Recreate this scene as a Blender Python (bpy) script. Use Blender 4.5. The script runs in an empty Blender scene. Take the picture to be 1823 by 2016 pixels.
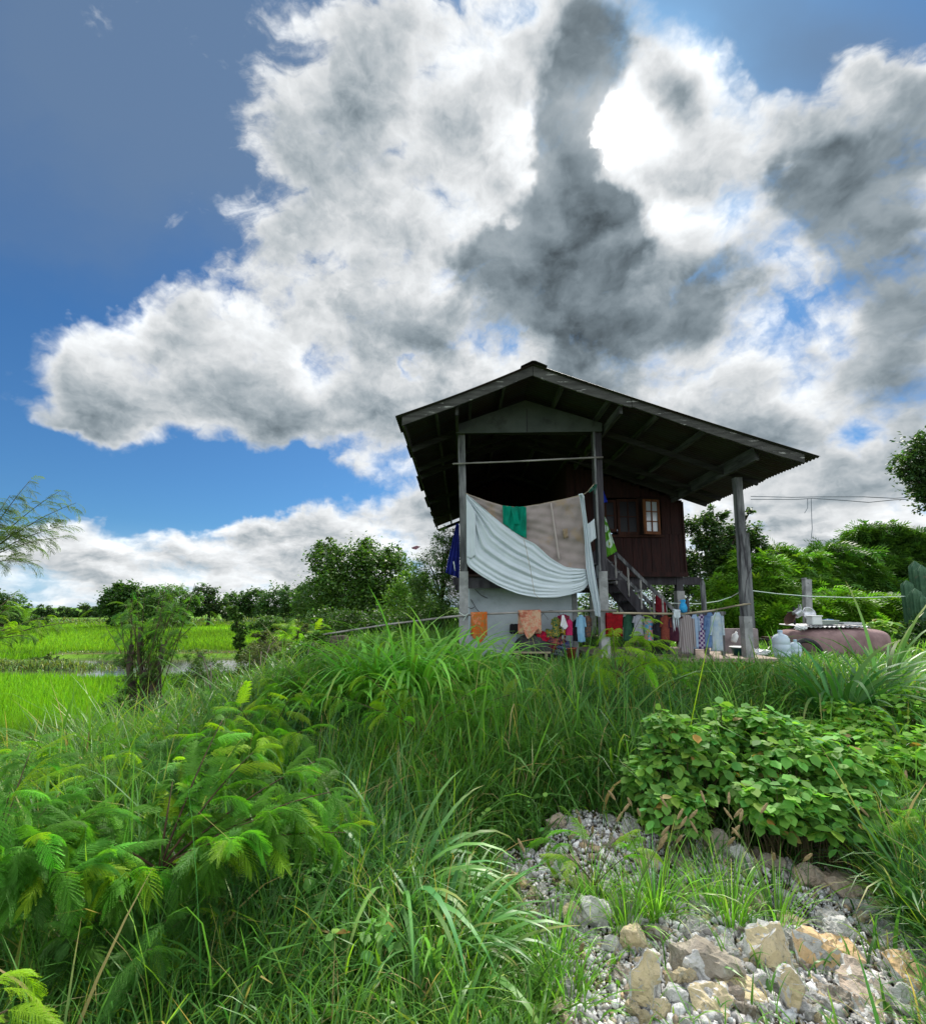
import bpy, bmesh, math, random
import numpy as np
from mathutils import Vector, Matrix
R = math.radians
random.seed(7)
rng = np.random.default_rng(11)
SC = bpy.context.scene

# ------------------------------------------------------------------ camera, exposure, sun
PITCH = math.atan(115 / 913.0)
EYE = 1.5
cam_d = bpy.data.cameras.new("camera")
cam = bpy.data.objects.new("camera", cam_d)
SC.collection.objects.link(cam)
cam.location = (0, 0, EYE)
cam.rotation_euler = (math.pi / 2 + PITCH, 0, 0)
cam_d.sensor_fit = 'HORIZONTAL'
cam_d.sensor_width = 36
cam_d.lens = 36 * 913 / 1823.0
cam_d.shift_y = 72 / 1823.0
cam_d.clip_start = 0.05
cam_d.clip_end = 5000
SC.camera = cam
SC.view_settings.view_transform = 'Standard'
SC.view_settings.look = 'None'
SC.view_settings.exposure = 0.45
SC.view_settings.gamma = 1
SC.view_settings.use_curve_mapping = False
SC.cycles.max_bounces = 7
SC.cycles.diffuse_bounces = 4
SC.cycles.transmission_bounces = 6
SC.cycles.transparent_max_bounces = 12
SC.cycles.use_denoising = True

SUN_EL, SUN_AZ = R(47.3), R(21.3)          # azimuth measured from +Y towards +X
sun_dir = Vector((math.sin(SUN_AZ) * math.cos(SUN_EL), math.cos(SUN_AZ) * math.cos(SUN_EL), math.sin(SUN_EL)))
sl = bpy.data.lights.new("sun", 'SUN')
sl.energy = 5.0
sl.angle = R(9.0)
sl.color = (1.0, 0.95, 0.86)
so = bpy.data.objects.new("sun", sl)
SC.collection.objects.link(so)
so.rotation_euler = (-sun_dir).to_track_quat('-Z', 'Y').to_euler()


def ray(x, y):
    """direction of a point of the photograph (1823 px wide), before scaling to a depth"""
    cx, cy = (x - 911.5) / 913.0, (1080 - y) / 913.0
    return Vector((cx, math.cos(PITCH) - cy * math.sin(PITCH), math.sin(PITCH) + cy * math.cos(PITCH)))


def P(x, y, Y):
    d = ray(x, y)
    s = Y / d.y
    return Vector((d.x * s, Y, EYE + d.z * s))


# ------------------------------------------------------------------ world: sky with broken cumulus
W = bpy.data.worlds.new("World")
SC.world = W
W.use_nodes = True
NT = W.node_tree
NT.nodes.clear()


def nd(nt, typ, **kw):
    n = nt.nodes.new(typ)
    for k, v in kw.items():
        if k == 'ins':
            for kk, vv in v.items():
                if hasattr(vv, 'is_linked') or isinstance(vv, bpy.types.NodeSocket):
                    nt.links.new(vv, n.inputs[kk])
                else:
                    n.inputs[kk].default_value = vv
        else:
            setattr(n, k, v)
    return n


def wm(op, a, b=None, c=None, clamp=False, nt=None):
    nt = nt or NT
    ins = {0: a}
    if b is not None:
        ins[1] = b
    if c is not None:
        ins[2] = c
    n = nd(nt, 'ShaderNodeMath', operation=op, use_clamp=clamp, ins=ins)
    return n.outputs[0]


def ss(v, a, b, lo=0.0, hi=1.0, nt=None):
    n = nd(nt or NT, 'ShaderNodeMapRange', interpolation_type='SMOOTHSTEP',
           ins={'Value': v, 'From Min': a, 'From Max': b, 'To Min': lo, 'To Max': hi})
    return n.outputs[0]


def noise(vec, scale, detail=6, rough=0.55, dist=0.0, lac=2.0, nt=None, out='Fac'):
    n = nd(nt or NT, 'ShaderNodeTexNoise', ins={'Vector': vec, 'Scale': scale, 'Detail': detail,
           'Roughness': rough, 'Distortion': dist, 'Lacunarity': lac})
    return n.outputs[out]


def vm(op, a, b=None, scale=None, nt=None):
    ins = {0: a}
    if b is not None:
        ins[1] = b
    n = nd(nt or NT, 'ShaderNodeVectorMath', operation=op, ins=ins)
    if scale is not None:
        n.inputs['Scale'].default_value = scale
    return n.outputs['Value'] if op in ('DOT_PRODUCT', 'LENGTH', 'DISTANCE') else n.outputs[0]


def mixc(f, a, b, nt=None, mode='MIX'):
    nt = nt or NT
    n = nt.nodes.new('ShaderNodeMix')
    n.data_type = 'RGBA'
    n.blend_type = mode
    for idx, v in ((0, f), (6, a), (7, b)):
        if isinstance(v, bpy.types.NodeSocket):
            nt.links.new(v, n.inputs[idx])
        else:
            n.inputs[idx].default_value = v if idx == 0 else (*v, 1)
    return n.outputs[2]


gen = nd(NT, 'ShaderNodeTexCoord').outputs['Generated']
sep = nd(NT, 'ShaderNodeSeparateXYZ', ins={0: gen})
dx, dy, dz = sep.outputs
yy = wm('MAXIMUM', dy, 0.12)
comb = nd(NT, 'ShaderNodeCombineXYZ', ins={0: wm('DIVIDE', dx, yy), 1: wm('DIVIDE', dz, yy), 2: 0.0}).outputs[0]


def uv(x, y):
    d = ray(x, y)
    return d.x / d.y, d.z / d.y


def blobs(lst, vec, start=0.0):
    """sum of soft elliptical lumps of cloud; each is centre, radii, tilt and weight on the sky"""
    acc = None
    for (x, y, rx, ry, rot, w) in lst:
        th = R(rot)
        c = uv(x, y)
        a = uv(x + math.cos(th), y - math.sin(th))
        b = uv(x + math.sin(th), y + math.cos(th))
        av = (a[0] - c[0], a[1] - c[1])
        bv = (b[0] - c[0], b[1] - c[1])
        m = nd(NT, 'ShaderNodeMapping', vector_type='TEXTURE', ins={'Vector': vec, 'Location': (c[0], c[1], 0),
               'Rotation': (0, 0, math.atan2(av[1], av[0])),
               'Scale': (math.hypot(*av) * rx, math.hypot(*bv) * ry, 1)}).outputs[0]
        g = nd(NT, 'ShaderNodeTexGradient', gradient_type='SPHERICAL', ins={0: m}).outputs['Fac']
        acc = wm('MULTIPLY_ADD', g, w, acc if acc is not None else start)
    return acc
# warp the lookup so that no lump keeps a round outline
warp1 = noise(gen, 2.6, 5, 0.6, out='Color')
w1 = vm('SCALE', vm('SUBTRACT', warp1, (0.5, 0.5, 0.5)), scale=0.42)
warp2 = noise(gen, 13.0, 4, 0.62, out='Color')
w2 = vm('SCALE', vm('SUBTRACT', warp2, (0.5, 0.5, 0.5)), scale=0.10)
uvw = vm('MULTIPLY', vm('ADD', vm('ADD', comb, w1), w2), (1, 1, 0))
dirw = vm('ADD', gen, vm('SCALE', w2, scale=0.30))

COVER = [  # cloud (+) and gaps (-)
    (700, 330, 420, 330, 60, 1.5), (800, 100, 420, 260, 20, 1.2), (560, 640, 560, 250, 25, 1.6),
    (300, 700, 330, 190, 20, 1.5), (150, 690, 150, 120, 0, 0.9), (800, 800, 400, 260, -20, 1.5),
    (1100, 450, 420, 560, 0, 1.6), (1200, 150, 360, 300, 0, 1.2), (1700, 420, 320, 420, 0, 1.5),
    (1450, 800, 520, 320, 0, 1.4), (1700, 1000, 400, 200, 0, 1.0), (1750, 180, 260, 200, 10, 1.0),
    (400, 1120, 800, 140, 0, 1.25), (150, 1040, 240, 100, 0, 0.8), (560, 1040, 260, 100, 0, 0.8), (750, 1090, 300, 140, 0, 1.0),
    (1250, 1100, 700, 200, 0, 1.0), (80, 520, 90, 22, -25, 0.7), (110, 832, 220, 30, -6, 0.8),
    (240, 290, 70, 18, -30, 0.5), (330, 240, 90, 40, -30, 0.45),
    (60, 400, 420, 420, 0, -0.8), (100, 900, 330, 110, 0, -1.1), (420, 950, 330, 80, 0, -1.2), (620, 940, 110, 60, 0, -0.5),
    (1560, 120, 90, 190, 20, -1.3), (1030, 20, 80, 60, 0, -0.7), (1490, 560, 70, 150, 0, -0.25), (1250, 350, 400, 300, 0, 0.7), (1690, 890, 80, 45, 0, -1.0),
    (805, 700, 35, 60, 0, -1.0), (1640, 690, 50, 50, 0, -0.4), (1480, 1010, 120, 40, 10, -0.8), (1700, 30, 220, 90, 0, -1.0), (545, 600, 80, 30, 0, -0.5)]
DARK = [  # thick, unlit bellies of the clouds
    (1190, 60, 170, 200, 20, 1.3), (1130, 190, 110, 200, -20, 1.5), (1100, 340, 120, 220, -10, 1.7), (1330, 190, 90, 150, 0, 0.5), (1180, 370, 120, 60, 0, 0.8), (1060, 480, 240, 170, 10, 1.5),
    (985, 485, 130, 80, 10, 1.2), (1140, 560, 220, 200, 0, 1.3), (1220, 700, 240, 180, 0, 1.1), (1210, 420, 90, 90, 0, 0.7), (1375, 540, 130, 150, 0, 1.5), (1340, 230, 70, 90, 0, 0.5), (1330, 630, 90, 80, 0, 0.5),
    (900, 650, 150, 110, 0, 1.3), (620, 790, 200, 90, 25, 0.7), (500, 700, 220, 90, 20, 0.5), (250, 760, 160, 70, 20, 0.5), (680, 900, 150, 110, 0, 0.6),
    (1640, 370, 260, 150, 20, 2.3), (1550, 400, 120, 80, 0, 0.8), (1720, 550, 240, 180, 0, 2.0), (1800, 230, 150, 110, 0, 1.9),
    (1560, 730, 160, 100, 0, 0.7), (1520, 880, 200, 90, -10, 0.6), (1750, 780, 180, 120, 0, 0.9), (1450, 880, 220, 60, 0, 0.5), (1600, 980, 200, 50, 0, 0.5), (1130, 800, 260, 120, 0, 0.6),
    (330, 1100, 300, 28, 0, 0.45), (600, 1085, 160, 28, 0, 0.4), (100, 1110, 150, 25, 0, 0.35), (700, 230, 120, 260, 45, 0.45)]
BRIGHT = [
    (1225, 250, 100, 110, 0, 0.8), (1225, 255, 260, 260, 0, 0.15), (1025, 300, 60, 150, 20, 0.9), (1285, 390, 80, 60, 0, 0.7), (1400, 100, 120, 120, 30, 0.5),
    (970, 390, 110, 160, 30, 0.5), (900, 130, 260, 260, 0, 0.3), (1225, 255, 700, 700, 0, 0.12), (1330, 250, 90, 150, 0, 0.1), (230, 610, 170, 70, 20, 0.3), (1720, 140, 160, 90, 0, 0.3), (950, 560, 160, 160, 0, 0.4)]

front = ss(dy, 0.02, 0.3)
cov = blobs(COVER, uvw, 0.0)
dirs = vm('MULTIPLY', dirw, (1.0, 1.0, 1.5))
dirl = vm('MULTIPLY', dirw, (1.0, 1.0, 2.8))
lowm = wm('SUBTRACT', 1.0, ss(dz, 0.10, 0.30))


def fmix(f, x, y):
    return nd(NT, 'ShaderNodeMix', ins={0: f, 2: x, 3: y}).outputs[0]


fine = fmix(lowm, noise(dirs, 4.6, 10, 0.54, 0.2), noise(dirl, 6.5, 9, 0.54, 0.2))
# wisps drawn out away from the sun
su, sv = uv(1225, 255)
rel_s = vm('SUBTRACT', uvw, (su, sv, 0.0))
rs_ = nd(NT, 'ShaderNodeSeparateXYZ', ins={0: rel_s}).outputs
ang = wm('ARCTAN2', rs_[1], rs_[0])
rad = vm('LENGTH', rel_s)
pol = nd(NT, 'ShaderNodeCombineXYZ', ins={0: wm('MULTIPLY', ang, 6.5), 1: wm('MULTIPLY', rad, 3.4), 2: 0.0}).outputs[0]
streak = noise(pol, 1.0, 9, 0.60, 0.15)
streak_v = nd(NT, 'ShaderNodeMapping', ins={'Vector': uvw, 'Rotation': (0, 0, R(-62)), 'Scale': (3.2, 8.0, 1.0)}).outputs[0]
high = ss(dz, 0.30, 0.60)
f1 = wm('SUBTRACT', fine, 0.5)
s1 = wm('MULTIPLY', wm('MULTIPLY', wm('SUBTRACT', streak, 0.5), high), ss(rad, 0.25, 0.75))
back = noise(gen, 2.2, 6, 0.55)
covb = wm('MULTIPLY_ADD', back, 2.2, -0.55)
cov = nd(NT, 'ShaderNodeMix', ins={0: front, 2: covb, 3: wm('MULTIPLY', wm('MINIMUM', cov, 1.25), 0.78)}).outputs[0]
def puff(vec, sc=9.0):
    v = nd(NT, 'ShaderNodeTexVoronoi', feature='F1', normalize=True, ins={'Vector': vec, 'Scale': sc, 'Detail': 4.0, 'Roughness': 0.58, 'Lacunarity': 2.1})
    return wm('SUBTRACT', 1.0, v.outputs['Distance'])


dirp = vm('MULTIPLY', vm('ADD', gen, vm('SCALE', w2, scale=0.55)), (1.0, 1.0, 1.4))
micro = puff(dirp)
micro2 = puff(vm('ADD', dirp, (0.005, 0.002, 0.022)))
pf = wm('SUBTRACT', micro, 0.72)
dens = wm('ADD', wm('MULTIPLY_ADD', f1, 2.3, wm('MULTIPLY_ADD', pf, 1.6, cov)), wm('MULTIPLY', s1, 2.0))
alpha = ss(dens, 0.10, 0.80)

# relief of the puffs: soft noise here against the same noise a little nearer the sun
soft = fmix(lowm, noise(dirs, 4.6, 5, 0.52, 0.25), noise(dirl, 6.5, 6, 0.54, 0.2))
soft2 = fmix(lowm, noise(vm('ADD', dirs, (0.012, 0.006, 0.05)), 4.6, 5, 0.52, 0.25), noise(vm('ADD', dirl, (0.006, 0.003, 0.05)), 6.5, 6, 0.54, 0.2))


rel = wm('SUBTRACT', soft, soft2)
mrel = wm('SUBTRACT', micro, micro2)
dark = wm('MULTIPLY', blobs(DARK, uvw, 0.0), front)
dk = ss(wm('ADD', wm('MULTIPLY_ADD', f1, 2.3, dark), wm('MULTIPLY', s1, 0.8)), 0.04, 1.20)
bright = wm('MULTIPLY', blobs(BRIGHT, uvw, 0.0), front)
edge = wm('SUBTRACT', 1.0, ss(dens, 0.45, 1.15))
body = ss(wm('SUBTRACT', soft, 0.5), -0.15, 0.15, 0.60, 0.40)
lum = wm('MULTIPLY_ADD', edge, 0.26, body)
lum = wm('MULTIPLY_ADD', s1, 1.1, lum)
lum = wm('MULTIPLY_ADD', lowm, 0.10, lum)
lum = wm('MULTIPLY_ADD', wm('MULTIPLY', rel, lowm), 1.2, lum)
lum = wm('MULTIPLY_ADD', rel, 1.25, lum)
lum = wm('MULTIPLY_ADD', mrel, 1.0, lum)
lum = wm('MULTIPLY_ADD', bright, wm('MULTIPLY_ADD', edge, 0.35, 0.50), lum)
lum = wm('MULTIPLY', lum, wm('MULTIPLY_ADD', wm('MULTIPLY', dk, wm('MULTIPLY_ADD', lowm, -0.6, 1.0)), -0.66, 1.0))
halo = blobs([(1225, 255, 520, 520, 0, 1.0)], uvw, 0.0)
rim = wm('MULTIPLY', wm('MULTIPLY', dk, wm('SUBTRACT', 1.0, dk)), 4.0)
lum = wm('MULTIPLY_ADD', wm('MULTIPLY', rim, halo), 0.22, lum)
lum = wm('MULTIPLY_ADD', wm('MULTIPLY', rel, dk), 0.7, lum)
glow = blobs([(1225, 255, 180, 190, 0, 1.0)], comb, 0.0)
lum = wm('MULTIPLY_ADD', wm('MULTIPLY', glow, glow), 0.35, lum)
lum = wm('ADD', wm('MULTIPLY', wm('MAXIMUM', wm('MULTIPLY_ADD', mrel, 0.12, lum), 0.03), 0.93), 0.055)
sunb = wm('MULTIPLY', blobs([(1225, 245, 82, 108, -12, 0.9), (1265, 270, 50, 50, 0, 0.3), (1195, 300, 36, 46, 0, 0.3)], vm('ADD', comb, vm('SCALE', w2, scale=2.0)), 0.0), 4.0)
lum = wm('ADD', lum, wm('MULTIPLY', ss(sunb, 0.7, 2.4), 1.8))
lum = wm('MULTIPLY', wm('MULTIPLY_ADD', wm('SUBTRACT', 1.0, front), 1.25, lum), 0.82)  # unseen sky behind the camera brightened, added fill for the house front
tint = mixc(ss(lum, 0.08, 0.6), (0.72, 0.92, 1.06), (0.97, 1.0, 1.02))
ccol = vm('MULTIPLY', tint, nd(NT, 'ShaderNodeCombineXYZ', ins={0: lum, 1: lum, 2: lum}).outputs[0])

sky = nd(NT, 'ShaderNodeTexSky', sky_type='NISHITA', sun_disc=False, sun_elevation=SUN_EL,
         sun_rotation=SUN_AZ, altitude=50, air_density=1.0, dust_density=0.6, ozone_density=2.5)
skc = vm('MULTIPLY', sky.outputs[0], (0.056 * 0.50, 0.056 * 0.95, 0.056 * 1.32))
# thin grey veil high on the left
veil_b = blobs([(280, 60, 700, 560, 0, 1.5), (1600, 60, 420, 300, 0, 0.9), (850, 300, 500, 500, 0, 0.5)], uvw, 0.0)
veil = wm('MULTIPLY', ss(wm('MULTIPLY_ADD', wm('SUBTRACT', noise(streak_v, 0.35, 5, 0.5), 0.5), 0.8, veil_b), 0.0, 1.0), 0.75)
skc = mixc(veil, skc, (0.115, 0.175, 0.27))
horiz = ss(dz, 0.0, 0.16, 0.55, 0.0)
skc = mixc(horiz, skc, (0.42, 0.60, 0.82))
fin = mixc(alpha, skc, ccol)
below = ss(dz, -0.02, 0.0)
fin = mixc(below, (0.10, 0.13, 0.06), fin)
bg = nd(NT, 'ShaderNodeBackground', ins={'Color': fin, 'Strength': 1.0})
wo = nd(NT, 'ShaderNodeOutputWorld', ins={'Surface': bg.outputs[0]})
W.cycles.sampling_method = 'MANUAL'
W.cycles.sample_map_resolution = 512

# ------------------------------------------------------------------ helpers
def sstep(a, b, x):
    t = np.clip((np.asarray(x, float) - a) / (b - a), 0, 1)
    return t * t * (3 - 2 * t)


def link(o):
    SC.collection.objects.link(o)
    return o


def tag(o, label=None, cat=None, group=None, kind=None):
    if label:
        o['label'] = label
    if cat:
        o['category'] = cat
    if group:
        o['group'] = group
    if kind:
        o['kind'] = kind
    return o


def thing(name, label, cat, loc=(0, 0, 0), group=None):
    o = link(bpy.data.objects.new(name, None))
    o.location = loc
    o.empty_display_size = 0.1
    return tag(o, label, cat, group)


def place(o, parent):
    """parent keeps world coordinates of the mesh: meshes are written in world space"""
    if parent is not None:
        o.parent = parent
        root = parent
        off = Vector((0, 0, 0))
        while root is not None:
            off += root.location
            root = root.parent
        o.location = -off if parent.parent is None else Vector((0, 0, 0))
    return o


def npmesh(name, V, F, mat, parent=None, col=None, smooth=False, mats=None, fm=None):
    """V (n,3); F an int array (m,3) or (m,4), or list of such arrays"""
    V = np.asarray(V, np.float32)
    Fs = F if isinstance(F, list) else [F]
    Fs = [np.asarray(f, np.int32) for f in Fs if len(f)]
    me = bpy.data.meshes.new(name)
    loops = np.concatenate([f.ravel() for f in Fs])
    sizes = np.concatenate([np.full(len(f), f.shape[1], np.int32) for f in Fs])
    starts = np.concatenate([[0], np.cumsum(sizes)[:-1]]).astype(np.int32)
    me.vertices.add(len(V))
    me.vertices.foreach_set('co', V.ravel())
    me.loops.add(len(loops))
    me.loops.foreach_set('vertex_index', loops)
    me.polygons.add(len(sizes))
    me.polygons.foreach_set('loop_start', starts)
    me.polygons.foreach_set('loop_total', sizes)
    if smooth:
        me.polygons.foreach_set('use_smooth', np.ones(len(sizes), bool))
    for m in (mats or [mat]):
        me.materials.append(m)
    if fm is not None:
        me.polygons.foreach_set('material_index', np.asarray(fm, np.int32))
    if col is not None:
        a = me.attributes.new('tint', 'FLOAT_COLOR', 'POINT')
        c = np.ones((len(V), 4), np.float32)
        c[:, :3] = col
        a.data.foreach_set('color', c.ravel())
    me.update(calc_edges=True)
    o = link(bpy.data.objects.new(name, me))
    return place(o, parent)


class MB:
    """collects boxes, beams, tubes and lathes and links them as one mesh"""
    def __init__(s):
        s.v, s.f, s.n = [], [], 0

    def add(s, V, F):
        V = [tuple(p) for p in V]
        s.v += V
        s.f += [tuple(i + s.n for i in f) for f in F]
        s.n += len(V)
        return s

    def box(s, a, b):
        (x0, y0, z0), (x1, y1, z1) = a, b
        V = [(x0, y0, z0), (x1, y0, z0), (x1, y1, z0), (x0, y1, z0), (x0, y0, z1), (x1, y0, z1), (x1, y1, z1), (x0, y1, z1)]
        return s.add(V, [(0, 3, 2, 1), (4, 5, 6, 7), (0, 1, 5, 4), (1, 2, 6, 5), (2, 3, 7, 6), (3, 0, 4, 7)])

    def beam(s, p, q, w, h, up=(0, 0, 1), w2=None, h2=None):
        """rectangular bar from p to q, w across, h along up"""
        p, q, up = Vector(p), Vector(q), Vector(up)
        d = (q - p).normalized()
        side = d.cross(up).normalized()
        u = side.cross(d).normalized()
        V = []
        for c, ww, hh in ((p, w, h), (q, w2 or w, h2 or h)):
            for a, b in ((-1, -1), (1, -1), (1, 1), (-1, 1)):
                V.append(c + side * a * ww / 2 + u * b * hh / 2)
        return s.add(V, [(0, 1, 2, 3), (7, 6, 5, 4), (0, 4, 5, 1), (1, 5, 6, 2), (2, 6, 7, 3), (3, 7, 4, 0)])

    def tube(s, pts, rad, seg=8, caps=True):
        pts = [Vector(p) for p in pts]
        n = len(pts)
        rad = rad if hasattr(rad, '__len__') else [rad] * n
        V, F = [], []
        ref = None
        for i, p in enumerate(pts):
            d = (pts[min(i + 1, n - 1)] - pts[max(i - 1, 0)]).normalized()
            if ref is None:
                ref = Vector((1, 0, 0)) if abs(d.x) < 0.8 else Vector((0, 1, 0))
            a = (ref - d * ref.dot(d)).normalized()
            ref = a
            b = d.cross(a)
            for k in range(seg):
                t = 2 * math.pi * k / seg
                V.append(p + (a * math.cos(t) + b * math.sin(t)) * rad[i])
        for i in range(n - 1):
            for k in range(seg):
                k2 = (k + 1) % seg
                F.append((i * seg + k, i * seg + k2, (i + 1) * seg + k2, (i + 1) * seg + k))
        if caps:
            F.append(tuple(range(seg - 1, -1, -1)))
            F.append(tuple((n - 1) * seg + k for k in range(seg)))
        return s.add(V, F)

    def lathe(s, prof, c, seg=24, sx=1, sy=1):
        V, F = [], []
        for r, z in prof:
            for k in range(seg):
                t = 2 * math.pi * k / seg
                V.append((c[0] + r * math.cos(t) * sx, c[1] + r * math.sin(t) * sy, c[2] + z))
        for i in range(len(prof) - 1):
            for k in range(seg):
                k2 = (k + 1) % seg
                F.append((i * seg + k, i * seg + k2, (i + 1) * seg + k2, (i + 1) * seg + k))
        F.append(tuple(range(seg - 1, -1, -1)))
        F.append(tuple((len(prof) - 1) * seg + k for k in range(seg)))
        return s.add(V, F)

    def grid(s, rows):
        """rows: list of equal-length lists of points"""
        V = [p for r in rows for p in r]
        n = len(rows[0])
        F = [(i * n + j, i * n + j + 1, (i + 1) * n + j + 1, (i + 1) * n + j) for i in range(len(rows) - 1) for j in range(n - 1)]
        return s.add(V, F)

    def build(s, name, mat, parent=None, smooth=False, bevel=0.0, rot=None, about=None):
        me = bpy.data.meshes.new(name)
        V = s.v
        if rot is not None:
            about = Vector(about)
            V = [rot @ (Vector(p) - about) + about for p in V]
        me.from_pydata([tuple(p) for p in V], [], s.f)
        me.materials.append(mat)
        if smooth:
            for p in me.polygons:
                p.use_smooth = True
        if bevel:
            bm = bmesh.new()
            bm.from_mesh(me)
            bmesh.ops.bevel(bm, geom=bm.edges[:], offset=bevel, segments=1, affect='EDGES')
            bm.to_mesh(me)
            bm.free()
        me.update()
        o = link(bpy.data.objects.new(name, me))
        return place(o, parent)


# ------------------------------------------------------------------ materials
MATS = {}


def newmat(name):
    m = bpy.data.materials.new(name)
    m.use_nodes = True
    nt = m.node_tree
    nt.nodes.clear()
    out = nt.nodes.new('ShaderNodeOutputMaterial')
    MATS[name] = m
    return m, nt, out


def bump(nt, h, strength, dist):
    n = nd(nt, 'ShaderNodeBump', ins={'Height': h, 'Strength': strength, 'Distance': dist})
    return n.outputs[0]


def mat_std(name, c1, c2=None, scale=4.0, rough=0.8, bmp=0.0, bscale=30.0, stretch=(1, 1, 1), metal=0.0, spec=0.3,
            c3=None, s3=12.0, t3=(0.55, 0.7), lo=0.35, hi=0.65, trans=0.0, bdist=0.01):
    """weathered surface: two colours mixed by noise in object space, optional third in patches, bump"""
    m, nt, out = newmat(name)
    tc = nd(nt, 'ShaderNodeTexCoord').outputs['Object']
    v = nd(nt, 'ShaderNodeMapping', ins={'Vector': tc, 'Scale': stretch}).outputs[0]
    col = c1
    if c2 is not None:
        f = ss(noise(v, scale, 7, 0.62, nt=nt), lo, hi, nt=nt)
        col = mixc(f, c1, c2, nt=nt)
    if c3 is not None:
        f = ss(noise(v, s3, 8, 0.65, nt=nt), t3[0], t3[1], nt=nt)
        col = mixc(f, col, c3, nt=nt)
    b = nd(nt, 'ShaderNodeBsdfPrincipled', ins={'Roughness': rough, 'Metallic': metal, 'Specular IOR Level': spec})
    if isinstance(col, tuple):
        b.inputs['Base Color'].default_value = (*col, 1)
    else:
        nt.links.new(col, b.inputs['Base Color'])
    if bmp:
        nt.links.new(bump(nt, noise(v, bscale, 6, 0.6, nt=nt), bmp, bdist), b.inputs['Normal'])
    sh = b.outputs[0]
    if trans:
        t = nd(nt, 'ShaderNodeBsdfTranslucent')
        if isinstance(col, tuple):
            t.inputs[0].default_value = (*col, 1)
        else:
            nt.links.new(col, t.inputs[0])
        mx = nd(nt, 'ShaderNodeMixShader', ins={0: trans})
        nt.links.new(sh, mx.inputs[1])
        nt.links.new(t.outputs[0], mx.inputs[2])
        sh = mx.outputs[0]
    nt.links.new(sh, out.inputs[0])
    return m


def mat_leaf(name, trans=0.45, rough=0.5, spec=0.35, tboost=(1.25, 1.3, 0.55), gain=1.0):
    """leaves: colour comes from each leaf's own tint; light passes through them"""
    m, nt, out = newmat(name)
    a = nd(nt, 'ShaderNodeAttribute', attribute_name='tint').outputs['Color']
    a = vm('MULTIPLY', a, (gain, gain, gain), nt=nt)
    b = nd(nt, 'ShaderNodeBsdfPrincipled', ins={'Base Color': a, 'Roughness': rough, 'Specular IOR Level': spec})
    t = nd(nt, 'ShaderNodeBsdfTranslucent', ins={0: vm('MULTIPLY', a, tboost, nt=nt)})
    mx = nd(nt, 'ShaderNodeMixShader', ins={0: trans})
    nt.links.new(b.outputs[0], mx.inputs[1])
    nt.links.new(t.outputs[0], mx.inputs[2])
    nt.links.new(mx.outputs[0], out.inputs[0])
    return m


def mat_wood(name, c1, c2, c3=None, axis='z', scale=5.0, bmp=0.6, rough=0.85, t3=(0.5, 0.62), s3=3.0):
    st = {'x': (0.12, 1, 1), 'y': (1, 0.12, 1), 'z': (1, 1, 0.12)}[axis]
    return mat_std(name, c1, c2, scale * 3, rough, bmp, scale * 9, st, c3=c3, s3=s3 * 3, t3=t3, bdist=0.01)


M_LEAF = mat_leaf('leaf', rough=0.6, spec=0.2, gain=1.6)
M_GRASS = mat_leaf('grass_blade', trans=0.45, rough=0.42, spec=0.45, gain=1.6)
M_RICE = mat_leaf('rice_blade', trans=0.45, rough=0.5, spec=0.25, gain=0.95)
M_FROND = mat_leaf('feathery_leaf', gain=1.2, trans=0.5, rough=0.55, spec=0.25, tboost=(1.3, 1.5, 0.4))
M_TREE = mat_leaf('tree_leaf', gain=1.15, trans=0.4, rough=0.5, spec=0.3)

# ------------------------------------------------------------------ terrain
def zt(X, Y):
    X, Y = np.asarray(X, float), np.asarray(Y, float)
    plot = sstep(2.6, 7.2, Y) * 0.58
    right = -0.12 * sstep(1.5, 6.0, X) * (1 - sstep(4, 8, Y))
    L = sstep(-1.8, -6.0, X)
    z = (plot + right) * (1 - L) - 0.52 * L
    z = z - 0.10 * sstep(-0.3, -1.6, X) * (1 - L) * (1 - sstep(4, 7, Y))
    far = sstep(24, 40, Y) * (1 - L)
    z = z * (1 - far) - 0.5 * far
    # hummocks on the plot, bunds between the paddies
    z = z + (1 - L) * (1 - far) * 0.035 * (np.sin(2.1 * X + 0.7 * Y) * np.sin(1.7 * Y - 0.6 * X) + 0.5 * np.sin(5.3 * X) * np.sin(4.7 * Y + 1.0))
    b1 = np.exp(-((Y - (20.4 + 0.25 * np.sin(0.5 * X) + 0.06 * (X + 6))) / 0.55) ** 2) * 0.12 * L
    b2 = np.exp(-((Y - 16.2) / 0.5) ** 2 - ((X + 15.0) / 2.2) ** 2) * 0.25 * L
    b3 = np.exp(-((Y - 53) / 1.8) ** 2) * 0.5 * L
    pond = -0.16 * sstep(-5.4, -6.2, X) * sstep(13.0, 13.5, Y) * (1 - sstep(19.2, 19.8, Y)) * sstep(-17.0, -15.5, X)
    return z + b1 + b2 + b3 + pond


def G(x, y):
    """point on the ground seen at (x, y) of the photograph"""
    d = ray(x, y)
    lo = 0.3
    for i in range(4000):
        t = lo + i * 0.02 * (1 + i / 600)
        p = Vector((0, 0, EYE)) + d * t
        if p.z <= float(zt(p.x, p.y)):
            return p
    return p


def up_to(p, x, y):
    """height above p's foot of the point seen at row y at the depth of p"""
    return P(x, y, p.y).z - p.z


def axis_samples(lo, hi, fine_lo, fine_hi, fstep, growth=1.13):
    a = list(np.arange(fine_lo, fine_hi, fstep))
    st = fstep
    x = fine_hi
    while x < hi:
        a.append(x)
        st *= growth
        x += st
    a.append(hi)
    st = fstep
    x = fine_lo - fstep
    while x > lo:
        a.insert(0, x)
        st *= growth
        x -= st
    a.insert(0, lo)
    return np.array(a)


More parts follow.
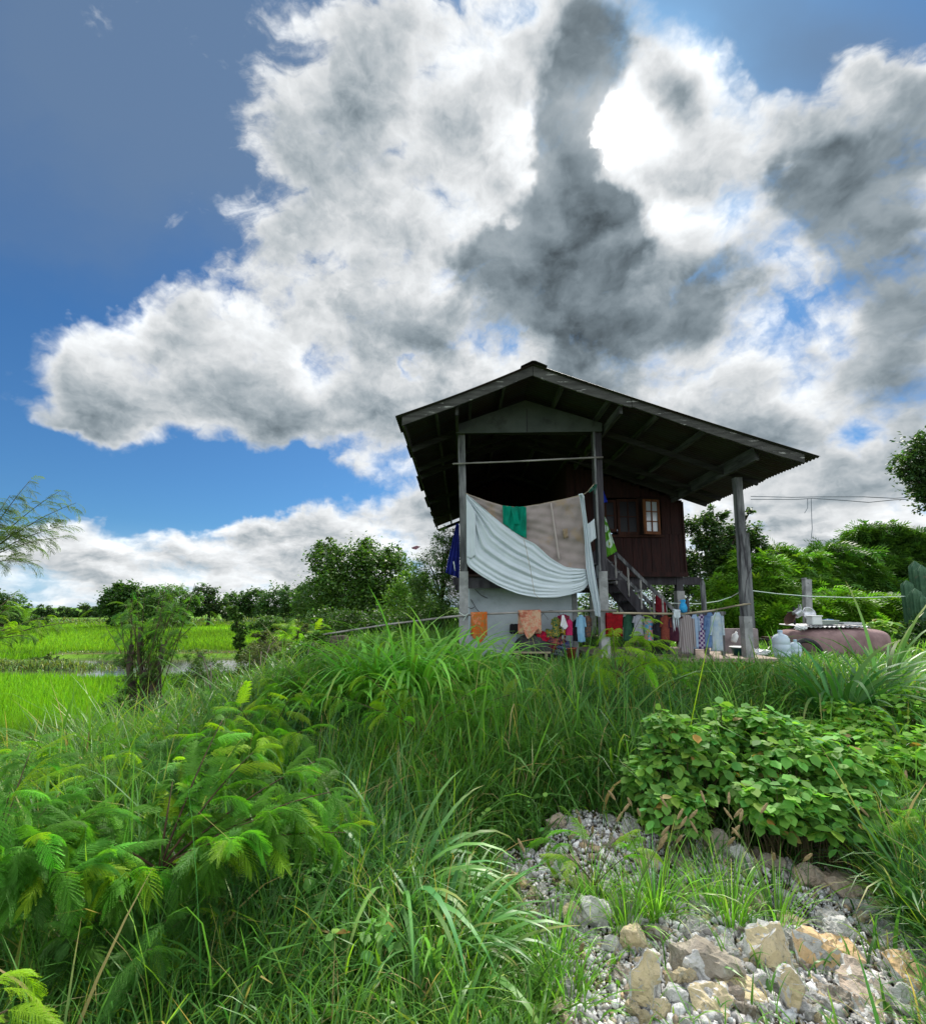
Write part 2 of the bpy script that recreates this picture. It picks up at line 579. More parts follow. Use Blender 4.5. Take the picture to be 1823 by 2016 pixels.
def build_ground():
    xs = axis_samples(-900, 900, -14, 9, 0.12)
    ys = axis_samples(-60, 1800, 0.5, 24, 0.12)
    X, Y = np.meshgrid(xs, ys)
    Z = zt(X, Y)
    V = np.stack([X, Y, Z], -1).reshape(-1, 3)
    nx = len(xs)
    i, j = np.meshgrid(np.arange(len(ys) - 1), np.arange(nx - 1), indexing='ij')
    a = (i * nx + j).ravel()
    F = np.stack([a, a + 1, a + nx + 1, a + nx], -1)
    m, nt, out = newmat('ground')
    tc = nd(nt, 'ShaderNodeTexCoord').outputs['Object']
    n1 = noise(tc, 2.5, 8, 0.6, nt=nt)
    soil = mixc(ss(n1, 0.35, 0.65, nt=nt), (0.050, 0.040, 0.026), (0.10, 0.082, 0.055), nt=nt)
    sp = nd(nt, 'ShaderNodeSeparateXYZ', ins={0: tc})
    # paddy mud and green beyond
    green = mixc(ss(noise(tc, 0.4, 6, 0.6, nt=nt), 0.35, 0.65, nt=nt), (0.075, 0.17, 0.012), (0.12, 0.25, 0.018), nt=nt)
    bundc = mixc(ss(noise(tc, 1.5, 6, 0.6, nt=nt), 0.35, 0.6, nt=nt), (0.085, 0.06, 0.035), (0.10, 0.12, 0.035), nt=nt)
    left = ss(sp.outputs[0], -5.6, -6.4, nt=nt)
    isb = ss(sp.outputs[2], -0.47, -0.42, nt=nt)
    col = mixc(left, soil, mixc(isb, green, bundc, nt=nt), nt=nt)
    farf = ss(sp.outputs[1], 22.0, 40.0, nt=nt)
    nearleft = wm('SUBTRACT', 1.0, left, nt=nt)
    col = mixc(wm('MULTIPLY', farf, nearleft, nt=nt), col, (0.05, 0.10, 0.02), nt=nt)
    b = nd(nt, 'ShaderNodeBsdfPrincipled', ins={'Base Color': col, 'Roughness': 0.95, 'Specular IOR Level': 0.15})
    nt.links.new(bump(nt, noise(tc, 14, 8, 0.65, nt=nt), 0.9, 0.04), b.inputs['Normal'])
    nt.links.new(b.outputs[0], out.inputs[0])
    o = npmesh('ground', V, F, m, smooth=True)
    tag(o, 'uneven soil plot sloping down to flooded rice fields on the left', None, kind='structure')
    # water
    m, nt, out = newmat('pond_water')
    tc = nd(nt, 'ShaderNodeTexCoord').outputs['Object']
    b = nd(nt, 'ShaderNodeBsdfPrincipled', ins={'Base Color': (0.05, 0.05, 0.035, 1), 'Roughness': 0.05, 'Specular IOR Level': 1.0})
    nt.links.new(bump(nt, noise(tc, 6, 3, 0.5, nt=nt), 0.12, 0.02), b.inputs['Normal'])
    nt.links.new(b.outputs[0], out.inputs[0])
    w = MB()
    w.add([(-17.2, 12.8, -0.575), (-5.2, 12.8, -0.575), (-5.2, 20.0, -0.575), (-17.2, 20.0, -0.575)], [(0, 1, 2, 3)])
    tag(w.build('pond_water', m), 'still muddy water reflecting the sky between the rice fields', None, kind='structure')


build_ground()

# ------------------------------------------------------------------ the stilt house
YP, YF, YW, YB = 8.0, 7.05, 10.2, 17.2          # posts, roof front, main wall, back of roof
M_postwood = mat_wood('grey_weathered_wood', (0.075, 0.08, 0.085), (0.20, 0.21, 0.215), (0.035, 0.035, 0.04))
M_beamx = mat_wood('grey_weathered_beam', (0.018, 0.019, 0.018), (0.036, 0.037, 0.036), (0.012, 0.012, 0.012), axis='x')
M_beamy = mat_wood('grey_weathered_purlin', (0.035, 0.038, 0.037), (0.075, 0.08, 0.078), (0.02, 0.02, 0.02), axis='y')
M_darkwood = mat_wood('dark_post_wood', (0.025, 0.023, 0.028), (0.06, 0.058, 0.065), (0.20, 0.21, 0.23), t3=(0.66, 0.72), s3=5)
M_concrete = mat_std('post_concrete', (0.20, 0.21, 0.21), (0.33, 0.34, 0.34), 5, 0.9, 0.5, 40, c3=(0.12, 0.12, 0.12), s3=9, t3=(0.6, 0.75))
M_fascia = mat_wood('peeling_fascia', (0.030, 0.031, 0.028), (0.07, 0.073, 0.066), (0.30, 0.31, 0.29), axis='x', t3=(0.60, 0.63), s3=7)
M_redwood = mat_wood('red_brown_boards', (0.016, 0.006, 0.006), (0.034, 0.0115, 0.010), (0.065, 0.024, 0.015), t3=(0.68, 0.8), s3=4)
M_redframe = mat_wood('window_wood', (0.028, 0.010, 0.007), (0.055, 0.020, 0.012), scale=6)
M_gable = mat_std('pale_green_panel', (0.045, 0.057, 0.050), (0.066, 0.080, 0.070), 2.0, 0.8, 0.2, 20, c3=(0.028, 0.032, 0.028), s3=3, t3=(0.50, 0.72))
M_bamboo = mat_wood('old_bamboo', (0.25, 0.21, 0.14), (0.42, 0.37, 0.26), (0.14, 0.12, 0.09), axis='x', bmp=0.2)
M_greypole = mat_wood('grey_pole', (0.16, 0.155, 0.14), (0.33, 0.32, 0.30), axis='x', bmp=0.2)


def roof_material():
    m, nt, out = newmat('rusty_corrugated_roof')
    tc = nd(nt, 'ShaderNodeTexCoord').outputs['Object']
    v = nd(nt, 'ShaderNodeMapping', ins={'Vector': tc, 'Scale': (0.5, 2.0, 0.5)}).outputs[0]
    rust = ss(noise(v, 1.6, 8, 0.65, nt=nt), 0.40, 0.62, nt=nt)
    c = mixc(rust, (0.026, 0.028, 0.030), (0.026, 0.016, 0.013), nt=nt)
    c = mixc(ss(noise(tc, 0.9, 5, 0.6, nt=nt), 0.52, 0.62, nt=nt), c, (0.030, 0.031, 0.025), nt=nt)
    b = nd(nt, 'ShaderNodeBsdfPrincipled', ins={'Base Color': c, 'Roughness': 0.65, 'Metallic': 0.25})
    nt.links.new(b.outputs[0], out.inputs[0])
    return m


M_roof = roof_material()

house = thing('stilt_house', 'wooden house on posts with a wide dark metal roof and red brown board walls', 'house', (2.0, YP, 0.55))
apex = P(1048, 727, YF)
eaveL = P(790, 826, YF)
eaveR = P(1592, 903, YF)
AX, AZ = apex.x, apex.z
LX, LZ = eaveL.x, eaveL.z
RX, RZ = eaveR.x, eaveR.z
YRB = 10.35                                      # back of the wide right lean-to
XS = 4.95                                        # behind the wall the right slope stops here


def roof_z(X):
    return AZ + (X - AX) / (LX - AX) * (LZ - AZ) if X < AX else AZ + (X - AX) / (RX - AX) * (RZ - AZ)


def corrugated(x0, x1, y0, y1, name, sag=0.03, ragged=0.05, seed=1):
    """corrugated sheets: ridges run down the slope, each sheet's end a little out of line"""
    r = random.Random(seed)
    pitch = 0.076
    n = int((y1 - y0) / pitch * 6)
    rows = []
    offs = {}
    K = 14
    ends = {}
    for i in range(n + 1):
        Y = y0 + (y1 - y0) * i / n
        sh = int((Y - y0) / 0.68)
        if sh not in ends:
            ends[sh] = r.uniform(-ragged, ragged)
        row = []
        for k in range(K + 1):
            t = k / K
            X = x0 + (x1 - x0) * t + (ends[sh] * t ** 6 if abs(x1 - x0) > 1 else 0)
            z = roof_z(min(max(X, LX - 0.3), RX + 0.3))
            z += 0.011 * math.sin(2 * math.pi * (Y - y0) / pitch) - sag * math.sin(math.pi * t) * (0.5 + 0.5 * math.sin(Y * 2.1)) + 0.014 * (sh % 2) * t
            row.append((X, Y, z + 0.045))
        rows.append(row)
    m = MB().grid(rows)
    o = m.build(name, M_roof, house, smooth=False)
    so = o.modifiers.new('thickness', 'SOLIDIFY')
    so.thickness = 0.004
    return o


corrugated(AX, LX - 0.06, YF - 0.10, YB, 'roof', seed=3, ragged=0.04)
corrugated(AX, RX + 0.10, YF - 0.10, YRB, 'roof', seed=5)
corrugated(AX, XS, YRB, YB, 'roof', seed=8)
# upper course of sheets lapped over the lower one on the right slope
rc = MB()
rows = []
for i in range(60):
    Y = YF - 0.14 + (YB - YF + 0.2) * i / 59
    rows.append([(AX - 0.20, Y, roof_z(AX - 0.20) + 0.066), (AX - 0.02, Y, AZ + 0.075), (AX + 0.03, Y, AZ + 0.075), (AX + 0.22, Y, roof_z(AX + 0.22) + 0.066)])
rc.grid(rows)
o = rc.build('ridge_cap', M_roof, house)
o.modifiers.new('thickness', 'SOLIDIFY').thickness = 0.006


def fascia(x0, z0, x1, z1, y, h=0.15, t=0.028, segs=8):
    m = MB()
    r = random.Random(int(x0 * 100))
    rows = []
    for i in range(segs + 1):
        a = i / segs
        X, Z = x0 + (x1 - x0) * a, z0 + (z1 - z0) * a - 0.02 * math.sin(math.pi * a)
        hh = h + r.uniform(-0.006, 0.006)
        rows.append([(X, y, Z), (X, y, Z - hh), (X, y + t, Z - hh), (X, y + t, Z), (X, y, Z)])
    m.grid(rows)
    n = m.n
    m.f.append((0, 1, 2, 3))
    m.f.append((n - 5, n - 2, n - 3, n - 4))
    return m.build('fascia_board', M_fascia, house)


fascia(AX - 0.004, AZ + 0.03, LX + 0.02, LZ + 0.03, YF - 0.05, 0.15)
fascia(AX + 0.004, AZ + 0.03, AX + 1.55, roof_z(AX + 1.55) + 0.03, YF - 0.05, 0.16)
fascia(AX + 1.56, roof_z(AX + 1.56) + 0.03, RX - 0.10, roof_z(RX - 0.10) + 0.02, YF - 0.05, 0.145, segs=14)
# left eave board running back
MB().beam((LX + 0.03, YF - 0.04, roof_z(LX + 0.03) - 0.05), (LX + 0.03, YB, roof_z(LX + 0.03) - 0.05), 0.025, 0.13).build('eave_board', M_fascia, house)

# purlins front to back and rafters across
plist = [LX + 0.55, LX + 1.1, AX - 0.45, AX + 0.5, AX + 1.25, AX + 2.0, AX + 2.75, 4.70]
for X in plist:
    back = YB if X < XS else YRB
    z = roof_z(X)
    front_y = YF + 0.14 if X in (4.70,) else YF + 0.02
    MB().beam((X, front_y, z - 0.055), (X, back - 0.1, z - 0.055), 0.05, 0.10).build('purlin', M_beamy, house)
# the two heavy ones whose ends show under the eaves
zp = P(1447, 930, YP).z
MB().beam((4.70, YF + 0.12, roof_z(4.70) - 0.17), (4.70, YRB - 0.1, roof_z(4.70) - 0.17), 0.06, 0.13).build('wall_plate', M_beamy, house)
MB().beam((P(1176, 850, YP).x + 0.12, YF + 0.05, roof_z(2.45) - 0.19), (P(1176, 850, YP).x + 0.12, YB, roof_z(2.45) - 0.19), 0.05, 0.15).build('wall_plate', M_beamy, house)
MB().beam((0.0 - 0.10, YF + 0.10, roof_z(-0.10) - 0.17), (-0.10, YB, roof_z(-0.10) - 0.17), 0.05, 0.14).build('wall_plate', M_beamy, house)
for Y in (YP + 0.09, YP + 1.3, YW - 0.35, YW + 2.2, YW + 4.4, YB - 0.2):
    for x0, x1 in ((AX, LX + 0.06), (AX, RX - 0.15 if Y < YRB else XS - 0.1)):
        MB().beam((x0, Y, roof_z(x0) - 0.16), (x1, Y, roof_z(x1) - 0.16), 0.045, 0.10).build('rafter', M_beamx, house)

# gable panel between the front posts
gx0, gx1 = P(898, 853, YP).x, P(1181, 848, YP).x
gz = P(900, 854, YP - 0.10).z
gp = MB()
prof = [(gx0, gz), (gx1, gz + 0.035), (gx1, roof_z(gx1) - 0.10), (AX, AZ - 0.14), (gx0, roof_z(gx0) - 0.10)]
yg = YP - 0.13
n = len(prof)
gp.add([(x, yg, z) for x, z in prof] + [(x, yg + 0.02, z) for x, z in prof],
       [tuple(range(n)), tuple(range(2 * n - 1, n - 1, -1))] + [(i, i + n, (i + 1) % n + n, (i + 1) % n) for i in range(n)])
panel = gp.build('gable_panel', M_gable, house)
MB().box((AX - 0.012 + 0.02, yg - 0.004, gz + 0.02), (AX + 0.004 + 0.02, yg - 0.001, AZ - 0.3)).build('panel_joint', M_darkwood, panel)
MB().box((gx0 - 0.02, YP - 0.02, gz + 0.04), (gx1 + 0.02, YP + 0.05, gz + 0.20)).build('tie_beam', M_beamx, house)


def post(x, Y, ztop, zmid, zbot, wt, wb, m_top, lean=0.0, extra=None, name='post'):
    """wooden post bolted to a concrete stump"""
    r = random.Random(int(x * 37 + Y * 11))
    m = MB()
    K = 9
    rows = []
    for i in range(K + 1):
        t = i / K
        z = zmid + (ztop - zmid) * t
        xx = x + lean * (1 - t) + 0.006 * math.sin(5 * t + x)
        w = wt * (0.5 + r.uniform(-0.02, 0.02))
        rows.append([(xx - w, Y - w, z), (xx + w, Y - w, z), (xx + w, Y + w, z), (xx - w, Y + w, z), (xx - w, Y - w, z)])
    m.grid(rows)
    nn = m.n
    m.f.append((3, 2, 1, 0))
    m.f.append((nn - 5, nn - 4, nn - 3, nn - 2))
    p = m.build(name, m_top, house)
    s = MB()
    s.beam((x + lean, Y + 0.01, zmid + 0.1), (x + lean * 1.05, Y + 0.01, zbot), wb, wb, up=(0, 1, 0))
    st = s.build('concrete_stump', M_concrete, p)
    return p


zg = 0.50
xl = P(909, 1000, YP).x
xm = P(1178, 1000, YP).x
zj = P(909, 1137, YP).z
post(xl, YP, gz + 0.05, zj, zg, 0.125, 0.155, M_postwood, 0.035)
post(xm, YP, gz + 0.06, P(1178, 1125, YP).z, zg, 0.145, 0.15, M_darkwood, 0.02)
MB().beam((xm - 0.065, YP - 0.10, gz + 0.05), (xm - 0.045, YP - 0.10, P(1178, 1125, YP).z), 0.03, 0.05, up=(0, 1, 0)).build('batten', M_postwood, house)
# right post: long grey timber on a concrete stump with a scarf joint
xr0, xr1 = P(1450, 930, YP).x, P(1470, 1240, YP).x
zr = P(1470, 1225, YP).z
pr = post(xr0, YP, roof_z(xr0) - 0.24, zr, 0.42, 0.118, 0.138, M_postwood, xr1 - xr0)
MB().beam((xr0 + 0.09, YP + 0.02, P(1470, 1050, YP).z), (xr1 + 0.10, YP + 0.02, zr - 0.1), 0.07, 0.09, up=(0, 1, 0)).build('batten', M_postwood, pr)
# posts under the body and at the back
for (x, Y) in ((xl + 0.02, YW + 0.15), (xm, YW + 0.15), (P(1338, 1150, YW + 0.1).x, YW + 0.15), (xl, 13.4), (xm, 13.4), (4.55, 13.4), (xl, 16.4), (xm, 16.4), (4.55, 16.4)):
    q = MB().beam((x, Y, zg - 0.3), (x, Y, 1.5 + 0.35), 0.17, 0.17, up=(0, 1, 0)).build('stilt', M_concrete, house)
    MB().beam((x, Y, 1.5 + 0.35), (x, Y, 2.25), 0.14, 0.14, up=(0, 1, 0)).build('post_head', M_darkwood, q)

# body: board walls, floor
zf = P(1200, 1133, YW).z                       # underside of the wall
xw0, xw1 = xl - 0.05, P(1349, 1100, YW).x
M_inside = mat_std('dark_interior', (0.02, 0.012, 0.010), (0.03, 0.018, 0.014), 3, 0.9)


def boards(x0, x1, z0, ztopf, Y, step=0.205, name='board_wall', skip=None):
    m = MB()
    r = random.Random(4)
    x = x0
    while x < x1 - 0.03:
        x2 = min(x + step, x1)
        off = r.uniform(-0.004, 0.006)
        m.box((x + 0.004, Y + off, z0), (x2 - 0.004, Y + 0.022 + off, ztopf((x + x2) / 2)))
        x = x2
    return m


winx = [P(1190, 1020, YW).x, P(1212, 1020, YW).x, P(1257, 1020, YW).x, P(1300, 1020, YW).x]
zw0, zw1 = P(1240, 1052, YW).z, P(1240, 985, YW).z
YD = 13.2                                       # the left bay's wall stands further back
xr_ = xm - 0.05
boards(xr_, xw1, zf, lambda X: min(roof_z(X) - 0.12, zw0), YW).build('board_wall', M_redwood, house)
up_ = MB()
for m_ in (boards(xr_, winx[0], zw0 + 0.002, lambda X: roof_z(X) - 0.12, YW), boards(winx[3] + 0.02, xw1, zw0 + 0.002, lambda X: roof_z(X) - 0.12, YW),
           boards(winx[0], winx[3] + 0.02, zw1 + 0.06, lambda X: roof_z(X) - 0.12, YW)):
    up_.add(m_.v, m_.f)
up_.build('board_wall', M_redwood, house)
boards(xw0, xr_, zf, lambda X: roof_z(X) - 0.12, YD).build('board_wall', M_redwood, house)
for xx, ya in ((xw0 + 0.01, YW + 0.024), (xw1 - 0.03, YW + 0.024), (xr_, YW + 0.024)):
    sw = MB()
    Yc = ya
    while Yc < (16.4 if xx != xr_ else YD - 0.1):
        sw.box((xx, Yc, zf), (xx + 0.022, Yc + 0.2045, roof_z(xx) - 0.12))
        Yc += 0.205
    sw.build('side_wall', M_redwood, house)
boards(xw0, xw1, zf, lambda X: roof_z(X) - 0.12, 16.6).build('back_wall', M_redwood, house)
MB().box((xr_ - 0.02, YW - 0.035, zf - 0.03), (xw1 + 0.03, YW - 0.003, zf + 0.065)).build('skirting_board', M_redwood, house)
MB().box((xw1 - 0.02, YW - 0.03, zf + 0.066), (xw1 + 0.015, YW - 0.002, roof_z(xw1) - 0.15)).build('corner_board', M_redwood, house)
MB().box((xw0 + 0.03, YW + 0.03, zf - 0.02), (xw1 - 0.03, 16.45, zf + 0.03)).build('floor', M_inside, house)
for Y in (YW + 0.15, 13.4, 16.4):
    MB().box((xw0 - 0.15, Y - 0.05, zf - 0.20), (P(1385, 1137, YW).x, Y + 0.05, zf - 0.031)).build('floor_beam', M_darkwood, house)
# verandah floor between front posts and wall
zv = P(925, 1147, YP).z
MB().box((xl - 0.05, YP - 0.02, zv + 0.045), (xm + 0.35, YW - 0.04, zv + 0.075)).build('verandah_floor', M_darkwood, house)
MB().box((xl + 0.08, YP - 0.03, zv - 0.10), (xm - 0.05, YP + 0.02, zv + 0.044)).build('floor_beam', M_darkwood, house)

# windows
M_pane = mat_std('window_glass', (0.42, 0.47, 0.52), None, 3, 0.15, spec=0.8)
M_casement = mat_wood('casement_wood', (0.11, 0.04, 0.018), (0.20, 0.08, 0.03), scale=6)
M_panedark = mat_std('dark_window_glass', (0.012, 0.012, 0.015), None, 3, 0.35, spec=0.25)
M_curtain = mat_std('maroon_curtain', (0.14, 0.015, 0.03), (0.22, 0.03, 0.05), 8, 0.9)


def window(x0, x1, z0, z1, Y, pane_mat, rows=3, cols=2, tilt=0.0, fw=0.055, curtain=False, fm_=None):
    f = MB()
    f.box((x0, Y - 0.03, z0), (x0 + fw, Y + 0.02, z1))
    f.box((x1 - fw, Y - 0.03, z0), (x1, Y + 0.02, z1))
    f.box((x0 + fw, Y - 0.03, z0), (x1 - fw, Y + 0.02, z0 + fw * 1.3))
    f.box((x0 + fw, Y - 0.03, z1 - fw), (x1 - fw, Y + 0.02, z1))
    zz0, zz1 = z0 + fw * 1.3, z1 - fw
    for k in range(1, cols):
        xx = x0 + fw + (x1 - x0 - 2 * fw) * k / cols
        f.box((xx - 0.012, Y - 0.022, zz0), (xx + 0.012, Y + 0.012, zz1))
    for k in range(1, rows):
        z = zz0 + (zz1 - zz0) * k / rows
        f.box((x0 + fw, Y - 0.018, z - 0.012), (x1 - fw, Y + 0.008, z + 0.012))
    rot = Matrix.Rotation(tilt, 3, 'Z') if tilt else None
    ab = (x1, Y, z0)
    fr = f.build('window', fm_ or M_redframe, house, rot=rot, about=ab)
    p = MB()
    p.box((x0 + fw - 0.005, Y - 0.004, zz0 - 0.005), (x1 - fw + 0.005, Y, zz1 + 0.005))
    p.build('pane', pane_mat, fr, rot=rot, about=ab)
    if curtain:
        c = MB()
        rows_ = []
        for i in range(4):
            rows_.append([(x0 + fw + (x1 - x0 - 2 * fw) * 0.42 * j / 12, Y + 0.03 + 0.008 * math.sin(j * 2.2), zz1 - (zz1 - zz0) * 0.6 * i / 3) for j in range(13)])
        c.grid(rows_)
        c.build('curtain', M_curtain, fr)
    return fr


window(winx[0] - 0.02, winx[1] + 0.01, zw0 + 0.05, zw1, YW - 0.01, M_panedark, 2, 1, curtain=True)
window(winx[1] + 0.03, winx[2], zw0 - 0.02, zw1 + 0.02, YW - 0.01, M_panedark, 2, 2, curtain=True)
# the open casement swung out a little
window(P(1262, 1020, YW - 0.12).x, P(1297, 1020, YW - 0.12).x, P(1270, 1053, YW - 0.12).z, P(1270, 985, YW - 0.12).z, YW - 0.14, M_pane, 3, 2, tilt=R(14), fw=0.05, fm_=M_casement)
MB().box((winx[0] - 0.06, YW - 0.045, zw0 - 0.07), (winx[3] + 0.05, YW - 0.004, zw0 - 0.022)).build('window_sill', M_redframe, house)
MB().box((winx[2] - 0.005, YW + 0.05, zw0), (winx[3] + 0.05, YW + 0.06, zw1 + 0.06)).build('room_dark_panel', M_inside, house)  # dark panel added behind the opening, standing in for the room's shade

# staircase going down to the right along the wall
YS = 9.1
stair = link(bpy.data.objects.new('staircase', None))
stair.parent = house
stair.location = -house.location
a0 = P(1185, 1060, YS)
top = P(1190, 1108, YS)
bot = P(1330, 1262, YS)
for dyy in (0.0, 0.72):
    MB().beam((top.x - 0.2, YS + dyy, top.z + 0.22), (bot.x - 0.12, YS + dyy, bot.z - 0.05), 0.04, 0.20).build('stringer', M_darkwood, stair)
M_baluster = mat_wood('pale_worn_baluster', (0.20, 0.20, 0.19), (0.36, 0.36, 0.34), (0.08, 0.08, 0.08), t3=(0.58, 0.66))
nst = 8
for k in range(nst):
    t = (k + 0.5) / nst
    x = top.x - 0.05 + (bot.x - top.x) * t
    z = top.z + 0.10 + (bot.z - top.z) * t
    MB().box((x - 0.14, YS - 0.01, z - 0.016), (x + 0.14, YS + 0.73, z + 0.016)).build('tread', M_postwood, stair)
for dyy, dz_ in ((-0.03, 0.0), (0.75, 0.0)):
    h0 = P(1205, 1084, YS)
    h1 = P(1356, 1232, YS)
    slope = (h1.z - h0.z) / (h1.x - h0.x)
    MB().beam((h0.x - 0.1, YS + dyy, h0.z - slope * 0.1 + dz_), (h1.x, YS + dyy, h1.z + dz_), 0.05, 0.065).build('handrail', M_postwood, stair)
    k = 0
    x = h0.x + 0.05
    while x < h1.x - 0.1:
        zt_ = h0.z + slope * (x - h0.x)
        prof = [(0.020, 0), (0.022, 0.05), (0.012, 0.08), (0.026, 0.22), (0.014, 0.36), (0.024, 0.44), (0.018, 0.56)]
        MB().lathe([(r_, z_ * 1.05 - 0.62) for r_, z_ in prof], (x, YS + dyy, zt_), 8).build('baluster', M_baluster, stair, smooth=True)
        x += 0.235
        k += 1

# loose laths and pole ends left in the gable
MB().tube([P(1040, 878, 9.0), P(1105, 902, 9.2), P(1175, 920, 9.4)], 0.016, 6).build('lath', M_beamx, house)

# plastered store wall beneath the verandah
M_plaster = mat_std('pale_blue_plaster', (0.47, 0.53, 0.56), (0.38, 0.44, 0.47), 1.6, 0.85, 0.4, 25, c3=(0.21, 0.22, 0.21), s3=1.6, t3=(0.56, 0.80))
wx0, wx1 = P(924, 1250, 8.35).x, P(1128, 1250, 8.35).x
pw = thing('plastered_store', 'pale blue plastered store room standing under the raised verandah floor', 'shed', ((wx0 + wx1) / 2, 9, zg))
MB().box((wx0, 8.35, zg - 0.15), (wx1, 9.9, zv - 0.015)).build('wall', M_plaster, pw)
MB().box((wx1 + 0.002, 8.33, zg - 0.15), (wx1 + 0.09, 8.48, zv - 0.02)).build('corner_pillar', M_concrete, pw)
st = MB()
for cx_, r_, a0_, a1_ in ((1058, 0.20, 20, 190), (1085, 0.22, -10, 175)):
    c = P(cx_, 1220, 8.345)
    pts = [(c.x + r_ * math.cos(R(a)), 8.346, c.z - 0.08 + r_ * 1.1 * math.sin(R(a))) for a in range(a0_, a1_, 12)]
    st.tube(pts, 0.005, 5)
st.build('scrawl_mark', mat_std('charcoal_mark', (0.22, 0.24, 0.24), None), pw)
for (xa, ya, xb, yb) in ((935, 1160, 960, 1178), (927, 1180, 948, 1210), (922, 1196, 934, 1195)):
    A_, B_ = P(xa, ya, 8.33), P(xb, yb, 8.3)
    MB().tube([A_, (A_ + B_) / 2 + Vector((0, -0.01, -0.03)), B_], 0.006, 5).build('loose_wire', M_darkwood, pw)

# ------------------------------------------------------------------ cloth
def cloth_mat(name, c1, c2=None, kind='plain', scale=20.0, rough=0.9, trans=0.25, c3=None, stretch=(1, 1, 1)):
    m, nt, out = newmat(name)
    tc = nd(nt, 'ShaderNodeTexCoord').outputs['Object']
    v = nd(nt, 'ShaderNodeMapping', ins={'Vector': tc, 'Scale': stretch}).outputs[0]
    col = c1
    if kind == 'plain' and c2:
        col = mixc(ss(noise(v, scale, 6, 0.6, nt=nt), 0.35, 0.65, nt=nt), c1, c2, nt=nt)
    elif kind == 'blotch':
        col = mixc(ss(noise(v, scale, 3, 0.5, 1.5, nt=nt), 0.46, 0.52, nt=nt), c1, c2, nt=nt)
    elif kind == 'spots':
        vo = nd(nt, 'ShaderNodeTexVoronoi', ins={'Vector': v, 'Scale': scale})
        col = mixc(ss(vo.outputs['Distance'], 0.30, 0.36, nt=nt), c2, c1, nt=nt)
        if c3:
            col = mixc(ss(vo.outputs['Distance'], 0.12, 0.18, nt=nt), c3, col, nt=nt)
    elif kind == 'check':
        ck = nd(nt, 'ShaderNodeTexChecker', ins={'Vector': v, 'Scale': scale, 'Color1': (*c1, 1), 'Color2': (*c2, 1)})
        col = ck.outputs[0]
    elif kind == 'stripe':
        w = nd(nt, 'ShaderNodeTexWave', ins={'Vector': v, 'Scale': scale, 'Distortion': 0.5})
        col = mixc(ss(w.outputs['Fac'], 0.4, 0.6, nt=nt), c1, c2, nt=nt)
    if c3 and kind in ('plain', 'blotch'):
        col = mixc(ss(noise(v, scale * 0.35, 6, 0.6, nt=nt), 0.56, 0.68, nt=nt), col, c3, nt=nt)
    b = nd(nt, 'ShaderNodeBsdfPrincipled', ins={'Roughness': rough, 'Specular IOR Level': 0.15})
    t = nd(nt, 'ShaderNodeBsdfTranslucent')
    for n, i in ((b, 'Base Color'), (t, 0)):
        if isinstance(col, tuple):
            n.inputs[i].default_value = (*col, 1)
        else:
            nt.links.new(col, n.inputs[i])
    nt.links.new(bump(nt, noise(tc, 18, 5, 0.6, nt=nt), 0.35, 0.012), b.inputs['Normal'])
    mx = nd(nt, 'ShaderNodeMixShader', ins={0: trans})
    nt.links.new(b.outputs[0], mx.inputs[1])
    nt.links.new(t.outputs[0], mx.inputs[2])
    nt.links.new(mx.outputs[0], out.inputs[0])
    return m


def resample(pts, n):
    pts = [np.array(p, float) for p in pts]
    seg = [0.0]
    for a, b in zip(pts[:-1], pts[1:]):
        seg.append(seg[-1] + float(np.linalg.norm(b - a)))
    tt = np.linspace(0, seg[-1], n)
    A = np.array(pts)
    out = np.stack([np.interp(tt, seg, A[:, k]) for k in range(2)], -1)
    k = max(1, n // 40)
    sm = out.copy()
    for _ in range(k * 3):
        sm[1:-1] = (sm[:-2] + sm[1:-1] * 2 + sm[2:]) / 4
    return sm


def sheet(top, bot, Y, ny, nx, disp, name, mat, parent=None, thick=0.003):
    """cloth between an upper and a lower outline, disp(s, v) pushes folds towards the viewer"""
    T, B = resample(top, nx), resample(bot, nx)
    rows = []
    for i in range(ny):
        v = i / (ny - 1)
        row = []
        for j in range(nx):
            s_ = j / (nx - 1)
            q = T[j] * (1 - v) + B[j] * v
            row.append(P(q[0], q[1], Y) + Vector((0, -disp(s_, v), 0)))
        rows.append(row)
    o = MB().grid(rows).build(name, mat, parent, smooth=True)
    m = o.modifiers.new('thickness', 'SOLIDIFY')
    m.thickness = thick
    return o


def strip_folds(n, amp, ph=0.0):
    return lambda s, v: amp * (math.sin(s * n * 6.28 + ph + 1.5 * v) * (0.5 + 0.5 * v) + 0.4 * math.sin(s * n * 14.1 + ph * 2 - 2 * v))


M_white = cloth_mat('white_sheet_cloth', (0.62, 0.70, 0.74), (0.57, 0.65, 0.69), scale=3, trans=0.22)
M_beige = cloth_mat('beige_sheet_cloth', (0.36, 0.31, 0.295), (0.31, 0.27, 0.255), scale=5, trans=0.2, c3=(0.34, 0.26, 0.18))
Y0 = YP - 0.14
rope_pts = [(917, 971), (923, 974), (959, 987), (989, 996), (1022, 999.5), (1062, 993), (1102, 985), (1140, 976), (1151, 972), (1158, 967)]
m = MB().tube([P(x, y, Y0 + 0.03) for x, y in rope_pts] + [P(1172, 950, YP - 0.08)], 0.009, 6)
tag(m.build('clothes_rope', M_bamboo), 'sagging rope tied between the two front posts and carrying the big sheets', 'rope')

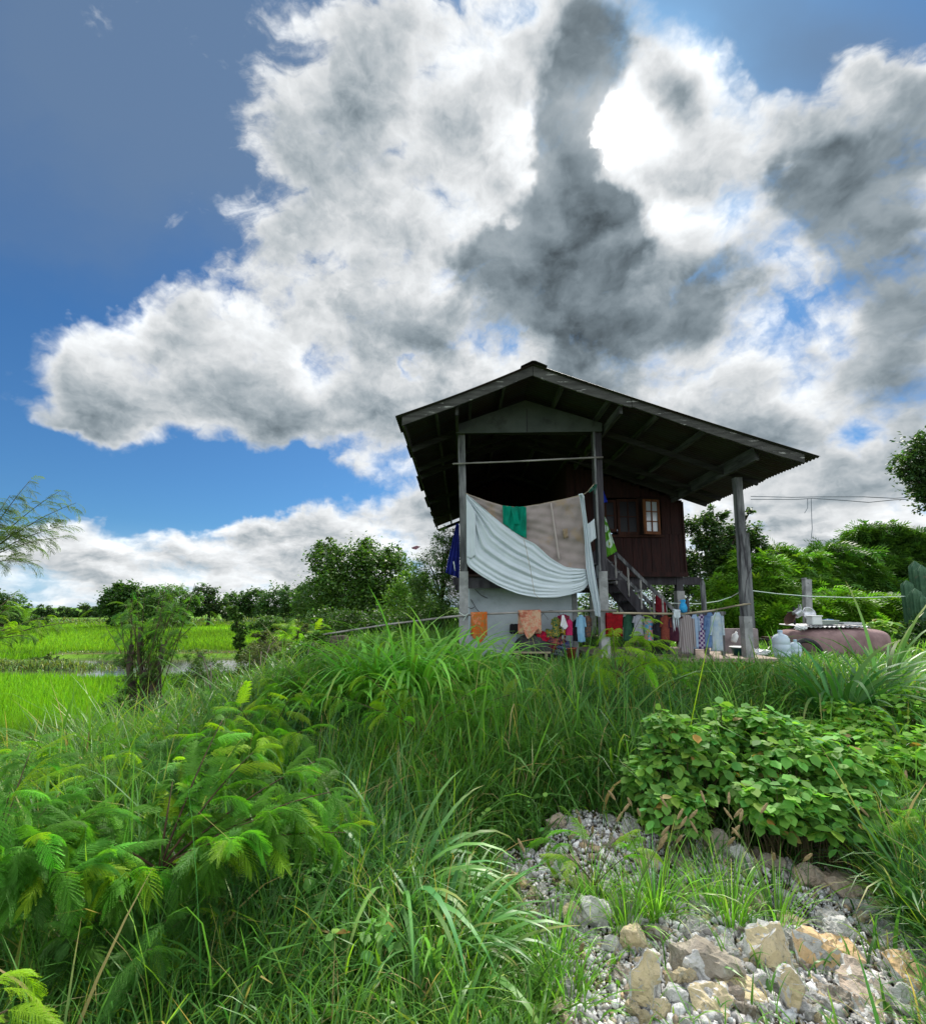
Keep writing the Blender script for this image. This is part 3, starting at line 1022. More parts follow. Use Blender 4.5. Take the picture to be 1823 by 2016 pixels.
beige = sheet([(920, 973), (959, 987), (989, 996), (1022, 999.5), (1062, 993), (1102, 985), (1146, 976)],
              [(921, 1030), (960, 1062), (1000, 1085), (1052, 1090), (1090, 1110), (1120, 1121), (1154, 1122)],
              Y0, 50, 90, lambda s, v: 0.018 * math.sin(s * 19 + 3 * v + math.sin(6 * v)) * v + 0.012 * math.sin(s * 9 - 13 * v) + 0.007 * math.sin(37 * s + 21 * v) + 0.006 * math.sin(13 * s - 41 * v), 'beige_sheet', M_beige)
tag(beige, 'stained beige sheet with a pale seam hanging over the rope behind the white one', 'bedsheet')
sheet([(1083, 990), (1086, 990)], [(1099, 1103), (1103, 1103)], Y0 - 0.045, 14, 3, lambda s, v: 0, 'seam', cloth_mat('pale_seam_cloth', (0.46, 0.41, 0.39)), beige)
st_ = sheet([(1107, 1042), (1117, 1040)], [(1110, 1061), (1119, 1058)], Y0 - 0.045, 5, 5, lambda s, v: 0, 'patch', cloth_mat('ochre_patch_cloth', (0.27, 0.20, 0.12), (0.33, 0.27, 0.20), scale=30), beige)


def wf(s, v):
    env = math.sin(math.pi * min(1, s * 1.15 + 0.04)) ** 0.7 if s < 0.9 else max(0.0, (1 - s) * 6)
    vv = v ** 1.15 + 0.03 * math.sin(6 * s + 2 * v)
    d = 0.022 * math.sin(vv * 34 + 9 * math.sin(vv * 2.7 + 0.4 * s) + 1.6 * math.sin(2.2 * s)) * (0.25 + 0.75 * env) * (0.4 + 0.6 * math.sin(math.pi * min(1, v * 1.1)))
    d += 0.010 * math.sin(vv * 71 + 5 * s + 3 * math.sin(5 * vv)) * env
    return d + 0.05 + 0.10 * math.sin(math.pi * s) * v


white = sheet([(918, 974), (940, 992), (987, 1031), (1030, 1061), (1052, 1071), (1082, 1099), (1112, 1117), (1151, 1121)],
              [(918, 985), (918, 1030), (918, 1090), (919, 1115), (947, 1135), (983, 1156), (1018, 1170), (1054, 1177), (1092, 1177), (1126, 1170), (1148, 1163), (1156, 1150)],
              Y0 - 0.03, 150, 110, wf, 'white_sheet', M_white)
tag(white, 'large white sheet slung diagonally with fanning folds between the front posts', 'bedsheet')
hem = sheet([(918, 982), (926, 992), (936, 1010)], [(919, 1098), (928, 1100), (937, 1092)], Y0 - 0.16, 30, 14, strip_folds(1.5, 0.006), 'folded_corner', M_white, white)
m = MB().tube([P(x, y, Y0 - 0.21) for x, y in ((1031, 1062), (1037, 1085), (1044, 1120), (1049, 1150), (1052, 1168), (1066, 1184))], 0.004, 5)
tag(m.build('string', M_bamboo), 'thin brown string hanging down across the middle of the white sheet', 'string')

Lp = [(1140, 975), (1146, 1014), (1150, 1060), (1153, 1120), (1157, 1145), (1165, 1180), (1171, 1212)]
Rp = [(1150, 976), (1154, 1010), (1160, 1050), (1166, 1090), (1175, 1150), (1182, 1195), (1182, 1215)]
L_, R_ = resample(Lp, 70), resample(Rp, 70)
rows = []
for i in range(70):
    row = []
    for j in range(26):
        s_ = j / 25
        q = L_[i] * (1 - s_) + R_[i] * s_
        row.append(P(q[0], q[1], Y0 - 0.14) + Vector((0, -0.022 * math.sin(s_ * 17 + i * 0.03) - 0.008 * math.sin(s_ * 40), 0)))
    rows.append(row)
narrow = MB().grid(rows).build('white_cloth', M_white, smooth=True)
tag(narrow, 'narrow twisted white cloth trailing down beside the dark middle post', 'cloth')
sheet([(1150, 1034), (1160, 1030), (1170, 1021)], [(1155, 1075), (1165, 1066), (1173, 1060)], Y0 - 0.06, 20, 14, strip_folds(2, 0.01), 'loose_flap', M_white, narrow)
MB().tube([P(1140, 975, Y0 - 0.16), P(1146, 973, Y0 - 0.2), P(1149, 978, Y0 - 0.2), P(1150, 988, Y0 - 0.18)], [0.02, 0.018, 0.014, 0.004], 6).build('knot', M_white, narrow)

green = sheet([(989, 996), (1010, 998), (1036, 998)], [(990, 1030), (1012, 1048), (1036, 1061)], Y0 - 0.05, 40, 40,
              lambda s, v: 0.018 * math.sin(s * 24 + 4 * v) + 0.01 * math.sin(s * 11 - 8 * v) + 0.02, 'green_cloth', cloth_mat('teal_green_cloth', (0.0, 0.26, 0.17), (0.005, 0.20, 0.13), scale=6))
tag(green, 'crumpled teal green shirt folded over the rope in front of the beige sheet', 'shirt')
sheet([(1005, 1000), (1018, 1000)], [(1012, 1032), (1024, 1034)], Y0 - 0.09, 14, 10, strip_folds(1, 0.01), 'sleeve', MATS['teal_green_cloth'], green)

bl = sheet([(898, 1032), (901, 1030), (904, 1034)], [(877, 1128), (890, 1133), (905, 1139)], YP + 0.15, 30, 30, strip_folds(3, 0.02), 'blue_jacket', cloth_mat('navy_cloth', (0.012, 0.02, 0.16), (0.02, 0.03, 0.24), scale=9))
tag(bl, 'navy blue jacket hanging on the outer side of the left front post', 'jacket')
sheet([(892, 1106), (894, 1105)], [(895, 1124), (897, 1124)], YP + 0.12, 4, 3, lambda s, v: 0, 'white_stripe', M_white, bl)
g2 = sheet([(1188, 1016), (1190, 1016), (1193, 1022)], [(1190, 1101), (1200, 1094), (1214, 1086)], YP + 0.12, 30, 26, strip_folds(2, 0.015),
           'green_towel', cloth_mat('green_floral_cloth', (0.12, 0.36, 0.03), (0.55, 0.68, 0.60), 'spots', 4.2, c3=(0.30, 0.45, 0.05)))
tag(g2, 'bright green towel with big pale round flowers hanging beside the staircase', 'towel')
b2 = sheet([(1186, 965), (1188, 966)], [(1187, 990), (1196, 989)], YP + 0.1, 10, 6, strip_folds(1, 0.01), 'blue_rag', cloth_mat('blue_rag_cloth', (0.01, 0.03, 0.32)))
tag(b2, 'small pointed blue rag tied high on the dark middle post', 'rag')
gn = MB().tube([P(1160, 968, Y0 - 0.02), P(1167, 962, YP - 0.1), P(1172, 955, YP - 0.12), P(1171, 973, YP - 0.12)], [0.02, 0.03, 0.035, 0.008], 7)
tag(gn.build('green_knot', cloth_mat('dark_green_rag', (0.01, 0.09, 0.06), (0.10, 0.16, 0.14), scale=12)), 'knotted dark green rag where the rope meets the middle post', 'rag')

# ------------------------------------------------------------------ poles and lines
def pole(pts, r0, r1, name, mat, label, cat='pole', nodes=0):
    n = 14
    V = []
    rr = []
    q = [Vector(p) for p in pts]
    for i in range(n + 1):
        t = i / n * (len(q) - 1)
        k = min(int(t), len(q) - 2)
        V.append(q[k].lerp(q[k + 1], t - k))
        rr.append(r0 + (r1 - r0) * i / n + (0.002 if i % 2 else 0))
    o = MB().tube(V, rr, 8).build(name, mat, smooth=True)
    return tag(o, label, cat)


pole([P(891, 913, YP - 0.12), P(1000, 909, YP - 0.11), P(1187, 900, YP - 0.12)], 0.013, 0.016, 'horizontal_pole', M_greypole, 'thin pale pole tied across the verandah opening under the gable')
pole([P(628, 1251, 8.7), P(760, 1230, 8.3), P(915, 1211, YP - 0.12), P(1022, 1206, YP - 0.12), P(1122, 1203.5, YP - 0.13), P(1213, 1202, YP - 0.12)], 0.014, 0.020, 'drying_pole', M_greypole, 'long grey drying pole running past the left post out over the grass')
pole([P(1206, 1207, YP - 0.16), P(1344, 1209, YP - 0.14), P(1403, 1202, YP - 0.14), P(1464, 1190, YP - 0.12), P(1478, 1189, YP - 0.12)], 0.017, 0.013, 'bamboo_pole', M_bamboo, 'yellowish bamboo drying pole between the middle post and right post')


def line(pts, r, name, mat, label, cat):
    return tag(MB().tube(pts, r, 5).build(name, mat), label, cat)


M_wire = mat_std('cable_grey', (0.16, 0.19, 0.22), None)
M_cord = mat_std('pale_cord', (0.50, 0.62, 0.56), None)
line([P(x, y, 9.3) for x, y in ((1262, 1168), (1272, 1174), (1300, 1184), (1330, 1188), (1377, 1189), (1413, 1184), (1440, 1175))] + [P(1463, 1162, YP + 0.1)], 0.008, 'clothesline', M_cord, 'pale cord sagging from the stairs to the right post', 'clothesline')
line([P(1480, 1163, YP + 0.1)] + [P(x, y, YY) for x, y, YY in ((1530, 1169, 8.6), (1590, 1174, 9.3), (1690, 1177, 9.6), (1790, 1174, 10))], 0.008, 'clothesline', M_cord, 'pale cord stretched from the right post towards the cactus', 'clothesline')
cab = [(1478, 977), (1560, 979), (1610, 978), (1700, 978), (1760, 981), (1830, 977)]
line([P(x, y, 12) for x, y in cab], 0.010, 'overhead_cable', M_wire, 'upper of the two grey cables crossing the sky right of the roof', 'cable')
line([P(x, y, 12.02) for x, y in ((1478, 983), (1570, 983), (1600, 981), (1660, 985), (1710, 989), (1760, 984), (1830, 981))], 0.010, 'overhead_cable', M_wire, 'lower wavy one of the two grey cables crossing the sky right of the roof', 'cable')
line([P(x, y, 12.01) for x, y in ((1590, 981), (1590, 1000), (1584, 1010))], 0.008, 'hanging_wire', M_wire, 'short curled wire end hanging from the overhead cables', 'wire')
line([P(x, y, 12.01) for x, y in ((1597, 981), (1598, 1020), (1599, 1040), (1597, 1061))], 0.008, 'hanging_wire', M_wire, 'long loose wire hanging straight down from the overhead cables', 'wire')
line([P(1482, 1108, YP - 0.12), P(1476, 1125, YP - 0.12), P(1469, 1145, YP - 0.12), P(1466, 1190, YP - 0.12)], 0.006, 'black_wire', M_darkwood, 'black wire looped down the right post', 'wire')
line([P(903, 1205, YP - 0.15), P(915, 1213, YP - 0.17), P(921, 1208, YP - 0.15), P(912, 1222, YP - 0.15)], 0.005, 'tie_string', M_cord, 'white string lashing the drying pole to the left post', 'string')
# little scrap drifting in the sky
kt = MB()
kc = P(820, 1078, 12)
kt.grid([[kc + Vector((-0.13, 0, 0.0)), kc + Vector((0.0, 0.02, 0.05)), kc + Vector((0.11, 0, 0.02))], [kc + Vector((-0.12, 0.02, -0.03)), kc + Vector((-0.01, -0.02, -0.06)), kc + Vector((0.07, 0, 0.0))]])
o = kt.build('plastic_scrap', cloth_mat('reddish_scrap', (0.32, 0.16, 0.20)))
o.modifiers.new('thickness', 'SOLIDIFY').thickness = 0.004
tag(o, 'small reddish scrap of plastic blown up in the air left of the house', 'scrap')

# ------------------------------------------------------------------ washing on the poles
def hung(name, label, cat, top, bot, Y, mat, folds=2.0, amp=0.015, ny=24, nx=22, group=None):
    """folded over the pole: a front leaf and a shorter one behind"""
    Yc = Y
    T, B = resample(top, nx), resample(bot, nx)
    rows = []
    f = strip_folds(folds, amp, top[0][0])
    tops = [P(T[j][0], T[j][1], Yc) for j in range(nx)]
    for i in range(7, 0, -1):
        rows.append([tops[j] + Vector((0, 0.03 + 0.01 * math.sin(j), -0.055 * i)) for j in range(nx)])
    rows.append([tops[j] + Vector((0, 0.0, 0.012)) for j in range(nx)])
    for i in range(ny):
        v = i / (ny - 1)
        rows.append([P(*(T[j] * (1 - v) + B[j] * v), Yc) + Vector((0, -0.03 - f(j / (nx - 1), v) * min(1, v * 4), 0)) for j in range(nx)])
    o = MB().grid(rows).build(name, mat, smooth=True)
    o.modifiers.new('thickness', 'SOLIDIFY').thickness = 0.003
    return tag(o, label, cat, group)


YL = YP - 0.13
hung('orange_cloth', 'bright orange patterned cloth over the drying pole near the left post', 'cloth', [(927, 1207), (959, 1206)], [(930, 1255), (938, 1262), (943, 1268), (950, 1262), (959, 1248)], YL,
     cloth_mat('orange_print', (0.60, 0.13, 0.02), (0.38, 0.20, 0.06), 'blotch', 22, c3=(0.68, 0.26, 0.14)), 2.5)
hung('salmon_cloth', 'faded salmon pink cloth draped over the drying pole in front of the plaster wall', 'cloth', [(1020, 1203), (1064, 1202)], [(1027, 1232), (1038, 1261), (1050, 1250), (1058, 1235), (1066, 1247)], YL,
     cloth_mat('salmon_print', (0.62, 0.26, 0.17), (0.62, 0.42, 0.28), 'blotch', 14, c3=(0.42, 0.13, 0.08)), 2.2)


def shirt(name, label, x0, x1, yt, yb, Y, mat, sleeve=0.45, cat='shirt', group=None, skew=0.0):
    """garment on a hanger: two body leaves, shoulders, sleeves and hook"""
    w = x1 - x0
    cx = (x0 + x1) / 2
    t = thing(name, label, cat, P(cx, yb, Y), group)
    h = yb - yt
    f = strip_folds(1.6, 0.014, x0)
    m = MB()
    for s_ in (-1, 1):
        rows = []
        for i in range(18):
            v = i / 17
            hw = w * (0.20 + 0.36 * min(1, v * 6)) * (1 - 0.12 * math.sin(math.pi * v))
            rows.append([P(cx + skew * h * v * 0.2 + hw * (2 * j / 11 - 1), yt + h * v, Y) + Vector((0, s_ * (0.045 * math.sin(math.pi * j / 11)) * (0.3 + v) + f(j / 11, v) * v, 0)) for j in range(12)])
        m.grid(rows)
    b = m.build('body', mat, t, smooth=True)
    b.modifiers.new('thickness', 'SOLIDIFY').thickness = 0.003
    if sleeve:
        for sd in (-1, 1):
            q = MB()
            rows = []
            for i in range(10):
                v = i / 9
                c = cx + sd * w * (0.44 + 0.16 * v)
                yy_ = yt + h * (0.09 + sleeve * v)
                rows.append([P(c + w * 0.12 * math.cos(a), yy_, Y) + Vector((0, 0.035 * math.sin(a), 0)) for a in np.linspace(0, 6.283, 9)])
            q.grid(rows)
            q.build('sleeve', mat, t, smooth=True)
    MB().tube([P(cx, yt - 4, Y), P(cx, yt + 2, Y)], 0.004, 5).build('hanger_hook', M_wire, t)
    return t


C = cloth_mat
YG = YP - 0.12
GA = None
shirt('green_print_shirt', 'dark green printed shirt at the left of the small clothes under the pole', 1087, 1101, 1215, 1254, YL, C('dark_green_print', (0.01, 0.10, 0.05), (0.30, 0.25, 0.05), 'blotch', 25), 0.3)
shirt('maroon_shirt', 'maroon top hanging partly behind the small white cloth', 1099, 1119, 1210, 1234, YL + 0.06, C('maroon_cloth', (0.20, 0.01, 0.05), (0.28, 0.02, 0.07)), 0.4, 'top')
hung('white_rag', 'small white rag pegged among the dark clothes under the pole', 'rag', [(1106, 1213), (1110, 1213)], [(1102, 1232), (1112, 1240), (1117, 1233)], YL - 0.03, C('white_rag_cloth', (0.75, 0.75, 0.78)), 1, 0.01)
shirt('yellow_black_top', 'little yellow and black top low under the white rag', 1101, 1114, 1234, 1250, YL + 0.03, C('yellow_black_cloth', (0.02, 0.02, 0.02), (0.45, 0.32, 0.02), 'blotch', 30), 0.4, 'top')
shirt('pink_top', 'pink sleeveless top beside the black garment', 1114, 1127, 1220, 1251, YL, C('pink_cloth', (0.55, 0.03, 0.13), (0.40, 0.02, 0.10)), 0, 'top')
shirt('black_garment', 'narrow black garment left of the light blue shirt', 1128, 1139, 1220, 1262, YL + 0.04, C('black_cloth', (0.012, 0.012, 0.018)), 0.3, 'garment')
shirt('light_blue_shirt', 'long light blue shirt hanging left of the dark middle post', 1136, 1151, 1211, 1264, YL, C('light_blue_cloth', (0.20, 0.42, 0.60), (0.28, 0.50, 0.66), scale=8), 0.35)
shirt('grey_purple_shirt', 'grey purple shirt between the light blue one and the brown one', 1148, 1157, 1212, 1255, YL + 0.07, C('grey_purple_cloth', (0.16, 0.13, 0.20)), 0.4)
shirt('brown_print_shirt', 'brown patterned shirt nearest to the middle post', 1152, 1163, 1212, 1254, YL + 0.02, C('brown_print', (0.20, 0.10, 0.06), (0.08, 0.06, 0.06), 'blotch', 24), 0.4)
hung('red_cloth', 'dark red cloth hanging behind the young feathery plant', 'cloth', [(1192, 1208), (1226, 1208)], [(1194, 1240), (1205, 1250), (1215, 1252), (1224, 1238)], YG, C('deep_red_cloth', (0.30, 0.01, 0.015), (0.20, 0.008, 0.012)), 2)
shirt('blue_pink_shirt', 'small blue and pink shirt in front of the stairs foot', 1268, 1285, 1218, 1265, YG + 0.08, C('blue_pink_cloth', (0.10, 0.35, 0.55), (0.60, 0.25, 0.28), 'blotch', 12), 0.3)
shirt('dark_maroon_shirt', 'dark maroon shirt leftmost of the row on the bamboo pole', 1317, 1341, 1212, 1263, YG, C('dark_maroon_cloth', (0.045, 0.012, 0.025), (0.07, 0.02, 0.035)), 0.4)
shirt('brown_shirt', 'rust brown shirt half hidden behind the grey one', 1333, 1348, 1214, 1269, YG + 0.07, C('rust_brown_cloth', (0.16, 0.06, 0.045), (0.12, 0.05, 0.04)), 0.3)
shirt('grey_long_shirt', 'long pale grey shirt with long sleeves and the lowest hem', 1340, 1365, 1211, 1287, YG - 0.03, C('pale_grey_cloth', (0.36, 0.33, 0.33), (0.24, 0.20, 0.20), 'stripe', 9), 0.75)
shirt('pale_blue_shirt', 'pale blue faded shirt left of the purple checked one', 1359, 1375, 1210, 1277, YG, C('faded_blue_cloth', (0.30, 0.42, 0.60), (0.40, 0.52, 0.66), scale=7), 0.4)
shirt('checked_shirt', 'purple and white checked shirt in the middle of the row', 1370, 1392, 1210, 1278, YG + 0.03, C('purple_check', (0.10, 0.04, 0.16), (0.50, 0.46, 0.55), 'check', 26), 0.45)
shirt('denim_shirt', 'mid blue washed denim shirt right of the checked one', 1388, 1406, 1206, 1275, YG, C('denim_cloth', (0.10, 0.18, 0.36), (0.18, 0.30, 0.50), scale=8), 0.4)
shirt('white_blue_shirt', 'whitish blue shirt rightmost of the row with a yellow tinged hem', 1401, 1422, 1206, 1282, YG - 0.04, C('white_blue_cloth', (0.34, 0.46, 0.60), (0.52, 0.60, 0.62), scale=7, c3=(0.50, 0.52, 0.32)), 0.5)
hung('dark_red_cloth', 'dark red cloth thrown over the stair handrail', 'cloth', [(1291, 1172), (1300, 1180), (1309, 1188)], [(1290, 1202), (1299, 1210), (1310, 1206)], YS - 0.06, C('wine_cloth', (0.14, 0.01, 0.02), (0.24, 0.02, 0.03)), 1.5)
hung('white_cloth', 'small white cloth laid over the end of the stair rail above the maroon shirt', 'cloth', [(1325, 1201), (1338, 1202)], [(1324, 1214), (1331, 1219), (1338, 1215)], YG - 0.06, M_white, 1)
bg_ = MB().lathe([(0.02, -0.09), (0.055, -0.07), (0.065, 0.0), (0.045, 0.06), (0.03, 0.08), (0.05, 0.12), (0.02, 0.13)], P(1345, 1196, YG - 0.05), 10)
tag(bg_.build('blue_bag', C('sky_blue_plastic', (0.03, 0.30, 0.62), (0.06, 0.42, 0.75), scale=20), smooth=True), 'small sky blue plastic bag tied on the bamboo pole', 'bag')


shirt('dark_green_shirt', 'dark green shirt hanging just right of the deep red cloth', 1228, 1246, 1210, 1262, YG + 0.04, C('bottle_green_cloth', (0.02, 0.07, 0.04), (0.03, 0.10, 0.06)), 0.4)
shirt('grey_tee', 'pale grey tee shirt left of the small blue and pink shirt', 1248, 1266, 1210, 1252, YG, C('tee_grey_cloth', (0.36, 0.38, 0.42), (0.28, 0.30, 0.34)), 0.3)
shirt('black_shirt', 'black shirt between the blue and pink one and the stair foot', 1288, 1306, 1211, 1268, YG + 0.05, C('black_shirt_cloth', (0.015, 0.015, 0.02), (0.03, 0.03, 0.04)), 0.4)
shirt('red_brown_shirt', 'red brown shirt beside the black one left of the dark maroon shirt', 1302, 1318, 1211, 1260, YG, C('brick_cloth', (0.24, 0.06, 0.04), (0.16, 0.04, 0.03)), 0.4)


# items by the plaster wall
def tubpts(c, r0, r1, h):
    return [(0.001, 0.0), (r0, 0.0), (r1, h), (r1 + 0.012, h), (r1 + 0.012, h + 0.012), (r1 - 0.006, h + 0.012), (r0 - 0.008, 0.02), (0.001, 0.015)]


def ground_at(px, Y):
    x = P(px, 1250, Y).x
    return Vector((x, Y, float(zt(x, Y))))


mop = thing('mop', 'upturned broom with a dark head leaning against the plaster wall', 'broom', ground_at(1017, 8.25))
MB().tube([ground_at(1017, 8.22), P(1016, 1240, 8.28)], 0.009, 6).build('handle', mat_std('pale_blue_stick', (0.35, 0.45, 0.60), None), mop)
hd = MB()
for k in range(26):
    x = 1005 + k * 0.85
    hd.tube([P(x, 1230 + 1.5 * math.sin(k * 2.3), 8.27), P(x - 1 + 2 * math.sin(k), 1246 + 2.5 * math.sin(k * 3.7), 8.23)], 0.013, 5)
hd.build('bristles', mat_std('black_bristles', (0.012, 0.011, 0.014), None), mop)
mound = thing('black_basket', 'black rounded tub lying on its side by the plaster wall', 'tub', ground_at(1050, 8.0))
c0 = ground_at(1052, 8.05)
rot = Matrix.Rotation(R(-68), 3, 'X')
MB().lathe([(0.26, -0.20), (0.33, -0.12), (0.37, 0.06), (0.385, 0.08), (0.37, 0.09), (0.35, 0.06), (0.30, -0.10), (0.001, -0.14)], c0 + Vector((0, 0, 0.10)), 28).build('body', mat_std('black_rubber', (0.012, 0.012, 0.014), (0.03, 0.03, 0.032), 6, 0.6), mound, smooth=True, rot=rot, about=c0 + Vector((0, 0, 0.10)))
pal = [('red_rag', 'crumpled red garment on the laundry heap', (0.42, 0.01, 0.02), (0.30, 0.01, 0.05), 1070, 1258, 0.15), ('yellow_rag', 'yellow printed garment on top of the laundry heap', (0.48, 0.26, 0.03), (0.10, 0.16, 0.05), 1084, 1250, 0.13),
       ('dark_print_rag', 'dark flowered garment in the middle of the laundry heap', (0.05, 0.03, 0.05), (0.28, 0.08, 0.07), 1092, 1263, 0.17), ('blue_rag', 'blue garment at the lower right of the laundry heap', (0.03, 0.05, 0.20), (0.10, 0.10, 0.14), 1104, 1272, 0.15),
       ('maroon_rag', 'maroon garment low on the laundry heap', (0.16, 0.01, 0.03), (0.06, 0.01, 0.02), 1078, 1276, 0.16), ('grey_rag', 'grey green garment at the foot of the laundry heap', (0.10, 0.13, 0.13), (0.05, 0.06, 0.07), 1094, 1285, 0.15)]
for nm, lb, ca, cb, px, py, rr_ in pal:
    bm = bmesh.new()
    bmesh.ops.create_icosphere(bm, subdivisions=4, radius=1)
    c = P(px, py, 7.98)
    q = random.Random(px)
    o1, o2 = q.uniform(0, 9), q.uniform(0, 9)
    for v in bm.verts:
        p = v.co
        d = 1 + 0.20 * math.sin(7 * p.x + 5 * p.z + o1) * math.cos(6 * p.z - 3 * p.x + o2) + 0.09 * math.sin(15 * p.x + o1) * math.sin(13 * p.z + o2)
        v.co = Vector((p.x * rr_ * d * 1.15, p.y * rr_ * d * 0.9, p.z * rr_ * d * 0.75)) + c
    me = bpy.data.meshes.new(nm)
    bm.to_mesh(me)
    bm.free()
    for pl in me.polygons:
        pl.use_smooth = True
    me.materials.append(C(nm + '_cloth', ca, cb, 'blotch', 14))
    tag(link(bpy.data.objects.new(nm, me)), lb, 'garment', 'washing heaped by the plaster wall')
bk = thing('red_bucket', 'faded red plastic bucket at the right foot of the plaster wall', 'bucket', ground_at(1122, 7.95))
M_redpl = mat_std('faded_red_plastic', (0.30, 0.07, 0.05), (0.24, 0.05, 0.04), 8, 0.5)
MB().lathe(tubpts(None, 0.075, 0.10, 0.19), bk.location + Vector((0, 0, 0.04)), 20).build('body', M_redpl, bk, smooth=True)
MB().tube([bk.location + Vector((0.11 * math.cos(a), 0, 0.245 + 0.0 * a - 0.09 * math.sin(a) * 0.4)) for a in np.linspace(0, math.pi, 9)], 0.004, 5).build('handle', M_wire, bk)
b_ = ground_at(1040, 7.85)
tag(MB().box(b_ + Vector((-0.25, -0.1, 0.16)), b_ + Vector((0.35, 0.12, 0.185))).box(b_ + Vector((-0.2, -0.08, 0)), b_ + Vector((-0.16, 0.1, 0.16))).box(b_ + Vector((0.26, -0.08, 0)), b_ + Vector((0.30, 0.1, 0.16))).build('low_bench', M_bamboo), 'low pale wooden bench in the grass before the black tub', 'bench')
M_green = mat_std('dark_teal_plastic', (0.01, 0.08, 0.08), None, rough=0.5)
# swept earth patch and paving
pp = MB()
M_pad = mat_std('pale_paving', (0.34, 0.27, 0.22), (0.25, 0.20, 0.17), 4, 0.9, 0.4, 20)
pads = [(2.3, 7.75), (5.2, 7.75), (5.2, 10.0), (2.3, 10.0)]
pp.add([(x, y, 0.60) for x, y in pads] + [(x, y, 0.66) for x, y in pads], [(4, 5, 6, 7), (0, 1, 5, 4), (1, 2, 6, 5), (2, 3, 7, 6), (3, 0, 4, 7)])
tag(pp.build('paved_patch', M_pad), 'pale pinkish concrete patch under the drying clothes', None, kind='structure')

# fence of planks and stakes behind the washing
def stake(name, label, x, y0, y1, Y, w, mat, point=True, group=None):
    p = P(x, y1, Y)
    q = Vector((p.x, Y, float(zt(p.x, Y)) - 0.05))
    m = MB().beam(q, p, w, w * 0.8, up=(0, 1, 0))
    if point:
        m.beam(p, p + Vector((0.01, 0, 0.10)), w, w * 0.8, up=(0, 1, 0), w2=0.01, h2=0.01)
    return tag(m.build(name, mat), label, 'stake', group)


stake('wooden_stake', 'tall split grey stake behind the row of shirts', 1383, 1290, 1150, 8.6, 0.07, M_postwood)
stake('wooden_stake', 'short pointed stake beside the blue bag', 1353, 1290, 1185, 8.5, 0.05, M_darkwood)
stake('wooden_stake', 'thin pale stake standing at the lower stair rail', 1304, 1290, 1180, 8.8, 0.03, M_greypole)
stake('wooden_stake', 'thick dark stake at the foot of the stairs', 1310, 1290, 1222, 8.4, 0.07, M_darkwood, False)
rk = thing('drying_rack', 'grey wooden rack with one rail behind the right hand shirts', 'rack', ground_at(1395, 8.3))
MB().beam(P(1358, 1208, 8.3), P(1427, 1207, 8.3), 0.06, 0.05).build('rail', M_postwood, rk)
for px in (1362, 1421):
    MB().beam(ground_at(px, 8.3), P(px, 1210, 8.3), 0.05, 0.05, up=(0, 1, 0)).build('leg', M_postwood, rk)
wl = thing('low_wall', 'low mauve grey block wall left of the right post', 'wall', ground_at(1445, 8.9))
a_, b_ = P(1421, 1238, 8.9), P(1466, 1242, 8.9)
MB().box((a_.x, 8.9, 0.45), (b_.x + 0.25, 9.02, a_.z)).build('blockwork', mat_std('mauve_block', (0.20, 0.165, 0.17), (0.28, 0.23, 0.235), 5, 0.9, 0.4), wl)
bt = thing('white_bottle', 'white plastic bottle hung on the low mauve wall', 'bottle', P(1446, 1266, 8.75))
M_wpl = mat_std('white_plastic', (0.70, 0.72, 0.73), (0.60, 0.62, 0.63), 6, 0.45)
MB().lathe([(0.03, -0.08), (0.05, -0.06), (0.055, 0.06), (0.02, 0.10), (0.018, 0.13)], P(1446, 1257, 8.75), 12).build('body', M_wpl, bt, smooth=True, rot=Matrix.Rotation(R(22), 3, 'Y'), about=P(1446, 1257, 8.75))
MB().tube([P(1449, 1246, 8.75), P(1452, 1240, 8.88)], 0.012, 6).build('strap', M_darkwood, bt)
gb = thing('green_basin', 'dark green basin with a white rim on the paving by the right post', 'basin', ground_at(1455, 8.3))
MB().lathe(tubpts(None, 0.10, 0.15, 0.14), gb.location + Vector((0, 0, 0.05)), 20).build('body', M_green, gb, smooth=True)
MB().lathe([(0.155, 0.142), (0.172, 0.146), (0.172, 0.158), (0.150, 0.156)], gb.location + Vector((0, 0, 0.05)), 20).build('rim', M_wpl, gb, smooth=True)

# shoes / dark barrel
br = thing('dark_drum', 'dark dented drum standing in shade at the stairs foot', 'drum', ground_at(1294, 8.7))
MB().lathe([(0.20, 0), (0.21, 0.02), (0.20, 0.20), (0.212, 0.22), (0.20, 0.24), (0.20, 0.48), (0.21, 0.50), (0.19, 0.49), (0.0, 0.47)], br.location, 22).build('body', mat_std('black_drum', (0.02, 0.02, 0.022), (0.05, 0.045, 0.04), 5, 0.6), br, smooth=True)

# ------------------------------------------------------------------ the big clay tank and kitchen things
YT = 9.3
tk = thing('clay_tank', 'wide rounded reddish clay tank with pans on its top', 'tank', ground_at(1635, YT))
x0, x1 = P(1539, 1260, YT).x, P(1734, 1260, YT).x
ztop = P(1635, 1237, YT - 0.3).z
cx_, hw, hh = (x0 + x1) / 2, (x1 - x0) / 2, (ztop - 0.40)
m = MB()
rows = []
for i in range(33):
    v = i / 32
    ph = -math.pi / 2 + math.pi * v
    e = 0.45
    rz = math.copysign(abs(math.sin(ph)) ** e, math.sin(ph))
    rc_ = abs(math.cos(ph)) ** e
    row = []
    for j in range(65):
        th = 2 * math.pi * j / 64
        c_, s_ = math.cos(th), math.sin(th)
        wob = 1 + 0.012 * math.sin(3 * th + 4 * v)
        row.append((cx_ + hw * rc_ * math.copysign(abs(c_) ** 0.75, c_) * wob, YT + 0.55 * rc_ * math.copysign(abs(s_) ** 0.75, s_) * wob, 0.40 + hh * (rz + 1) / 2))
    rows.append(row)
m.grid(rows)
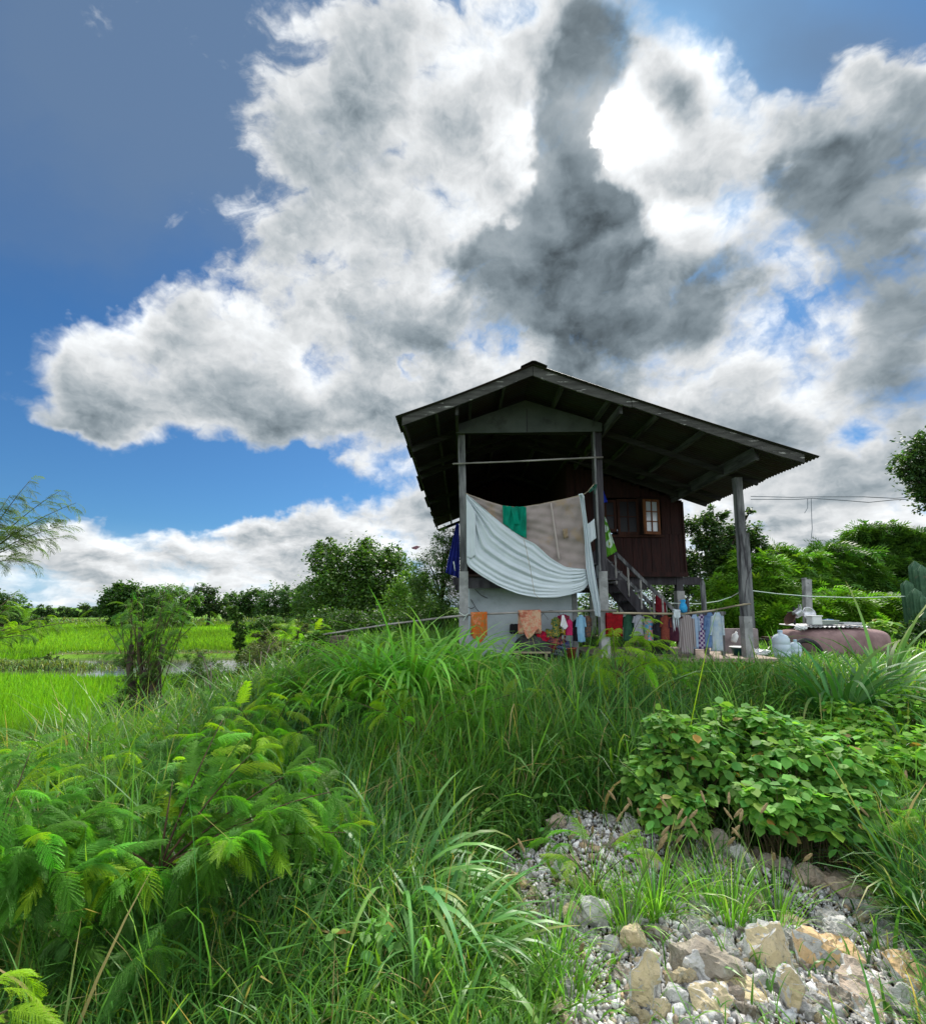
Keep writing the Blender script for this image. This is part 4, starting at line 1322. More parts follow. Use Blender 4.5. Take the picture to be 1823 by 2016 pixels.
m.build('body', mat_std('red_clay', (0.20, 0.125, 0.125), (0.30, 0.20, 0.195), 3.5, 0.9, 0.5, 25, c3=(0.13, 0.085, 0.08), s3=3, t3=(0.55, 0.72)), tk, smooth=True)
c0 = P(1588, 1290, YT - 0.62)
ty = MB()
for rr_, z_ in ((0.30, 0),):
    rows = []
    for i in range(49):
        th = 2 * math.pi * i / 48
        row = []
        for j in range(13):
            ph = 2 * math.pi * j / 12
            r_ = 0.265 + 0.045 * math.cos(ph)
            row.append((c0.x + r_ * math.cos(th), c0.y + 0.05 * math.sin(ph), c0.z + r_ * math.sin(th)))
        rows.append(row)
    ty.grid(rows)
tag(ty.build('old_tyre', mat_std('tyre_rubber', (0.02, 0.02, 0.022), (0.04, 0.04, 0.042), 8, 0.8), smooth=True), 'black worn tyre leaning against the clay tank', 'tyre')

zt_top = ztop
ps = MB()
rows = []
xa, xb = P(1572, 1236, YT - 0.2).x, P(1692, 1236, YT - 0.2).x
for i in range(97):
    x = xa + (xb - xa) * i / 96
    rows.append([(x, YT - 0.45 + 0.8 * j / 4, zt_top + 0.025 + 0.012 * math.sin(i * 0.9) + 0.02 * j / 4) for j in range(5)])
ps.grid(rows)
o = ps.build('corrugated_sheet', mat_std('grey_tin', (0.45, 0.46, 0.48), (0.30, 0.31, 0.33), 5, 0.5, metal=0.3))
o.modifiers.new('thickness', 'SOLIDIFY').thickness = 0.008
tag(o, 'loose grey corrugated sheet lying on top of the clay tank', 'metal sheet')
base = zt_top + 0.065
M_steel = mat_std('scratched_aluminium', (0.55, 0.57, 0.60), (0.40, 0.42, 0.45), 10, 0.35, metal=0.7)
M_soot = mat_std('sooty_iron', (0.018, 0.016, 0.016), (0.04, 0.035, 0.03), 10, 0.7)


def on_tank(px, dyy=0.0):
    return Vector((P(px, 1230, YT - 0.2).x, YT - 0.2 + dyy, base))


wb = thing('white_bucket', 'square white bucket standing on the corrugated sheet', 'bucket', on_tank(1592, -0.15))
c = wb.location
MB().box(c + Vector((-0.095, -0.09, 0)), c + Vector((0.095, 0.09, 0.16))).build('body', M_wpl, wb, bevel=0.015)
MB().box(c + Vector((-0.105, -0.10, 0.155)), c + Vector((0.105, 0.10, 0.178))).build('rim', M_wpl, wb, bevel=0.006)
bw = thing('aluminium_bowl', 'round aluminium bowl propped upright behind the white bucket', 'bowl', on_tank(1592, 0.1))
c = P(1592, 1208, YT)
MB().lathe([(0.001, -0.05), (0.07, -0.05), (0.115, 0.0), (0.13, 0.015), (0.13, 0.02), (0.112, 0.008), (0.068, -0.04), (0.001, -0.04)], c, 28).build('body', M_steel, bw, smooth=True, rot=Matrix.Rotation(R(75), 3, 'X'), about=c)
pt = thing('hanging_pot', 'shiny aluminium pot with a handle hung at the left end of the tank', 'pot', P(1570, 1215, YT))
c = P(1570, 1208, YT - 0.1)
MB().lathe([(0.001, -0.07), (0.06, -0.07), (0.075, -0.05), (0.075, 0.06), (0.085, 0.065), (0.07, 0.06), (0.065, -0.05), (0.001, -0.06)], c, 22).build('body', M_steel, pt, smooth=True, rot=Matrix.Rotation(R(60), 3, 'Y'), about=c)
MB().tube([c + Vector((0.02, 0, 0.05)), c + Vector((0.03, 0, 0.19))], 0.010, 6).build('handle', M_soot, pt)
pn = thing('rusty_wok', 'rusty brown wok hanging below the aluminium pot', 'wok', P(1556, 1225, YT))
c = P(1556, 1218, YT - 0.05)
MB().lathe([(0.001, -0.06), (0.06, -0.05), (0.12, -0.01), (0.145, 0.02), (0.14, 0.022), (0.115, 0.0), (0.055, -0.038), (0.001, -0.045)], c, 24).build('body', mat_std('rusty_iron', (0.10, 0.05, 0.035), (0.06, 0.035, 0.03), 8, 0.8), pn, smooth=True, rot=Matrix.Rotation(R(-65), 3, 'Y'), about=c)
rk2 = thing('utensil_post', 'short dark forked post carrying the pot and wok', 'post', ground_at(1563, YT))
MB().tube([ground_at(1563, YT + 0.05), P(1563, 1196, YT + 0.05)], 0.02, 7).build('stem', M_darkwood, rk2)
for px in (1574, 1578):
    MB().tube([P(px, 1212, YT - 0.05), P(px - 2, 1190, YT)], 0.008, 5).build('ladle', M_steel, rk2)
MB().tube([P(1550, 1206, YT), P(1578, 1203, YT)], 0.01, 6).build('crossbar', M_darkwood, rk2)
bx = thing('grey_box', 'flat grey green box lying on the corrugated sheet', 'box', on_tank(1627, 0.05))
c = bx.location
MB().box(c + Vector((-0.16, -0.14, 0)), c + Vector((0.18, 0.14, 0.07))).build('body', mat_std('grey_green_box', (0.22, 0.26, 0.23), (0.15, 0.18, 0.16), 6, 0.6), bx, bevel=0.004)
MB().box(c + Vector((-0.165, -0.145, 0.0705)), c + Vector((0.185, 0.145, 0.086))).build('lid', mat_std('pale_box_lid', (0.36, 0.41, 0.36), None, rough=0.6), bx, bevel=0.003)
bt2 = thing('blue_tub', 'small blue plastic tub behind the grey box', 'tub', on_tank(1649, 0.22))
MB().lathe([(0.001, 0), (0.065, 0.0), (0.075, 0.08), (0.083, 0.082), (0.083, 0.095), (0.001, 0.10)], bt2.location, 18).build('body', mat_std('blue_plastic', (0.01, 0.13, 0.45), None, rough=0.4), bt2, smooth=True)
tr = thing('aluminium_tray', 'shallow shiny aluminium tray at the right end of the corrugated sheet', 'tray', on_tank(1664, -0.05))
c = tr.location
MB().box(c + Vector((-0.17, -0.13, 0)), c + Vector((0.17, 0.13, 0.012))).box(c + Vector((-0.19, -0.15, 0.012)), c + Vector((0.19, -0.125, 0.045))).box(c + Vector((-0.19, 0.125, 0.012)), c + Vector((0.19, 0.15, 0.045))).box(c + Vector((-0.19, -0.125, 0.012)), c + Vector((-0.165, 0.125, 0.045))).box(c + Vector((0.165, -0.125, 0.012)), c + Vector((0.19, 0.125, 0.045))).build('body', M_steel, tr)
dk_ = thing('black_pot', 'low black cooking pot between the white bucket and the grey box', 'pot', on_tank(1607, 0.12))
MB().lathe([(0.001, 0), (0.08, 0.0), (0.10, 0.04), (0.095, 0.10), (0.105, 0.105), (0.001, 0.12)], dk_.location, 20).build('body', M_soot, dk_, smooth=True)
MB().lathe([(0.012, 0.12), (0.018, 0.14), (0.004, 0.145)], dk_.location, 8).build('lid_knob', M_steel, dk_)
bn = thing('plank_bench', 'dark plank bench sticking out left of the clay tank', 'bench', ground_at(1520, YT))
a_ = P(1501, 1259, YT)
b_ = P(1541, 1259, YT)
MB().box((a_.x, YT - 0.2, a_.z - 0.015), (b_.x, YT + 0.15, a_.z + 0.015)).build('plank', M_darkwood, bn)
MB().box((a_.x + 0.04, YT - 0.16, a_.z + 0.016), (b_.x, YT + 0.10, a_.z + 0.05)).build('plank', M_redframe, bn)
for xx in (a_.x + 0.08, b_.x - 0.08):
    MB().beam((xx, YT, float(zt(xx, YT))), (xx, YT, a_.z - 0.016), 0.05, 0.05, up=(0, 1, 0)).build('leg', M_darkwood, bn)


M_jug = mat_std('bluish_white_plastic', (0.50, 0.60, 0.68), (0.42, 0.52, 0.62), 6, 0.4)


def water_jug(name, label, px, Y, s=1.0):
    g = ground_at(px, Y)
    t = thing(name, label, 'water bottle', g)
    pr_ = [(0.001, 0), (0.13, 0.0), (0.138, 0.02), (0.138, 0.12), (0.130, 0.13), (0.138, 0.14), (0.138, 0.24), (0.130, 0.25), (0.138, 0.26), (0.136, 0.34), (0.10, 0.40), (0.04, 0.43), (0.034, 0.445), (0.034, 0.47)]
    MB().lathe([(r_ * s, z_ * s) for r_, z_ in pr_], g, 26).build('body', M_jug, t, smooth=True)
    MB().lathe([(0.038 * s, 0.455 * s), (0.04 * s, 0.46 * s), (0.04 * s, 0.49 * s), (0.001, 0.492 * s)], g, 16).build('cap', mat_std('pale_blue_cap' + name, (0.35, 0.50, 0.65), None, rough=0.4), t)
    return t


water_jug('water_jug', 'big white water bottle standing in the weeds before the clay tank', 1536, 8.3, 1.0)
water_jug('small_water_jug', 'smaller white jug half hidden right of the big water bottle', 1564, 8.45, 0.66)
for k, (px, Y, s_, lb) in enumerate(((1488, 8.5, 0.16, 'crumpled white plastic bag on the ground at the right post'), (1503, 8.7, 0.12, 'flat white plastic bag between the right post and the bench'), (1577, YT - 0.42, 0.10, 'white crumpled bag on the left shoulder of the clay tank'))):
    bm = bmesh.new()
    bmesh.ops.create_icosphere(bm, subdivisions=3, radius=1)
    g = ground_at(px, Y)
    if k == 2:
        g = Vector((g.x, Y, base - 0.09))
    for v in bm.verts:
        p = v.co.copy()
        d = 1 + 0.25 * math.sin(9 * p.x + k) * math.cos(8 * p.y) + 0.15 * math.sin(17 * p.z + 9 * p.x)
        v.co = Vector((p.x * s_ * d, p.y * s_ * 0.7 * d, p.z * s_ * 0.45 * d + s_ * 0.4)) + g
    me = bpy.data.meshes.new('plastic_bag')
    bm.to_mesh(me)
    bm.free()
    me.materials.append(M_wpl)
    tag(link(bpy.data.objects.new('plastic_bag', me)), lb, 'plastic bag')

# concrete fence post with a shoulder
fp = thing('concrete_post', 'square grey concrete fence post rising behind the pans', 'post', ground_at(1588, 9.9))
g = ground_at(1588, 9.9)
MB().beam(g - Vector((0, 0, 0.1)), P(1588, 1141, 9.9), 0.14, 0.12, up=(0, 1, 0)).build('shaft', M_concrete, fp, bevel=0.008)
MB().beam(P(1583, 1141, 9.9) + Vector((0, 0, 0.005)), P(1583, 1139, 9.9) + Vector((0, 0, 0.012)), 0.05, 0.10, up=(0, 1, 0)).build('tenon', M_concrete, fp)

# ------------------------------------------------------------------ plant geometry
def proj(X, Y, Z):
    """where world points fall in the photograph: used to thin planting where rocks show"""
    dx_, dy_, dz_ = X, Y, Z - EYE
    f = dy_ * math.cos(PITCH) + dz_ * math.sin(PITCH)
    u = -dy_ * math.sin(PITCH) + dz_ * math.cos(PITCH)
    f = np.maximum(f, 1e-3)
    return 911.5 + 913 * dx_ / f, 1080 - 913 * u / f


def inpoly(x, y, poly):
    ins = np.zeros(np.shape(x), bool)
    n = len(poly)
    for i in range(n):
        x0, y0 = poly[i]
        x1, y1 = poly[(i + 1) % n]
        c = ((y0 > y) != (y1 > y)) & (x < (x1 - x0) * (y - y0) / (y1 - y0 + 1e-9) + x0)
        ins ^= c
    return ins


ROCKS = [(1000, 1700), (1060, 1630), (1150, 1600), (1250, 1625), (1400, 1650), (1560, 1690), (1740, 1675), (1790, 1730), (1750, 1800), (1830, 1880), (1900, 1990), (1900, 2400), (1100, 2400), (1085, 2016), (1075, 1900), (1010, 1800)]


def rockzone(X, Y):
    px, py = proj(X, Y, zt(X, Y))
    n = 18 * np.sin(X * 9) + 14 * np.sin(Y * 11 + X * 5)
    return inpoly(px + n, py + n * 0.6, ROCKS)


def blades(base, h, w, az, lean, bend, K, col, tip=None, tw=None):
    N = len(base)
    t = np.linspace(0, 1, K + 1)
    a = lean[:, None] + bend[:, None] * (t[None, :] ** 1.3)
    ds = (h / K)[:, None]
    am = (a[:, 1:] + a[:, :-1]) / 2
    r = np.concatenate([np.zeros((N, 1)), np.cumsum(np.sin(am) * ds, 1)], 1)
    z = np.concatenate([np.zeros((N, 1)), np.cumsum(np.cos(am) * ds, 1)], 1)
    ca, sa = np.cos(az)[:, None], np.sin(az)[:, None]
    side = np.zeros(N) if tw is None else tw
    sx, sy = -np.sin(az + side)[:, None], np.cos(az + side)[:, None]
    prof = np.minimum(1.0, 0.55 + 1.6 * t) * np.clip(1 - t, 0, 1) ** 0.55
    prof[-1] = 0.04
    ww = w[:, None] * prof[None, :] / 2
    cx = base[:, 0:1] + r * ca
    cy = base[:, 1:2] + r * sa
    cz = base[:, 2:3] + z
    L = np.stack([cx - sx * ww, cy - sy * ww, cz], -1)
    Rr = np.stack([cx + sx * ww, cy + sy * ww, cz + 0.25 * ww], -1)
    V = np.stack([L, Rr], 2).reshape(-1, 3)
    idx = np.arange(N)[:, None] * (2 * (K + 1)) + np.arange(K)[None, :] * 2
    idx = idx.ravel()
    F = np.stack([idx, idx + 1, idx + 3, idx + 2], -1)
    shade = (0.75 + 0.35 * t)[None, :, None]  # shade at the roots put into the blade colour, for depth
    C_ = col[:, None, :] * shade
    if tip is not None:
        k = (t ** 4)[None, :, None] * tip[:, None, None]
        C_ = C_ * (1 - k) + np.array([0.30, 0.24, 0.08]) * k
    C_ = np.repeat(C_[:, :, None, :], 2, 2).reshape(-1, 3)
    return V, F, C_


def cat(parts):
    V, F, C_ = [], [], []
    n = 0
    for v, f, c in parts:
        V.append(v)
        F.append(f + n)
        C_.append(c)
        n += len(v)
    return np.concatenate(V), np.concatenate(F), np.concatenate(C_)


def rots(az, el, roll):
    """local x along the leaf, z up; turned by azimuth, raised by el, rolled about itself"""
    ca, sa, ce, se, cr, sr = np.cos(az), np.sin(az), np.cos(el), np.sin(el), np.cos(roll), np.sin(roll)
    X = np.stack([ca * ce, sa * ce, se], -1)
    S = np.stack([-sa, ca, np.zeros_like(ca)], -1)
    U = np.cross(X, S)
    Yv = S * cr[:, None] + U * sr[:, None]
    Z = np.cross(X, Yv)
    return np.stack([X, Yv, Z], -1)


def inst(tv, tf, pos, M, sc, col, tcol=None):
    N, n = len(pos), len(tv)
    V = np.einsum('nij,kj->nki', M, tv) * sc[:, None, None] + pos[:, None, :]
    F = (tf[None] + (np.arange(N) * n)[:, None, None]).reshape(-1, tf.shape[1])
    c = np.repeat(col[:, None, :], n, 1)
    if tcol is not None:
        c = c * tcol[None, :, None]
    return V.reshape(-1, 3), F, c.reshape(-1, 3)


def jitcol(c, n, amt=0.25, hue=0.12):
    c = np.array(c, float)
    g = np.exp(rng.normal(0, amt, n))[:, None]
    hshift = rng.normal(0, hue, n)
    k = np.stack([1 + hshift, np.ones(n), 1 - hshift * 0.8], -1)
    return np.clip(c[None] * g * k, 0.002, 0.9)


def mkfrond(npin, nleaf, droop, lw=0.016, ll=0.050, plen=0.42):
    """feathery twice divided leaf, one unit long"""
    V, F = [], []
    rj = random.Random(int(droop * 100) + npin)

    def quad(a, b, c, d):
        i = len(V)
        V.extend([a, b, c, d])
        F.append((i, i + 1, i + 2, i + 3))

    def path(t):
        a = -droop * t
        # arc with total turn droop
        if abs(droop) < 1e-3:
            return np.array([t, 0, 0]), np.array([1, 0, 0.])
        return np.array([math.sin(droop * t) / droop, 0, -(1 - math.cos(droop * t)) / droop]), np.array([math.cos(a), 0, math.sin(a)])
    q = [path(k / 8)[0] for k in range(9)]
    for k in range(8):
        quad(q[k] + [0, -.006, 0], q[k] + [0, .006, 0], q[k + 1] + [0, .005, 0], q[k + 1] + [0, -.005, 0])
    for i in range(npin):
        t = 0.18 + 0.82 * i / (npin - 1)
        p, d = path(t)
        L = plen * (0.55 + 0.45 * math.sin(math.pi * (0.25 + 0.65 * i / (npin - 1))))
        for s in (-1, 1):
            ang = R(62 - 34 * i / (npin - 1) + rj.uniform(-7, 7))
            sag = rj.uniform(0.16, 0.55)
            pd = d * math.cos(ang) + np.array([0, s * math.sin(ang), 0])
            side = np.cross(pd, [0, 0, 1.])
            side /= np.linalg.norm(side)
            for k in range(nleaf):
                u = (k + 0.6) / nleaf
                c = p + pd * L * u + np.array([0, 0, -sag * L * u * u * 1.6])
                l2 = ll * (1 - 0.35 * u) * (0.7 + 0.3 * math.sin(math.pi * u)) * rj.uniform(0.75, 1.15)
                for g in (-1, 1):
                    e = side * g * 0.92 + pd * 0.38
                    tipp = c + e * l2 + np.array([0, 0, rj.uniform(-0.018, 0.006)])
                    quad(c - pd * lw * 0.3, c + e * l2 * 0.5 - pd * lw * 0.5, tipp, c + e * l2 * 0.5 + pd * lw * 0.5)
    return np.array(V), np.array(F)


def mkfrond_far(npin=5, droop=1.1):
    V, F = [], []
    for i in range(npin):
        t = 0.2 + 0.8 * i / (npin - 1)
        p = np.array([math.sin(droop * t) / droop, 0, -(1 - math.cos(droop * t)) / droop])
        for s in (-1, 1):
            ang = R(60 - 34 * i / (npin - 1))
            d = np.array([math.cos(ang), s * math.sin(ang), -0.25])
            side = np.cross(d, [0, 0, 1.])
            side /= np.linalg.norm(side)
            L = 0.40
            b = len(V)
            V += [p, p + d * L * 0.5 + side * 0.055, p + d * L + np.array([0, 0, -0.05]), p + d * L * 0.5 - side * 0.055]
            F.append((b, b + 1, b + 2, b + 3))
    return np.array(V), np.array(F)


FRONDS = [mkfrond(14, 15, dr, lw=0.024, ll=0.050, plen=0.27) for dr in (0.4, 0.9, 1.4, 2.0)]
FRONDS_MID = [mkfrond(9, 7, dr, lw=0.052, ll=0.060, plen=0.28) for dr in (0.5, 1.1, 1.8)]
FROND_FAR = [mkfrond_far(5, dr) for dr in (0.7, 1.5)]
OVAL = (np.array([(0, 0, 0), (0.22, -0.30, 0.05), (0.62, -0.36, 0.05), (1.0, 0, -0.06), (0.62, 0.36, 0.05), (0.22, 0.30, 0.05), (0.45, 0, -0.02)]),
        np.array([(0, 1, 6, 5), (1, 2, 6, 6), (2, 3, 6, 6), (3, 4, 6, 6), (4, 5, 6, 6)]))
OVALF = np.array([(0, 1, 2, 6), (6, 2, 3, 4), (6, 4, 5, 0)])
OVALV = OVAL[0]
DIAM = (np.array([(0, 0, 0), (0.45, -0.30, 0.03), (1, 0, -0.05), (0.45, 0.30, 0.03)]), np.array([(0, 1, 2, 3)]))
NARROW = (np.array([(0, 0, 0), (0.4, -0.13, 0.02), (1, 0, -0.14), (0.4, 0.13, 0.02)]), np.array([(0, 1, 2, 3)]))

G_MID = (0.070, 0.165, 0.022)
G_DARK = (0.040, 0.105, 0.018)
G_LIGHT = (0.13, 0.27, 0.025)
G_YEL = (0.20, 0.33, 0.02)


# ------------------------------------------------------------------ grass over the plot
def scatter(n, y0, y1, xl=None, xr=None, side=1.08):
    Y = np.exp(rng.uniform(np.log(y0), np.log(y1), n))
    u = rng.uniform(-1, 1, n)
    X = u * (side * Y + 0.35)
    if xl is not None:
        X = np.where(X < xl, np.nan, X)
    k = ~np.isnan(X)
    return X[k], Y[k]


def clumpnoise(X, Y, f, s):
    return 0.5 + 0.25 * (np.sin(f * X + 1.7 * s + 1.3 * np.sin(f * 0.7 * Y + s)) + np.sin(f * 1.1 * Y + 0.6 * s + 1.1 * np.sin(f * 0.8 * X - s)))


def make_grass():
    parts = []
    # the three belts: near, middle, behind the house
    X, Y = scatter(150000, 1.15, 8.6)
    keep = X > -6.2
    keep &= ~rockzone(X, Y) | (rng.uniform(0, 1, len(X)) < 0.045)
    pad = (X > 2.2) & (X < 5.3) & (Y > 7.55) & (Y < 10.2)
    store = (X > -0.2) & (X < 2.6) & (Y > 8.2)
    keep &= ~pad & ~store
    dens = clumpnoise(X, Y, 3.1, 1.0)
    keep &= rng.uniform(0, 1, len(X)) < (0.45 + 0.8 * dens)
    bush = np.exp(-(((X - 1.75) / 1.0) ** 2 + ((Y - 3.2) / 0.45) ** 2))
    keep &= rng.uniform(0, 1, len(X)) > bush * 0.9
    X, Y = X[keep], Y[keep]
    n = len(X)
    Z = zt(X, Y)
    hh = 0.24 + 0.30 * clumpnoise(X, Y, 1.6, 3.0)
    hh *= np.where(Y > 6.0, 1 - 0.72 * sstep(5.9, 7.4, Y), 1)
    hh *= np.where(X > 1.2, 0.9, 1.0) * (1 + 0.24 * sstep(3.2, 4.2, Y) * (1 - sstep(4.9, 5.8, Y)))
    hh *= 0.75 + 0.35 * sstep(1.2, 2.5, Y)
    px, py = proj(X, Y, Z)
    edge = np.zeros(n)
    for ox, oy in ((0.0, -0.25), (0.22, 0.0), (0.15, -0.2)):
        edge = np.maximum(edge, rockzone(X + ox, Y + oy).astype(float))
    hh *= 1 - 0.45 * edge
    hh *= 1 - 0.45 * sstep(-3.2, -4.6, X)
    # taller hummock left of the stones where broad grass grows
    hh *= np.exp(rng.normal(0, 0.28, n))
    w = (0.0062 + 0.0013 * Y) * np.exp(rng.normal(0, 0.48, n))
    az = rng.uniform(0, 6.283, n)
    lean = np.abs(rng.normal(0, 0.32, n))
    bend = np.abs(rng.normal(1.35, 0.7, n))
    mixv = clumpnoise(X, Y, 2.2, 8.0)[:, None]
    col = jitcol((1, 1, 1), n, 0.28, 0.14) * (np.array((0.040, 0.125, 0.030)) * (1 - mixv) + np.array((0.105, 0.245, 0.034)) * mixv)
    yel = rng.uniform(0, 1, n) < 0.09
    col[yel] = jitcol((0.15, 0.27, 0.02), yel.sum(), 0.2)
    ded = rng.uniform(0, 1, n) < 0.035
    col[ded] = jitcol((0.24, 0.20, 0.09), ded.sum(), 0.25)
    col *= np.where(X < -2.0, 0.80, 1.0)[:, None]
    tip = (rng.uniform(0, 1, n) < 0.07) * 1.0
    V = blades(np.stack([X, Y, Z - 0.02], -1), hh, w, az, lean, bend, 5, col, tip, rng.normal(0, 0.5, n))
    parts.append(V)
    # low filler leaves so that no soil shows through
    X, Y = scatter(70000, 1.1, 8.6)
    keep = (X > -6.3) & ~rockzone(X, Y)
    keep &= ~((X > 2.2) & (X < 5.3) & (Y > 7.6) & (Y < 10.2)) & ~((X > -0.2) & (X < 2.6) & (Y > 8.2))
    X, Y = X[keep], Y[keep]
    n = len(X)
    V = blades(np.stack([X, Y, zt(X, Y) - 0.01], -1), rng.uniform(0.08, 0.26, n), (0.007 + 0.0016 * Y) * rng.uniform(0.7, 1.4, n), rng.uniform(0, 6.283, n),
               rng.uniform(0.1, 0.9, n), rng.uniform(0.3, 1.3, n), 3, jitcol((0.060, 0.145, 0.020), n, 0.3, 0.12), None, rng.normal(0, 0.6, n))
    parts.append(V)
    # behind and beside the house
    Y = np.exp(rng.uniform(np.log(8.6), np.log(24), 46000))
    X = rng.uniform(-0.62, 1.1, 46000) * Y
    keep = (X > -6.2) & ~((X > -0.2) & (X < 5.35) & (Y < 10.2)) & ~((X > 0) & (X < 4.7) & (Y > 10) & (Y < 17) & (rng.uniform(0, 1, len(X)) < 0.7))
    X, Y = X[keep], Y[keep]
    n = len(X)
    hb = np.where(X > 5.0, 0.20, 0.28) * np.exp(rng.normal(0, 0.35, n)) * (0.6 + 0.9 * clumpnoise(X, Y, 1.2, 5.0))
    V = blades(np.stack([X, Y, zt(X, Y) - 0.02], -1), hb, 0.0028 * Y * rng.uniform(0.6, 1.3, n), rng.uniform(0, 6.283, n),
               rng.uniform(0.05, 0.6, n), rng.uniform(0.2, 1.3, n), 3, jitcol((0.085, 0.20, 0.025), n, 0.28, 0.14), None, rng.normal(0, 0.6, n))
    parts.append(V)
    V, F, C_ = cat(parts)
    o = npmesh('grass', V, F, M_GRASS, col=C_, smooth=True)
    tag(o, 'dense tangled green grass covering the plot around the house', 'grass', kind='stuff')


make_grass()


def make_rice():
    parts = []
    # near paddy
    n = 90000
    Y = np.exp(rng.uniform(np.log(5.2), np.log(19.5), n))
    X = -6.2 - rng.uniform(0, 1, n) * np.maximum(0.2, 1.08 * Y - 5.4)
    keep = ~((Y > 13.3) & (X > -16.6)) & ~((np.abs(Y - 16.2) < 0.7) & (np.abs(X + 15) < 2.6))
    X, Y = X[keep], Y[keep]
    n = len(X)
    h = 0.27 * np.exp(rng.normal(0, 0.2, n)) * (0.8 + 0.35 * clumpnoise(X, Y, 1.1, 2.0))
    V = blades(np.stack([X, Y, zt(X, Y) - 0.03], -1), h, 0.0020 * Y * rng.uniform(0.6, 1.3, n), rng.uniform(0, 6.283, n), np.abs(rng.normal(0, 0.14, n)),
               np.abs(rng.normal(0.25, 0.25, n)), 3, jitcol((0.145, 0.33, 0.014), n, 0.22, 0.10) * (0.75 + 0.5 * clumpnoise(X, Y, 0.9, 6))[:, None], None, rng.normal(0, 0.6, n))
    parts.append(V)
    n = 90000
    Y = np.exp(rng.uniform(np.log(20.9), np.log(58.0), n))
    X = -5.6 - rng.uniform(0, 1, n) * np.maximum(0.2, 1.08 * Y - 5.0)
    keep = ~((np.abs(Y - 53) < 1.6))
    X, Y = X[keep], Y[keep]
    n = len(X)
    V = blades(np.stack([X, Y, zt(X, Y) - 0.03], -1), 0.24 * np.exp(rng.normal(0, 0.2, n)), 0.0026 * Y * rng.uniform(0.6, 1.3, n), rng.uniform(0, 6.283, n), np.abs(rng.normal(0, 0.14, n)),
               np.abs(rng.normal(0.25, 0.25, n)), 2, jitcol((0.155, 0.32, 0.016), n, 0.2, 0.10) * (0.75 + 0.5 * clumpnoise(X, Y, 0.35, 6))[:, None], None, rng.normal(0, 0.6, n))
    parts.append(V)
    V, F, C_ = cat(parts)
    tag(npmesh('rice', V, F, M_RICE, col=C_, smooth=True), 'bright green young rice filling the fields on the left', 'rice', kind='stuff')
    # rough growth on the bunds
    parts = []
    n = 26000
    b = rng.integers(0, 4, n)
    Y = np.select([b == 0, b == 1, b == 2], [20.4 + rng.normal(0, 0.4, n), 16.2 + rng.normal(0, 0.35, n), 53 + rng.normal(0, 1.2, n)], rng.uniform(5, 14.3, n))
    X = np.select([b == 0, b == 1, b == 2], [rng.uniform(-20, -5.2, n), -15 + rng.normal(0, 1.3, n), rng.uniform(-62, -6, n)], -5.7 + rng.normal(0, 0.35, n))
    V = blades(np.stack([X, Y, zt(X, Y) - 0.02], -1), np.where(b == 0, 0.12, np.where(b == 1, 0.22, 0.3)) * rng.uniform(0.4, 1.3, n) * (0.7 + 0.9 * clumpnoise(X, Y, 1.5, 4)), np.maximum(0.008, 0.0022 * Y) * rng.uniform(0.6, 1.3, n), rng.uniform(0, 6.283, n), rng.uniform(0, 0.7, n),
               rng.uniform(0.2, 1.3, n), 3, jitcol((0.08, 0.125, 0.035), n, 0.35, 0.22), None, rng.normal(0, 0.6, n))
    V, F, C_ = V
    tag(npmesh('bund_weeds', V, F, M_GRASS, col=C_), 'rough weeds on the low banks between the rice fields', 'weeds', kind='stuff')


make_rice()


# ------------------------------------------------------------------ broad arching grass clumps
def grass_clump(name, label, base, n, h, w, spread=0.16, col=(0.075, 0.20, 0.03), bend=1.9, group=None, lean=0.35, K=9, dirbias=None):
    az = rng.uniform(0, 6.283, n)
    if dirbias is not None:
        az = np.where(rng.uniform(0, 1, n) < 0.5, dirbias + rng.normal(0, 0.7, n), az)
    r = spread * np.sqrt(rng.uniform(0, 1, n))
    B = np.stack([base[0] + r * np.cos(az), base[1] + r * np.sin(az), np.zeros(n)], -1)
    B[:, 2] = zt(B[:, 0], B[:, 1]) - 0.02
    hh = h * rng.uniform(0.55, 1.25, n)
    V, F, C_ = blades(B, hh, w * rng.uniform(0.6, 1.2, n), az + rng.normal(0, 0.3, n), np.abs(rng.normal(0.12, lean * 0.6, n)), np.abs(rng.normal(bend, 0.55, n)),
                      K, jitcol(col, n, 0.22, 0.10), (rng.uniform(0, 1, n) < 0.2) * 0.8, rng.normal(0, 0.25, n))
    o = npmesh(name, V, F, M_GRASS, col=C_, smooth=True)
    return tag(o, label, 'grass clump', group)


GC = 'broad leaved grass clumps before the left post'
for (px, py, Y, n, h, lb) in ((665, 1400, 5.2, 60, 0.80, 'leftmost broad leaved grass clump under the drying pole'), (735, 1400, 5.5, 110, 1.05, 'tall broad leaved grass clump below the middle of the drying pole'),
                              (810, 1400, 5.3, 130, 1.10, 'thickest broad leaved grass clump in the row before the left post'), (880, 1400, 5.6, 110, 1.05, 'broad leaved grass clump just left of the left post'),
                              (945, 1400, 5.7, 80, 0.85, 'rightmost broad leaved grass clump in front of the plaster wall')):
    p = P(px, py, Y)
    grass_clump('grass_clump', lb, (p.x, Y), int(n * 1.1), h * 1.22, 0.062, 0.26, (0.14, 0.33, 0.045), 2.3, GC, lean=0.25)
p = P(1650, 1420, 4.9)
grass_clump('grass_clump', 'dark bluish broad leaved grass clump in front of the clay tank', (p.x, 4.9), 100, 1.22, 0.066, 0.22, (0.045, 0.15, 0.030), 2.1, lean=0.15)
p = P(1745, 1400, 5.2)
grass_clump('grass_clump', 'arching broad leaved grass clump right of the clay tank', (p.x, 5.2), 60, 1.4, 0.055, 0.2, (0.08, 0.20, 0.04), 1.8, dirbias=0.2)
